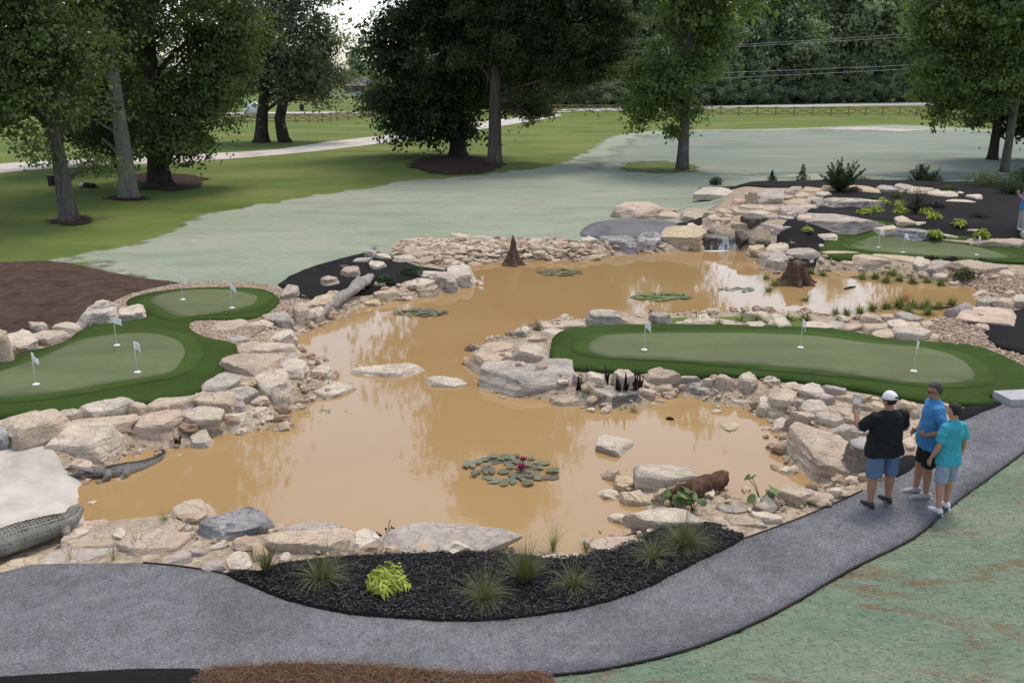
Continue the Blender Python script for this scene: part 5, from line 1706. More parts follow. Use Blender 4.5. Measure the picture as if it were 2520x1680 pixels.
# ------------------------------------------------------------------ stumps, logs
def stump(name, p, h, r0, r1, lobes, flare, mat, label, topmat=None, spire=False, seed=1):
    root = empty(name, p, label=label, cat='stump')
    n, m = 40, 22
    V, F = [], []
    rr = np.random.default_rng(seed)
    ph = rr.random(4) * 6.28
    for j in range(m + 1):
        f = j / m
        for i in range(n):
            a_ = 2 * math.pi * i / n
            r_ = r0 + (r1 - r0) * f
            fl = (1 - f) ** 3.2
            r_ *= 1 + flare * fl * (0.55 + 0.45 * math.cos(lobes * a_ + ph[0])) + 0.10 * math.cos(lobes * a_ + ph[0] + 2 * f) + 0.06 * math.cos(11 * a_ + ph[1]) + 0.04 * math.cos(17 * a_ + ph[2] + 5 * f)
            z = h * f
            if f == 1:
                z += 0.05 * h * math.cos(3 * a_ + ph[3])
            if spire:
                z = h * f * (0.78 + 0.22 * math.cos(a_ - 1.2) * f) if f > .6 else h * f * .78
            V.append((math.cos(a_) * r_, math.sin(a_) * r_, z - .08))
    for j in range(m):
        for i in range(n):
            F.append((j * n + i, j * n + (i + 1) % n, (j + 1) * n + (i + 1) % n, (j + 1) * n + i))
    me = bpy.data.meshes.new('bark')
    V.append((0, 0, h * (1.0 if not spire else 1.02) - .08))
    fs = F + [(m * n + i, m * n + (i + 1) % n, len(V) - 1) for i in range(n)]
    me.from_pydata(V, [], fs)
    me.polygons.foreach_set('use_smooth', np.full(len(me.polygons), True))
    me.update()
    displace(me, r0 * .10, 9 / max(h, .3), seed, 4)
    link('bark', me, M[mat], root)
    if topmat:
        bm = bmesh.new()
        bm_tube(bm, [(0, 0, h - .09), (0, 0, h - .055)], [r1 * .93, r1 * .90], 28)
        link('cut_face', mesh_bm('cut_face', bm), M[topmat], root)
    return root
q = GP(1262, 651)
stump('pointed_stump', q, 1.15, .33, .05, 5, .75, 'stump_brown', 'tall pointed grey brown stump standing in the far shallows', None, True, 3)
q = GP(1958, 697)
stump('broad_stump', q, 0.78, .42, .27, 7, 1.0, 'stump_brown', 'broad brown stump with flared roots in the upper pond', None, False, 5)
q = GP(1850, 505)
stump('small_stump', q, 0.62, .24, .19, 6, 1.1, 'stump_pale', 'small pale stump with spreading roots in the waterfall rockwork', 'stump_pale', False, 8)
q = GP(2125, 1152)
stump('round_stump', q, 0.50, .33, .275, 5, .04, 'stool_bark', 'round bark sided stump with flat pale top beside black shirt', 'stool_top', False, 9)
q = GP(2360, 780)
lg = empty('log_post', q, R(20), label='short grey log end standing in the right end of upper pond', cat='log')
bm = bmesh.new(); bm_tube(bm, [(-.35, 0, .05), (0, 0, .16), (.28, 0, .24)], [.20, .19, .185], 16); me = mesh_bm('bark', bm); link('bark', displace(me, .02, 7, 3), M['driftwood'], lg)
bm = bmesh.new(); bm_tube(bm, [(.27, 0, .238), (.30, 0, .245)], [.165, .16], 16); link('cut_face', mesh_bm('cut_face', bm), M['stump_pale'], lg)

def log(name, pts_px, rads, mat, label, lifts, parts=(), seed=1):
    P = [GP(x, y) + Vector((0, 0, l)) for (x, y), l in zip(pts_px, lifts)]
    c = P[0].copy()
    root = empty(name, c, label=label, cat='log')
    bm = bmesh.new()
    Q = []
    RR = []
    for i in range(len(P) - 1):
        for j in range(5):
            f = j / 5
            Q.append(P[i].lerp(P[i + 1], f) - c)
            RR.append(rads[i] * (1 - f) + rads[i + 1] * f)
    Q.append(P[-1] - c); RR.append(rads[-1])
    bm_tube(bm, Q, [(r_, r_ * .9) for r_ in RR], 16)
    me = mesh_bm('trunk', bm)
    o2 = link('trunk', displace(displace(me, max(rads) * .34, 5, seed, 4), max(rads) * .22, 15, seed + 1, 3), M[mat], root)
    for (i, dx, dy, dz, r_) in parts:
        bm = bmesh.new()
        s0 = P[i] - c
        e_ = s0 + Vector((dx, dy, dz))
        bm_tube(bm, [s0, s0.lerp(e_, .4) + Vector((0, 0, .06)), s0.lerp(e_, .75), e_], [r_, r_ * .8, r_ * .6, r_ * .25], 10)
        me = mesh_bm('limb', bm)
        link('limb', displace(me, r_ * .25, 8, seed + i), M[mat], root)
    return root
log('driftwood_log', [(748, 796), (800, 778), (850, 740), (890, 716), (912, 703)], [.10, .13, .17, .19, .13], 'driftwood', 'long pale driftwood log lying along the left bank', [.10, .16, .20, .24, .30], ((0, -.5, -.1, -.1, .07), (1, -.2, .3, .05, .06)), 2)
log('root_log', [(1655, 1226), (1690, 1222), (1725, 1214), (1752, 1208), (1778, 1200)], [.13, .15, .14, .15, .135], 'root_wood', 'gnarled brown root log in front of the white boulder', [.05, .09, .12, .15, .18], ((0, -.2, .05, -.02, .06),), 5)

# wet wall the water runs down
wq = GP(1776, 613)
me = rock_mesh('rock', 1.75, .7, .56, .2, 777, 4, 40.0)
o = link('boulder', me, M['rock_dark'], label='wet dark rock wall that the falling water runs down', cat='rock', group='rocks in the waterfall rockwork')
o.location = (wq.x, wq.y + .30, wq.z)
# ------------------------------------------------------------------ falling water
def fall(px0, px1, pyt, pyb, bulge, lab, h):
    a_, b_ = GP(px0, pyb), GP(px1, pyb)
    root = None
    n, m = 14, 12
    V = []
    for j in range(m + 1):
        f = j / m
        for i in range(n + 1):
            u = i / n
            p = a_.lerp(b_, u)
            V.append((p.x, p.y - .16 + bulge * (1 - f * f) + .02 * math.sin(u * 19 + 3), ZW + (a_.z - ZW) + h * (1 - f) ** .9 + .0))
    F = [(j * (n + 1) + i, j * (n + 1) + i + 1, (j + 1) * (n + 1) + i + 1, (j + 1) * (n + 1) + i) for j in range(m) for i in range(n)]
    link('waterfall', mesh_np('waterfall', V, F), M['falls'], label=lab, cat='waterfall')
fall(1746, 1808, 578, 613, .16, 'veil of falling water into the upper pond', .52)
fall(1764, 1783, 578, 614, .14, 'denser white strand in the falling water', .54)
q = GP(1762, 617)
bm = bmesh.new(); bm_tube(bm, [(-.55, -.05, .0), (-.2, -.1, .0), (.2, -.08, .0), (.6, .02, .0)], [(.03, .02), (.10, .03), (.12, .03), (.03, .02)], 10, Vector((0, 1, 0)))
o = link('foam', mesh_bm('foam', bm), M['foam'], label='white foam where the waterfall meets the pond', cat='foam'); o.location = q

# ------------------------------------------------------------------ plants
def blades(n, L, spread, w_, seed, droop=0.9, seg=5, bias=(0, 0)):
    """tuft of arching blades about the origin"""
    r = np.random.default_rng(seed)
    V, F, T = [], [], []
    for k in range(n):
        a_ = r.random() * 6.283
        l = L * (0.5 + 0.6 * r.random())
        tilt = spread * (r.random() ** 0.7)
        d = np.array((math.cos(a_) + bias[0], math.sin(a_) + bias[1], 0))
        d /= np.linalg.norm(d) + 1e-6
        s = np.array((-d[1], d[0], 0)) * w_ * (0.6 + 0.6 * r.random())
        p = d * 0.06 * spread * r.random()
        th = math.pi / 2 - tilt * 0.6
        b0 = len(V)
        tt = r.random()
        for j in range(seg + 1):
            f = j / seg
            V.append(p - s * (1 - f * .92)); V.append(p + s * (1 - f * .92))
            T += [tt, tt]
            th -= droop * tilt / seg * 1.3
            p = p + (d * math.cos(th) + np.array((0, 0, math.sin(th)))) * l / seg
        for j in range(seg):
            F.append((b0 + 2 * j, b0 + 2 * j + 1, b0 + 2 * j + 3, b0 + 2 * j + 2))
    return np.array(V), np.array(F), np.array(T)

def tuft(name, p, n, L, spread, w_, mat, label, cat, seed, group=None, droop=.9, bias=(0, 0)):
    V, F, T = blades(n, L, spread, w_, seed, droop, 5, bias)
    o = link(name, mesh_np(name, V, F, True, {'tint': T}), M[mat], label=label, cat=cat, group=group)
    o.location = p
    return o
for i, (x, y, n, L, sp, lab) in enumerate(((612, 1312, 420, .50, .75, 'grass tuft by the pale stone at the bed tip'), (735, 1330, 480, .52, 1.25, 'drooping grass tuft left of the lime shrub'), (1110, 1375, 520, .55, 1.25, 'drooping grass tuft nearest the path'),
        (1205, 1335, 560, .62, .95, 'tallest grass tuft in the front bed'), (1315, 1345, 420, .50, 1.15, 'grass tuft right of the tallest tuft'), (1500, 1283, 460, .50, 1.1, 'yellowish grass tuft at the right of front bed'), (1570, 1255, 620, .56, 1.2, 'wide green grass tuft beside the flat slab'))):
    p = GD(x, y, .04)
    tuft('grass_tuft', p, int(n * (.5, .75, .6, .8, .5, .45, .8)[i]), L * (.95, 1.1, 1.1, 1.0, 1.0, .85, 1.1)[i], sp * (.9, 1.2, 1.25, .9, 1.2, 1.1, 1.25)[i], .0036, 'blade_green', lab, 'grass', 300 + i, 'grass tufts in the front mulch bed', .9 + .15 * (i % 3), ((0, 0), (.45, 0), (.5, .1), (.1, .3), (.4, -.2), (0, 0), (.3, .4))[i])
for i, (x, y, n, L, sp, m_, lab) in enumerate((
        (378, 1208, 60, .30, .5, 'blade_water', 'green grass sprig on the left near slab'), (455, 1010, 0, 0, 0, '', ''),
        (298, 1030, 40, .30, 1.3, 'blade_dry', 'dry grass behind the water crocodile'), (650, 945, 70, .32, 1.3, 'blade_dry', 'dry grass under the tall pointed boulder'), (628, 985, 30, .30, 1.5, 'blade_dry', 'dry straw trailing in the water by the white slab'),
        (710, 748, 50, .42, 1.1, 'blade_dry', 'dry grass at the thin end of the driftwood'), (645, 920, 30, .25, 1.2, 'blade_dry', 'few dry stems between the left boulders'), (862, 690, 40, .25, 1.0, 'blade_dry', 'dry stems at the thick end of driftwood'),
        (1365, 925, 40, .45, .9, 'blade_dry', 'dry stems at the end of huge flat slab'), (1455, 945, 50, .22, 1.0, 'blade_water', 'mossy tuft beside the mottled boulder'), (470, 770, 36, .18, 1.2, 'blade_dry', 'dry tuft on the gravel point'),
        (1195, 772, 150, .34, 1.1, 'blade_green', 'green trailing plant at the peninsula tip'), (1235, 757, 120, .34, .8, 'blade_green', 'bushier green tuft at the peninsula tip'),
        (880, 615, 60, .26, 1.1, 'blade_dry', 'silvery tuft in the mulch pocket'), (800, 640, 50, .22, 1.1, 'blade_dry', 'pale tuft by the square tan block'), (1005, 595, 60, .28, 1.2, 'blade_dry', 'dry tuft at the corner of far shore'),
        (860, 582, 80, .40, .7, 'blade_green', 'soft green tuft at the top of mulch pocket'), (790, 605, 40, .2, .9, 'blade_green', 'little green tuft at the mulch pocket edge'), (725, 632, 40, .34, .4, 'blade_green', 'single upright tuft at the pocket left end'),
        (1270, 1262, 60, .5, .8, 'blade_water', 'tall pale grass behind the tallest tuft'), (1345, 1262, 50, .3, 1.0, 'blade_green', 'dark weed at the front waterline'), (260, 1285, 14, .34, .4, 'blade_dry', 'dry stems on the large tan slab'), (312, 1255, 14, .30, .5, 'blade_green', 'thin green stems on the large tan slab'),
        (160, 1290, 14, .36, .5, 'blade_dry', 'dry stems beside the pale crocodile'), (1015, 1268, 10, .30, .9, 'blade_green', 'few dark leaves before the purple boulder'))):
    if n:
        tuft('shore_grass', GD(x, y), n, L, sp, .004 if n > 20 else .006, m_, lab, 'grass', 400 + i)

def shrub(name, p, rad, n, leaf, mat, label, cat, seed, group=None, squash=.8, stems=True, cone=False, aspect=.42, rad_leaf=False):
    r = np.random.default_rng(seed)
    d = r.normal(size=(n, 3)); d[:, 2] = np.abs(d[:, 2]) * .9 + .02
    d /= np.linalg.norm(d, axis=1, keepdims=True)
    rr = r.random((n, 1)) ** .4
    C = d * rr * rad
    C[:, 2] = C[:, 2] * squash + rad * .12
    if cone:
        z = r.random(n) ** 1.3
        a_ = r.random(n) * 6.283
        q_ = (1 - z * .92) * (r.random(n) ** .4) * (1 + .25 * np.sin(5 * a_ + 9 * z))
        C = np.stack([np.cos(a_) * q_ * rad, np.sin(a_) * q_ * rad, z * rad * 2 * squash + .05], 1)
    lump = fbm(C * (3.0 / rad) * .8 + seed, 2)
    C = C * (1 + .28 * lump[:, None])
    V, F, T = leaf_cards(C, d * .8 + np.array((0, 0, .5)), leaf, aspect, seed, radial=(d + np.array((0, 0, .75))) if rad_leaf else None, tint=np.clip(.45 + .35 * lump + .35 * (r.random(n) - .5) * 2, 0, 1))
    root = empty(name, p, label=label, cat=cat, group=group)
    link('foliage', mesh_np('foliage', V, F, False, {'tint': T}), M[mat], root)
    if stems:
        bm = bmesh.new()
        for k in range(7):
            c = C[k * (n // 7)] * .9
            bm_tube(bm, [(0, 0, -.03), tuple(c * .5 + np.array((0, 0, .03))), tuple(c)], [.012 * rad / .3, .008 * rad / .3, .003], 5)
        link('stem', mesh_bm('stem', bm), M['bark_dark'], root)
    return root
shrub('lime_shrub', GD(888, 1345, .04), .27, 800, .13, 'leaf_yellow', 'lime yellow shrub in the middle of the front mulch bed', 'shrub', 501, aspect=.2, rad_leaf=True)
Y_ = [(1985, 492, 'leftmost under the long pale grey boulder'), (2013, 488, 'touching the end of the pale grey boulder'), (2028, 470, 'uphill of the pair at the boulder end'), (2068, 474, 'upper of the pair above the pink block'), (2067, 490, 'lower of the pair above the pink block'),
      (2125, 492, 'left of the twin pair by bare stems'), (2145, 503, 'right of the twin pair by bare stems'), (2146, 533, 'low one just above the veined boulder'), (2202, 520, 'in open mulch left of the last one'), (2257, 535, 'last one nearest the lone man'), (1853, 530, 'beside the great mauve boulder end'),
      (1748, 428, 'tiny one at the hydroseed edge'), (1778, 434, 'tiny flowering one above the purple boulder')]
for i, (x, y, lab) in enumerate(Y_):
    shrub('lime_shrub', GD(x, y, .03), .28 if i < 10 else .18, 260, .20, 'leaf_yellow', 'small lime shrub ' + lab, 'shrub', 510 + i, 'small lime shrubs on the mulch slope', aspect=.24, rad_leaf=True)
shrub('yellow_flowers', GD(1895, 422, .03), .5, 420, .10, 'leaf_yellow', 'spreading yellow flowering plant left of the big juniper', 'shrub', 530, squash=.35)
for i, (x, y, r_, sq, m_, n, lab, cone) in enumerate((
        (1643, 424, .42, .9, 'leaf_shrub', 500, 'small round dark evergreen at the slope end', False), (1772, 426, .46, .75, 'leaf_shrub', 520, 'small conical evergreen, left of two', True), (1842, 422, .52, .85, 'leaf_shrub', 560, 'small conical evergreen, right of two', True),
        (1985, 424, .55, .7, 'leaf_olive', 600, 'rounded olive bush right of the big juniper', False), (2025, 424, .36, .7, 'leaf_shrub', 350, 'little round bush in the top row', False), (2140, 430, .85, .75, 'leaf_shrub', 900, 'rounded grey green bush beside the dark juniper', False),
        (2085, 428, .5, .7, 'leaf_shrub', 500, 'low dark bush left of the dark juniper', False), (2180, 440, .45, .6, 'leaf_olive', 380, 'yellowish low bush behind the white stones', False), (2265, 440, 1.1, .8, 'leaf_olive', 1000, 'feathery grey green bush below the leaning tree', False), (2325, 446, .9, .9, 'leaf_shrub', 900, 'dark bush at the foot of leaning tree', False), (2350, 415, .9, 1.0, 'leaf_shrub', 800, 'dense bush at the picture edge', False),
        (1960, 440, .4, .5, 'leaf_olive', 350, 'low tuft under the juniper', False), (2010, 462, .32, .6, 'leaf_olive', 300, 'brownish tuft by the top row stones', False), (2060, 455, .34, .6, 'leaf_olive', 300, 'brownish tuft below the purple stone', False), (2250, 500, .4, .4, 'leaf_shrub', 260, 'faint dark low plant in open mulch', False), (2150, 478, .5, .35, 'blade_dark', 320, 'blackish low plant in the mulch slope', False),
        (2295, 660, 0, 0, '', 0, '', False), (2212, 640, .42, .7, 'leaf_olive', 520, 'green bush overhanging the bank stones', False), (2140, 600, .3, .5, 'blade_dark', 260, 'dark low plant left below the far green', False), (2185, 602, .3, .5, 'blade_dark', 260, 'dark low plant middle below the far green', False), (2255, 606, .3, .5, 'leaf_shrub', 260, 'dark low plant right below the far green', False),
        (880, 650, .4, .4, 'leaf_shrub', 420, 'dark spreading plant in the mulch pocket', False), (950, 630, .5, .35, 'leaf_shrub', 420, 'low dark groundcover at the pocket right end', False))):
    if n:
        shrub('evergreen_bush' if m_ == 'leaf_shrub' else 'bush', GD(x, y, .03), r_, n, .12 if n > 330 else .10, m_, lab, 'bush', 540 + i, squash=sq, cone=cone)
def juniper(p, R_, n, label, seed, mat='leaf_shrub'):
    """upright arching sprays"""
    r = np.random.default_rng(seed)
    root = empty('juniper', p, label=label, cat='shrub')
    Cs, Ns = [], []
    bm = bmesh.new()
    for k in range(64):
        a_ = r.random() * 6.283
        t = .08 + .95 * r.random()
        L = R_ * (.8 + .7 * r.random())
        d = np.array((math.cos(a_) * math.sin(t), math.sin(a_) * math.sin(t), math.cos(t)))
        bm_tube(bm, [(0, 0, 0), tuple(d * L * .5), tuple(d * L)], [.02, .013, .004], 5)
        f = .25 + .75 * r.random((n // 64, 1))
        Cs.append(d * L * f + r.normal(size=(n // 64, 3)) * .07 * (1.3 - f))
        Ns.append(np.repeat(d[None], n // 64, 0))
    C = np.vstack(Cs)
    V, F, T = leaf_cards(C, r.normal(size=C.shape) + np.vstack(Ns) * .3, .11, .35, seed)
    link('foliage', mesh_np('foliage', V, F, False, {'tint': T}), M[mat], root)
    link('stem', mesh_bm('stem', bm), M['bark_dark'], root)
juniper(GD(1930, 440, .02), 1.15, 5400, 'largest upright juniper rising above the waterfall rockwork', 571)
juniper(GD(2118, 432, .02), 1.0, 4600, 'dark upright juniper at the back of the slope', 572)
juniper(GD(2105, 490, .02), .75, 128, 'few thin pale stems in the mulch slope', 573, 'leaf_olive')
for i, (x, y) in enumerate(((1868, 505), (1882, 512), (1905, 515), (1820, 560), (1800, 562), (1870, 500))):
    tuft('silver_sprig', GD(x, y, .04), 30, .20, 1.3, .008, 'blade_dry', ('leftmost', 'second from the left', 'rightmost', 'lowest', 'lower left', 'topmost')[i] + ' silvery sprig in black mulch by the waterfall', 'plant', 590 + i, 'silvery sprigs in black mulch')
# dark upright leaves in front of the pale boulders
ORD_ = ('first', 'second', 'third', 'fourth', 'sixth', 'seventh', 'eighth', 'fifth')
for i, (x, y, h_) in enumerate(((1329, 892, .42), (1352, 868, .38), (1393, 880, .42), (1418, 898, .46), (1436, 897, .48), (1458, 892, .46), (1470, 890, .30), (1425, 905, .40))):
    tuft('dark_leaf_plant', GD(x, y + 4), 5, h_, .30, .060, 'blade_dark', ORD_[i] + ' blackish upright leaf plant from the left before pale boulders', 'plant', 600 + i, 'blackish upright leaf plants')
for i, (x, y, h_) in enumerate(((405, 1020, .24), (412, 1018, .22))):
    tuft('dark_leaf_plant', GD(x, y), 6, h_, .5, .02, 'blade_dark', 'dark withered leaves at the water below the left wall', 'plant', 620 + i, 'dark withered leaves')
# water plants
WP = [(1780, 655, 40, .45, 'left shallows of the upper pond'), (1765, 668, 24, .32, 'left shallows of the upper pond'), (1745, 600, 40, .3, 'waterline beside the waterfall stones'), (1862, 628, 60, .3, 'waterline right of the broad stump'), (1890, 632, 40, .26, 'waterline right of the broad stump'),
      (1980, 640, 50, .45, 'far edge of the upper pond'), (2010, 640, 60, .40, 'far edge of the upper pond'), (2035, 648, 70, .34, 'far edge of the upper pond'), (2065, 645, 70, .30, 'far edge of the upper pond'), (2095, 650, 70, .30, 'far edge of the upper pond'), (2130, 648, 70, .28, 'far edge of the upper pond'), (2160, 655, 50, .28, 'far edge of the upper pond'), (2050, 632, 50, .35, 'far edge of the upper pond'),
      (1810, 735, 40, .30, 'near edge of the upper pond'), (1850, 735, 40, .34, 'near edge of the upper pond'), (1920, 722, 30, .30, 'near edge of the upper pond'), (1945, 722, 30, .32, 'near edge of the upper pond'), (1975, 718, 40, .34, 'near edge of the upper pond'), (2005, 712, 60, .36, 'near edge of the upper pond'), (2035, 708, 70, .36, 'near edge of the upper pond'), (2065, 706, 70, .38, 'near edge of the upper pond'), (2095, 705, 70, .36, 'near edge of the upper pond'), (2125, 708, 70, .34, 'near edge of the upper pond'), (2155, 708, 60, .30, 'near edge of the upper pond'), (2185, 700, 40, .30, 'near edge of the upper pond'), (2085, 720, 60, .30, 'near edge of the upper pond'), (2130, 722, 50, .28, 'near edge of the upper pond'), (1700, 742, 40, .34, 'stones behind the long green'), (1650, 745, 30, .34, 'stones behind the long green'), (1600, 738, 20, .30, 'stones behind the long green'), (1740, 738, 24, .3, 'stones behind the long green'),
      (1520, 762, 14, .32, 'stones behind the long green'), (1850, 690, 20, .3, 'left shallows of the upper pond'), (1760, 640, 26, .3, 'left shallows of the upper pond')]
ORD = 'first second third fourth fifth sixth seventh eighth ninth tenth eleventh twelfth thirteenth fourteenth fifteenth'.split()
WP.sort(key=lambda q_: q_[0])
seen_ = {}
for i, (x, y, n, L, where) in enumerate(WP):
    seen_[where] = seen_.get(where, 0) + 1
    tuft('water_plant', GD(x, y), int(n * 2.2), L * (.75 + .5 * random.random()), 1.35, .016, 'blade_water', f'{ORD[seen_[where] - 1]} leafy water plant from the left at the {where}', 'water plant', 640 + i, 'water plants at the ' + where)
for i, (x, y) in enumerate(((2082, 692), (2070, 700))):
    tuft('red_water_plant', GD(x, y), 20, .34, .9, .016, 'flower_red', 'reddish water plant amid the green ones', 'water plant', 690 + i, 'reddish water plants')

def lily(p, rx, ry, n, r0, r1, label, seed, flower=False, mat='leaf_lily'):
    r = np.random.default_rng(seed)
    root = empty('water_lily', p, label=label, cat='water lily')
    placed = []
    protos_ = []
    for v_ in range(4):
        V, F = [(0, 0, .01)], []
        k = 18
        for i in range(k + 1):
            a_ = .22 + (6.283 - .44) * i / k
            q_ = 1 + .05 * math.sin(5 * a_ + v_)
            V.append((math.cos(a_) * q_, math.sin(a_) * q_, .02 + .05 * math.sin(3 * a_ + v_) + (.08 if v_ == 3 and a_ > 3 else 0)))
        F = [(0, i + 1, i + 2) for i in range(k)]
        protos_.append((np.array(V), np.array(F)))
    for k in range(n):
        for _ in range(20):
            a_, q_ = r.random() * 6.283, math.sqrt(r.random())
            x, y = math.cos(a_) * q_ * rx, math.sin(a_) * q_ * ry
            s_ = r0 + (r1 - r0) * r.random()
            if all((x - b[0]) ** 2 + (y - b[1]) ** 2 > (.62 * (s_ + b[2])) ** 2 for b in placed):
                break
        placed.append((x, y, s_))
        V, F = protos_[k % 4]
        key = ('pad', k % 4, seed)
        if key not in LILY:
            tint = np.full(len(V), [.15, .5, .75, .95][k % 4])
            LILY[key] = mesh_np('lily_pad', V, F, True, {'tint': tint})
        o = link('lily_pad', LILY[key], M[mat], root)
        o.location = (x, y, .008 + .0012 * k)
        o.rotation_euler = (r.normal() * .05, r.normal() * .05, r.random() * 6.28)
        o.scale = (s_, s_, s_ * .8)
    if flower:
        for (fx, fy, fz, fs) in ((.16, -.06, .06, .12), (.20, .12, .13, .11)):
            bm = bmesh.new()
            for ring, (m_, tilt, L) in enumerate(((9, .55, 1.0), (7, .95, .85), (5, 1.25, .65))):
                for i in range(m_):
                    a_ = 6.283 * (i + .5 * ring) / m_
                    d = Vector((math.cos(a_), math.sin(a_), 0))
                    u_ = Vector((0, 0, 1))
                    s_ = Vector((-d.y, d.x, 0))
                    tip = (d * math.cos(tilt) + u_ * math.sin(tilt)) * fs * L
                    mid = (d * math.cos(tilt * .75) + u_ * math.sin(tilt * .75)) * fs * L * .55
                    v = [bm.verts.new(c) for c in (Vector((0, 0, 0)), mid + s_ * fs * .2, tip, mid - s_ * fs * .2)]
                    bm.faces.new(v)
            fo = link('flower', mesh_bm('flower', bm), M['lily_flower'], root)
            fo.location = (fx, fy, fz)
            bm = bmesh.new(); bm_ell(bm, (0, 0, .03), (.015, .015, .012), sub=2)
            link('stamen', mesh_bm('stamen', bm), M['flower_yellow'], fo)
            bm = bmesh.new(); bm_tube(bm, [(fx, fy, -.05), (fx, fy, fz)], [.008, .008], 6); link('stem', mesh_bm('stem', bm), M['blade_water'], root)
    return root
LILY = {}
lily(GD(1175, 1080), .80, .62, 44, .06, .14, 'large lily pad patch with dark red flowers in near pond', 701, True)
lily(GD(1283, 626), .80, .55, 34, .07, .15, 'pale lily pad patch in the far shallows', 702, False, 'leaf_lily')
lily(GD(1520, 683), .90, .50, 42, .07, .15, 'greener lily pad patch behind the long green', 703, False, 'leaf_lotus')
lily(GD(968, 719), .75, .42, 44, .07, .13, 'purplish lily pad patch near the driftwood log', 704)
lily(GD(1695, 665), .6, .35, 18, .05, .11, 'sparse dark pads in the sky reflection', 705)
lily(GD(1165, 1055), .3, .2, 8, .06, .1, 'few detached pads above the large lily patch', 706)
lily(GD(735, 945), .55, .12, 14, .012, .03, 'tiny dark floating leaves off the left bank', 707)
# broad leaved plants
def broad(p, n, L, s_, label, seed, mat='leaf_lotus'):
    r = np.random.default_rng(seed)
    root = empty('broad_leaf_plant', p, label=label, cat='plant')
    for k in range(n):
        a_ = r.random() * 6.283
        l = L * (.5 + .6 * r.random())
        tip = Vector((math.cos(a_) * l * .5, math.sin(a_) * l * .5, l * .9))
        bm = bmesh.new(); bm_tube(bm, [(0, 0, 0), tuple(tip * .5 + Vector((0, 0, l * .12))), tuple(tip)], [.008, .006, .005], 6)
        link('stem', mesh_bm('stem', bm), M['blade_water'], root)
        q_ = s_ * (.7 + .5 * r.random())
        V = [(0, 0, 0)]
        for i in range(15):
            b_ = 6.283 * i / 14
            rr = q_ * (1 - .25 * math.cos(b_)) * (.75 if 3 < i < 11 else .95)
            V.append((math.cos(b_) * rr + q_ * .3, math.sin(b_) * rr * .75, .12 * q_ * math.sin(2 * b_) - .1 * q_))
        me = mesh_np('leaf', np.array(V), np.array([(0, i + 1, i + 2) for i in range(14)]), True, {'tint': np.full(len(V), r.random())})
        o = link('leaf', me, M[mat], root)
        o.location = tip
        o.rotation_euler = (r.normal() * .3, .5 + r.normal() * .25, a_)
broad(GD(1545, 1165), 9, .34, .12, 'bright green broad leaved plant before the root log', 711)
broad(GD(1590, 1175), 7, .28, .14, 'darker broad leaved plant right of the bright one', 712)
broad(GD(1748, 1155), 4, .52, .11, 'tall single taro like plant near the peninsula slab', 713)
broad(GD(1738, 1165), 5, .2, .09, 'low leafy plant beside the tall single one', 714)
broad(GD(868, 1245), 3, .24, .05, 'dark stemmed water plant near the front boulder', 715, 'blade_dark')
broad(GD(890, 1238), 5, .30, .03, 'thin dark plant standing in the near pond', 716, 'blade_dark')
broad(GD(1030, 1245), 4, .22, .04, 'few small leaves before the purple boulder', 717, 'leaf_shrub')
broad(GD(1165, 1250), 5, .16, .05, 'small green leaves at the purple boulder end', 718)
# floating sticks
for i, (x0, y0, x1, y1) in enumerate(((2093, 682, 2113, 682), (2136, 681, 2163, 682), (2222, 683, 2240, 684), (2078, 712, 2105, 706), (1640, 1031, 1658, 1033), (2288, 762, 2350, 756))):
    a_, b_ = GP(x0, y0), GP(x1, y1)
    bm = bmesh.new(); bm_tube(bm, [(0, 0, .01), tuple((b_ - a_) * .5 + Vector((0, 0, .03))), tuple(b_ - a_ + Vector((0, 0, .01)))], [.03, .035, .02], 8)
    o = link('floating_stick', mesh_bm('floating_stick', bm), M['stump_pale' if i < 3 else 'bark_dark'], label=('pale' if i < 3 else 'dark') + ' stick floating ' + ['below the far bank, left one', 'below the far bank, middle one', 'below the far bank, right one', 'near the broad stump reflection', 'near the rubble bank', 'among water plants at right'][i], cat='stick')
    o.location = a_

# ------------------------------------------------------------------ people
def V3(*a):
    return Vector(a)

def hand(bm, wrist, d, pal, side, curl=0.5, s=1.0):
    """palm, four unequal bent fingers and a thumb from the side of the palm; d along the hand, pal palm normal, side towards the thumb"""
    d, pal, side = d.normalized(), pal.normalized(), side.normalized()
    p1 = wrist + d * .045 * s
    p2 = wrist + d * .095 * s
    bm_tube(bm, [wrist - d * .01, p1, p2], [(.027 * s, .019 * s), (.040 * s, .017 * s), (.038 * s, .015 * s)], 10, side)
    for k, (o, L) in enumerate(((.030, .072), (.010, .080), (-.011, .074), (-.031, .058))):
        b = p2 + side * o * s - d * .012 * s
        a_ = 0.25 * curl
        pts, r_ = [b], [.0098 * s]
        for j in range(3):
            a_ += curl * .75
            dd = d * math.cos(a_) + pal * math.sin(a_)
            pts.append(pts[-1] + dd * L * s * (.45, .32, .23)[j])
            r_.append((.0092, .0085, .0068)[j] * s)
        bm_tube(bm, pts, r_, 8, side)
    b = wrist + d * .03 * s + side * .026 * s
    t1 = b + (side * .75 + d * .5 + pal * .25).normalized() * .038 * s
    t2 = t1 + (side * .25 + d * .85 + pal * .45).normalized() * .030 * s
    bm_tube(bm, [b - side * .012 * s, t1, t2], [.0135 * s, .0115 * s, .009 * s], 8, pal)

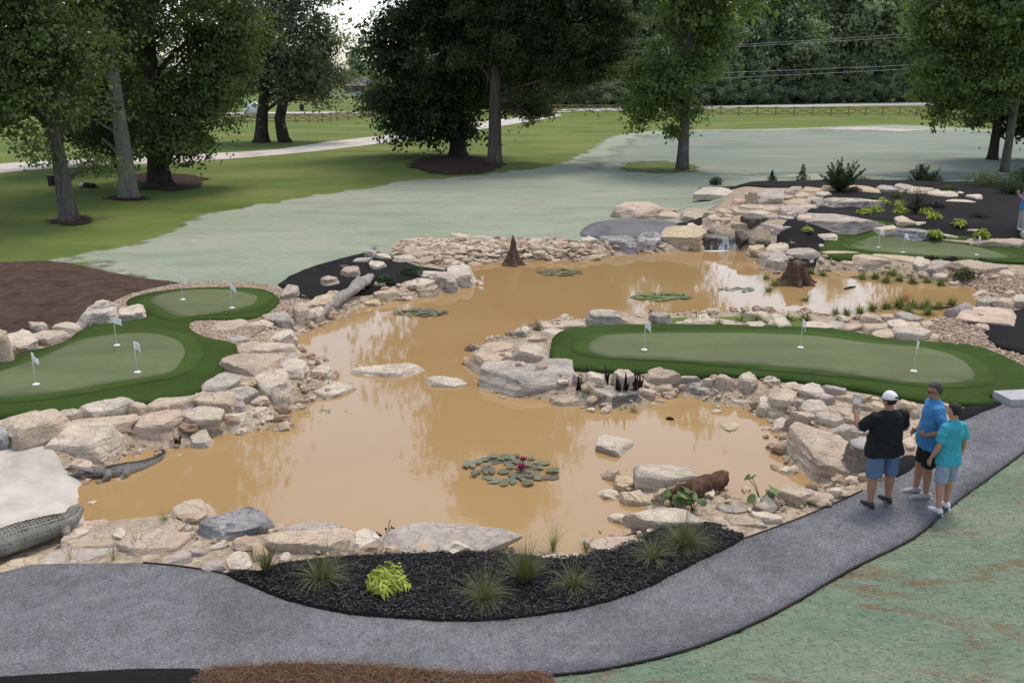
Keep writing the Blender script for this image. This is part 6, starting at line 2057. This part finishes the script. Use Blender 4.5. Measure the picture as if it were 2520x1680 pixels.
def person(pos, rz, H, label, arms, legs, width=1.0, belly=0.0, skin='skin', shirt='cloth_black', shorts='denim', sole='shoe_dark', shoe='shoe_dark', hair='hair_dark', hair_mode='hair', head_yaw=0.0, head_pitch=0.0, glasses=False, long_trousers=False, lean=0.0, shorts_len=.50, collar=False):
    """faces +Y before turning by rz; arms: ((elbow),(wrist),(hand dir),(palm),(thumb side),curl) for right (+X) then left; legs: x,y of each foot"""
    k = H / 1.78
    root = empty('person', pos, rz, label=label, cat='person')
    root.scale = (k, k, k)
    W = width
    bm = bmesh.new()
    hips, knees, ankles = [], [], []
    for s, (fx, fy) in zip((1, -1), legs):
        hp = V3(s * .095 * W, 0, .92)
        an = V3(fx, fy, .085)
        kn = hp.lerp(an, .50) + V3(s * .012, .025, .0)
        hips.append(hp); knees.append(kn); ankles.append(an)
        q = .5 + .5 * W
        bm_tube(bm, [hp + V3(0, 0, .06), hp.lerp(kn, .4), kn.lerp(hp, .12), kn.lerp(an, .28) + V3(0, -.012, 0), kn.lerp(an, .6) + V3(0, -.006, 0), an + V3(0, 0, .03), an - V3(0, 0, .03)],
                [.098 * q, .088 * q, .061 * q, .063 * q, .047 * q, .037 * q, .036 * q], 14)
        bm_tube(bm, [an + V3(0, -.05, -.045), an + V3(0, .04, -.045), an + V3(0, .14, -.06)], [(.035, .03), (.04, .03), (.035, .018)], 10)
    ly = lambda z: lean * max(0, z - .9)
    tor = [(.86, .160, .105, 0), (.95, .172, .118, 0), (1.06, .160, .112, .01), (1.20, .165, .112, .0), (1.34, .182, .115, -.005), (1.43, .175, .098, -.01), (1.485, .105, .07, -.01), (1.50, .06, .055, -.005)]
    bm_tube(bm, [V3(0, y + ly(z), z) for z, a_, b_, y in tor], [(a_ * W, b_ * (.5 + .5 * W)) for z, a_, b_, y in tor], 20)
    hd = V3(0, ly(1.65) + .02, 1.655)
    bm_tube(bm, [V3(0, ly(1.45) - .01, 1.45), V3(0, ly(1.52) + .0, 1.53), hd + V3(0, -.01, -.06)], [.066 * (.6 + .4 * W), .058 * (.6 + .4 * W), .056], 12)
    HR = Matrix.Rotation(head_yaw, 4, 'Z') @ Matrix.Rotation(head_pitch, 4, 'X')
    def hx(v):
        return hd + HR @ Vector(v)
    m0 = Matrix.Translation(hd) @ HR
    bmesh.ops.create_icosphere(bm, subdivisions=3, radius=1, matrix=m0 @ Matrix.Translation((0, -.008, .028)) @ Matrix.Diagonal((.076, .094, .095, 1)))
    bmesh.ops.create_icosphere(bm, subdivisions=3, radius=1, matrix=m0 @ Matrix.Translation((0, .022, -.045)) @ Matrix.Diagonal((.058, .066, .072, 1)))
    bm_tube(bm, [hx((0, .082, .015)), hx((0, .098, -.012)), hx((0, .106, -.028)), hx((0, .085, -.036))], [.009, .012, .016, .010], 8)   # nose
    bm_tube(bm, [hx((-.022, .080, -.060)), hx((0, .087, -.058)), hx((.022, .080, -.060))], [.006, .009, .006], 8)                        # lips
    bm_tube(bm, [hx((-.04, .072, .022)), hx((0, .086, .020)), hx((.04, .072, .022))], [.008, .009, .008], 8)                               # brow
    bm_ell(bm, hx((0, .065, -.095)), (.022, .02, .018), sub=2)
    for s in (-1, 1):
        bmesh.ops.create_icosphere(bm, subdivisions=2, radius=1, matrix=m0 @ Matrix.Translation((s * .077, -.005, -.008)) @ Matrix.Diagonal((.012, .021, .032, 1)))
    shl = []
    for s, (el, wr, hd_, pal, th, cu) in zip((1, -1), arms):
        sh = V3(s * .175 * W, ly(1.42) - .01, 1.425)
        el, wr = Vector(el), Vector(wr)
        shl.append((sh, el))
        q = .55 + .45 * W
        bm_tube(bm, [sh, sh.lerp(el, .35), el.lerp(sh, .08), el.lerp(wr, .25), el.lerp(wr, .7), wr], [.060 * q, .050 * q, .042 * q, .043 * q, .033 * q, (.029, .023)], 12)
        hand(bm, wr, Vector(hd_), Vector(pal), Vector(th), cu)
    body = remesh(mesh_bm('body', bm), .0085, 2)
    link('body', body, M[skin], root)
    # eyes
    for s in (-1, 1):
        b2 = bmesh.new()
        bm_ell(b2, hx((s * .030, .078, .002)), (.012, .008, .008), sub=2)
        link('eye', mesh_bm('eye', b2), M['white_paint'] if not glasses else M['sunglass'], root)
    if glasses:
        b2 = bmesh.new()
        for s in (-1, 1):
            bmesh.ops.create_icosphere(b2, subdivisions=2, radius=1, matrix=m0 @ Matrix.Translation((s * .034, .092, .002)) @ Matrix.Diagonal((.028, .008, .020, 1)))
            bm_tube(b2, [hx((s * .06, .085, .006)), hx((s * .082, .04, .006)), hx((s * .084, -.02, .004))], [.004, .004, .004], 6)
        link('sunglasses', mesh_bm('sunglasses', b2), M['sunglass'], root)
    # shirt
    b2 = bmesh.new()
    st = [(.82, .222, .158 + belly * .25, 0), (.92, .215, .155 + belly * .6, .0), (1.05, .182, .132 + belly, .01), (1.20, .182, .128 + belly * .6, .0), (1.34, .195, .130, -.005), (1.435, .185, .112, -.01), (1.485, .115, .085, -.01), (1.515, .075, .070, -.005)]
    bm_tube(b2, [V3(0, y + ly(z) + belly * .35 * (1 if .9 < z < 1.3 else 0), z) for z, a_, b_, y in st], [(a_ * W, b_ * (.5 + .5 * W)) for z, a_, b_, y in st], 22)
    q = .55 + .45 * W
    for s, (sh, el) in zip((1, -1), shl):
        bm_tube(b2, [sh - V3(s * .05, 0, -.01), sh + V3(0, 0, .002), sh.lerp(el, .35), sh.lerp(el, .72), sh.lerp(el, .80)], [q * r_ for r_ in (.070, .076, .070, .068, .064)], 14)
    me = remesh(mesh_bm('shirt', b2), .011, 4)
    link('shirt', displace(displace(me, .014, 7, H * 3, 2, .010), .007, 17, H, 2), M[shirt], root)
    if collar:
        b2 = bmesh.new()
        n = 18
        bm_tube(b2, [V3(math.cos(6.283 * i / n) * .072, math.sin(6.283 * i / n) * .068 - .005 + ly(1.5), 1.515 + .008 * math.sin(6.283 * i / n)) for i in range(n + 1)], [(.012, .024)] * (n + 1), 8, V3(1, 0, 0))
        link('collar', mesh_bm('collar', b2), M[shirt], root)
    # shorts or trousers
    b2 = bmesh.new()
    bm_tube(b2, [V3(0, 0, .84), V3(0, 0, .90), V3(0, 0, .99), V3(0, 0, 1.03)], [(.155 * W, .115), (.166 * W, .120), (.160 * W, .115), (.15 * W, .108)], 20)
    for hp, kn, an in zip(hips, knees, ankles):
        q = .5 + .5 * W
        if long_trousers:
            bm_tube(b2, [hp + V3(0, 0, .05), hp.lerp(kn, .5), kn, kn.lerp(an, .5), an + V3(0, 0, .0)], [.115 * q, .105 * q, .085 * q, .078 * q, .074 * q], 16)
        else:
            e_ = hp.lerp(an, shorts_len)
            bm_tube(b2, [hp + V3(0, 0, .05), hp.lerp(e_, .4), hp.lerp(e_, .8), e_], [.100 * q, .106 * q, .102 * q, .100 * q], 16)
    me = remesh(mesh_bm('shorts', b2), .011, 3)
    link('trousers' if long_trousers else 'shorts', displace(displace(me, .010, 7, H * 5, 2, .002), .005, 18, H, 2), M[shorts], root)
    # shoes
    for an in ankles:
        sh_ = empty('shoe', (0, 0, 0)); sh_.parent = root
        b2 = bmesh.new()
        x, y = an.x, an.y
        bm_tube(b2, [V3(x, y - .085, .055), V3(x, y - .06, .062), V3(x, y + .0, .066), V3(x, y + .07, .052), V3(x, y + .14, .042), V3(x, y + .19, .036), V3(x, y + .205, .034)],
                [(.020, .035), (.036, .052), (.040, .060), (.043, .045), (.046, .034), (.036, .026), (.012, .012)], 14)
        bm_tube(b2, [V3(x, y - .01, .07), V3(x, y - .015, .12)], [.05, .046], 14)
        link('upper', remesh(mesh_bm('upper', b2), .009, 3), M[shoe], sh_)
        b2 = bmesh.new()
        bm_tube(b2, [V3(x, y - .098, .016), V3(x, y - .06, .016), V3(x, y + .02, .016), V3(x, y + .12, .016), V3(x, y + .19, .018), V3(x, y + .215, .02)], [(.024, .016), (.043, .016), (.044, .016), (.052, .016), (.042, .015), (.014, .012)], 14)
        link('sole', mesh_bm('sole', b2), M[sole], sh_)
    # hair or cap
    V0, F0 = ico(4)
    if hair_mode == 'hair':
        edge = np.where(V0[:, 1] > .25, .40 + .1 * V0[:, 1], np.where(V0[:, 1] < -.2, -.62, -.62 + 1.02 * sstep(-.2, .25, V0[:, 1])))
        rad = np.where(V0[:, 2] > edge, 1.10 + .04 * fbm(V0 * 6, 2), .90)
        Vh = V0 * rad[:, None] * np.array((.080, .099, .101)) + np.array((0, -.010, .030))
        me = mesh_np('hair', np.array([hx(v) for v in Vh.tolist()]), F0)
        link('hair', me, M[hair], root)
    else:
        edge = np.where(V0[:, 1] < -.2, -.30, -.62 + 1.02 * sstep(-.2, .25, V0[:, 1]))
        rad = np.where(V0[:, 2] > np.minimum(edge, .0) - .38, 1.03, .88)
        Vh = V0 * rad[:, None] * np.array((.080, .099, .101)) + np.array((0, -.010, .026))
        link('hair', mesh_np('hair', np.array([hx(v) for v in Vh.tolist()]), F0), M[hair], root)
        cap = empty('cap', (0, 0, 0)); cap.parent = root
        rad = np.where(V0[:, 2] > -.02, 1.17, .86)
        Vh = V0 * rad[:, None] * np.array((.082, .100, .100)) + np.array((0, -.010, .038))
        link('crown', mesh_np('crown', np.array([hx(v) for v in Vh.tolist()]), F0), M['white_paint'], cap)
        b2 = bmesh.new()
        n = 12
        top_, bot_ = [], []
        for i in range(n + 1):
            a_ = math.pi * i / n
            for rr_, z_ in ((.085, .045), (.165, .030)):
                pass
            inn = b2.verts.new(hx((math.cos(a_) * .088, math.sin(a_) * .092 + .01, .046)))
            out = b2.verts.new(hx((math.cos(a_) * .088, math.sin(a_) * .165 + .02, .034 + .0 * a_ - .012 * abs(math.cos(a_)))))
            top_.append(inn); bot_.append(out)
        for i in range(n):
            b2.faces.new((top_[i], top_[i + 1], bot_[i + 1], bot_[i]))
        bmesh.ops.solidify(b2, geom=b2.faces[:], thickness=.006)
        link('brim', mesh_bm('brim', b2), M['white_paint'], cap)
        b2 = bmesh.new()
        bmesh.ops.create_icosphere(b2, subdivisions=3, radius=1, matrix=m0 @ Matrix.Translation((0, -.122, .066)) @ Matrix.Diagonal((.030, .012, .016, 1)))
        link('strap_opening', mesh_bm('strap_opening', b2), M['hair_dark'], cap)
    return root

# man in black shirt and white cap, seen from behind, holding a sheet up
p1 = GP(2160, 1243)
man1 = person(p1, R(16), 1.80, 'stocky man seen from behind in black shirt, white cap and denim shorts', 
     (((.335, .02, 1.17), (.20, .26, 1.14), (-.8, .5, .1), (-.2, -.3, -1), (.3, .9, .2), .7),
      ((-.36, .16, 1.20), (-.30, .36, 1.42), (.25, .35, .9), (.5, .8, -.3), (.8, -.4, 0), .75)),
     ((.18, .02), (-.19, -.06)), width=1.32, belly=.05, skin='skin_tan', hair_mode='cap', hair='hair_dark', head_yaw=R(12), head_pitch=R(-8), shorts_len=.50)
p2 = GP(2268, 1222)
person(p2, R(82), 1.86, 'tall man in blue polo shirt and black shorts, hand at hip',
     (((.24, -.04, 1.14), (.20, .14, .98), (-.5, .8, -.3), (-.9, -.3, 0), (.2, .3, 1), .5),
      ((-.33, -.10, 1.16), (-.20, .12, 1.05), (.75, .6, -.1), (.6, -.7, 0), (.1, .2, 1), .6)),
     ((.09, .07), (-.10, -.02)), width=1.06, skin='skin_tan', shirt='cloth_polo', shorts='cloth_black', shoe='shoe_grey', sole='shoe_white', hair='hair_grey', head_yaw=R(8), head_pitch=R(-6), glasses=True, collar=True, shorts_len=.46)
p3 = GP(2316, 1258)
person(p3, R(18), 1.70, 'slim boy seen from behind in teal shirt and grey blue shorts',
     (((.235, -.03, 1.14), (.25, .04, .90), (.05, .15, -1), (-1, .2, 0), (0, 1, .1), .35),
      ((-.235, -.02, 1.14), (-.27, .08, .90), (-.05, .2, -1), (1, .2, 0), (0, 1, .1), .35)),
     ((.13, .06), (-.13, -.07)), width=.92, skin='skin', shirt='cloth_teal', shorts='cloth_grey_blue', shoe='shoe_white', sole='shoe_white', hair='hair_dark', head_yaw=R(22), head_pitch=R(-8), shorts_len=.47)
p4 = GP(2513, 566)
person(p4, R(75), 1.72, 'man in blue shirt and khaki trousers at the picture edge',
     (((.26, .12, 1.18), (.12, .30, 1.42), (0, .3, .9), (-.4, -.4, 0), (-1, .3, 0), .7),
      ((-.26, .12, 1.18), (-.12, .30, 1.42), (0, .3, .9), (.4, -.4, 0), (1, .3, 0), .7)),
     ((.10, .05), (-.10, -.03)), width=1.08, shirt='cloth_blue', shorts='khaki', shoe='shoe_white', sole='shoe_white', hair='hair_grey', long_trousers=True, head_pitch=R(-10))
# the sheet in the left hand of the man in black
bm = bmesh.new()
g = [[bm.verts.new((-.105 + .21 * i / 4, .014 * math.sin(i * .9), -.14 + .28 * j / 4)) for j in range(5)] for i in range(5)]
for i in range(4):
    for j in range(4):
        bm.faces.new((g[i][j], g[i + 1][j], g[i + 1][j + 1], g[i][j + 1]))
bmesh.ops.solidify(bm, geom=bm.faces[:], thickness=.003)
sh = link('paper_sheet', mesh_bm('paper_sheet', bm), M['paper'], label='white paper sheet held up by the man in black', cat='paper')
sh.location = p1 + Matrix.Rotation(R(16), 3, 'Z') @ Vector((-.24, .43, 1.50))
sh.rotation_euler = (R(-15), R(20), R(30))

# ------------------------------------------------------------------ crocodiles
def croc(name, p, rz, spine, label, mat, scutes, legs, jaw_open=0.0, head=True, scl=1.0):
    """spine: list of (x, y, z, half width, half height), tail tip to neck; the head follows the last point"""
    root = empty(name, p, rz, label=label, cat='crocodile')
    root.scale = (scl, scl, scl)
    bm = bmesh.new()
    P = [V3(*s[:3]) for s in spine]
    # smooth
    Q, RD = [], []
    n = len(spine)
    for i in range(n - 1):
        for j in range(4):
            t = j / 4
            p0, p1_, p2_, p3_ = P[max(i - 1, 0)], P[i], P[i + 1], P[min(i + 2, n - 1)]
            Q.append(.5 * ((2 * p1_) + (p2_ - p0) * t + (2 * p0 - 5 * p1_ + 4 * p2_ - p3_) * t * t + (3 * p1_ - p0 - 3 * p2_ + p3_) * t ** 3))
            RD.append(tuple(spine[i][3 + q] * (1 - t) + spine[i + 1][3 + q] * t for q in (0, 1)))
    Q.append(P[-1]); RD.append(spine[-1][3:5])
    fw = (P[-1] - P[-2]).normalized()
    side0 = V3(-fw.y, fw.x, 0).normalized()
    t0 = (Q[1] - Q[0]).normalized()
    bm_tube(bm, Q, RD, 16, V3(-t0.y, t0.x, 0))
    h0 = P[-1]
    for (u, lx) in ((1, 0),):
        up_ = V3(0, 0, 1)
        a_ = jaw_open
        du = (fw * math.cos(a_) + up_ * math.sin(a_)).normalized()
        dl = (fw * math.cos(a_ * .6) - up_ * math.sin(a_ * .6)).normalized()
        hw = spine[-1][3]
        bm_tube(bm, [h0 - fw * .05, h0 + fw * .08 + up_ * .015, h0 + fw * .15 + up_ * .012], [(hw, hw * .7), (hw * 1.08, hw * .72), (hw * .95, hw * .55)], 14, side0)
        b = h0 + fw * .12
        bm_tube(bm, [b + up_ * .02, b + du * .10 + up_ * .018, b + du * .22 + up_ * .012, b + du * .34 + up_ * .012, b + du * .40 + up_ * .018, b + du * .43 + up_ * .01], [(hw * .92, .038), (hw * .72, .028), (hw * .52, .022), (hw * .46, .02), (hw * .44, .024), (hw * .25, .015)], 14, side0)
        bm_tube(bm, [b - up_ * .025, b + dl * .10 - up_ * .026, b + dl * .22 - up_ * .022, b + dl * .38 - up_ * .018, b + dl * .41 - up_ * .016], [(hw * .92, .026), (hw * .68, .02), (hw * .48, .017), (hw * .36, .014), (hw * .2, .01)], 14, side0)
        for s in (-1, 1):
            bm_ell(bm, b + side0 * s * hw * .5 + up_ * .055, (.03, .03, .026), sub=2)
            bm_ell(bm, b + du * .40 + side0 * s * .02 + up_ * .04, (.014, .014, .012), sub=2)
    for (a1, a2, a3) in legs:
        a1, a2, a3 = V3(*a1), V3(*a2), V3(*a3)
        bm_tube(bm, [a1, a1.lerp(a2, .6), a2, a2.lerp(a3, .5), a3], [.085, .068, .055, .042, .036], 12)
        out = (a3 - a1); out.z = 0
        out = out.normalized() if out.length > 1e-5 else fw
        f0 = (out * .5 + fw * .8).normalized()
        for q in (-.6, -.2, .2, .6):
            dq = Matrix.Rotation(q, 3, 'Z') @ f0
            bm_tube(bm, [a3 - V3(0, 0, .005), a3 + dq * .07 + V3(0, 0, -.015), a3 + dq * .13 - V3(0, 0, .028)], [.022, .017, .006], 8)
    me = remesh(mesh_bm('body', bm), .010, 3)
    link('body', me, M[mat], root)
    if scutes:
        bm = bmesh.new()
        m_ = len(Q)
        for i in range(3, m_ - 1):
            for t in (0, .5):
                c = Q[i].lerp(Q[min(i + 1, m_ - 1)], t)
                tg = (Q[min(i + 1, m_ - 1)] - Q[i - 1]).normalized()
                sd2 = V3(-tg.y, tg.x, 0).normalized()
                hw, hh = RD[i]
                for q in (-.62, -.37, -.13, .13, .37, .62):
                    z = hh * math.sqrt(max(0, 1 - q * q))
                    c2 = c + sd2 * q * hw + V3(0, 0, z)
                    s_ = .022 * scutes * random.uniform(.55, 1.25)
                    v = [bm.verts.new(c2 + tg * s_ * 1.2 - V3(0, 0, .006)), bm.verts.new(c2 + sd2 * s_ * .55 - V3(0, 0, .006)), bm.verts.new(c2 - tg * s_ * 1.2 - V3(0, 0, .006)), bm.verts.new(c2 - sd2 * s_ * .55 - V3(0, 0, .006)), bm.verts.new(c2 + V3(0, 0, .014 * scutes))]
                    for k in range(4):
                        bm.faces.new((v[k], v[(k + 1) % 4], v[4]))
                if i % 2 == 0 and t == 0:
                    for q in (-.95, .95):
                        c2 = c + sd2 * q * hw * .98 + V3(0, 0, hh * .28)
                        bm_ell(bm, c2, (.012, .012, .012), sub=1)
        link('scutes', mesh_bm('scutes', bm, False), M['scute'], root, kind='stuff')
    b2 = None
    for s in (-1, 1):
        b2 = bmesh.new()
        bm_ell(b2, h0 + fw * .13 + side0 * s * spine[-1][3] * .62 + V3(0, 0, .062), (.014, .014, .012), sub=2)
        link('eye', mesh_bm('eye', b2), M['scute'], root)
    return root
# pale crocodile on the sand at the left edge: body comes in from the left, head turned to the water
q0 = GD(0, 1270)
q1 = GD(120, 1238)
q2 = GD(165, 1212)
c0 = q0.copy(); c0.z = max(hz(q0.x, q0.y), ZW) + .02
def loc(px, py, dz):
    g_ = GD(px, py)
    return (g_.x - c0.x, g_.y - c0.y, max(g_.z, ZW) - c0.z + dz)
sp = [(*loc(-420, 1330, .05), .02, .03), (*loc(-330, 1330, .08), .06, .07), (*loc(-220, 1322, .13), .11, .11), (*loc(-100, 1302, .17), .18, .14), (*loc(-20, 1285, .19), .23, .17), (*loc(50, 1262, .20), .24, .18), (*loc(110, 1243, .20), .20, .16), (*loc(148, 1230, .21), .15, .125), (*loc(168, 1219, .22), .125, .10), (*loc(177, 1206, .235), .115, .085)]
A1, A2 = V3(*sp[4][:3]), V3(*sp[7][:3])
croc('crocodile', c0, 0, sp, 'pale grey spotted crocodile on the sand at picture edge', 'croc_pale', 1.0,
     ((A1 + V3(.10, -.16, -.03), A1 + V3(.22, -.34, -.08), A1 + V3(.26, -.44, -.16)), (A1 + V3(-.1, .16, -.03), A1 + V3(-.2, .34, -.08), A1 + V3(-.1, .42, -.16)),
      (A2 + V3(.06, -.08, -.05), A2 + V3(.14, -.20, -.08), A2 + V3(.20, -.24, -.18)), (A2 + V3(-.06, .1, -.05), A2 + V3(-.14, .24, -.08), A2 + V3(-.05, .30, -.18))))
# grey crocodile afloat with open jaws
c1 = GD(262, 1084)
def loc1(px, py, dz):
    g_ = unproj(px * DS, py * DS, ZW)
    return (g_[0] - c1.x, g_[1] - c1.y, dz)
sp = [(*loc1(352, 1036, .0), .008, .010), (*loc1(372, 1038, .02), .022, .03), (*loc1(377, 1045, .03), .032, .045), (*loc1(368, 1055, .035), .046, .058), (*loc1(345, 1066, .035), .07, .07), (*loc1(322, 1074, .035), .12, .08), (*loc1(296, 1080, .03), .18, .10), (*loc1(268, 1086, .03), .185, .105), (*loc1(250, 1090, .045), .14, .095), (*loc1(240, 1091, .055), .13, .085)]
c1.z = ZW
croc('crocodile', c1, 0, sp, 'dark grey banded crocodile floating with open jaws', 'croc_grey', .95, ((V3(*sp[6][:3]) + V3(.02, -.14, .02), V3(*sp[6][:3]) + V3(.05, -.28, .02), V3(*sp[6][:3]) + V3(.0, -.34, -.03)), (V3(*sp[8][:3]) + V3(.02, -.08, .02), V3(*sp[8][:3]) + V3(.08, -.22, .02), V3(*sp[8][:3]) + V3(.02, -.28, -.03))), .2, True, 1.0)
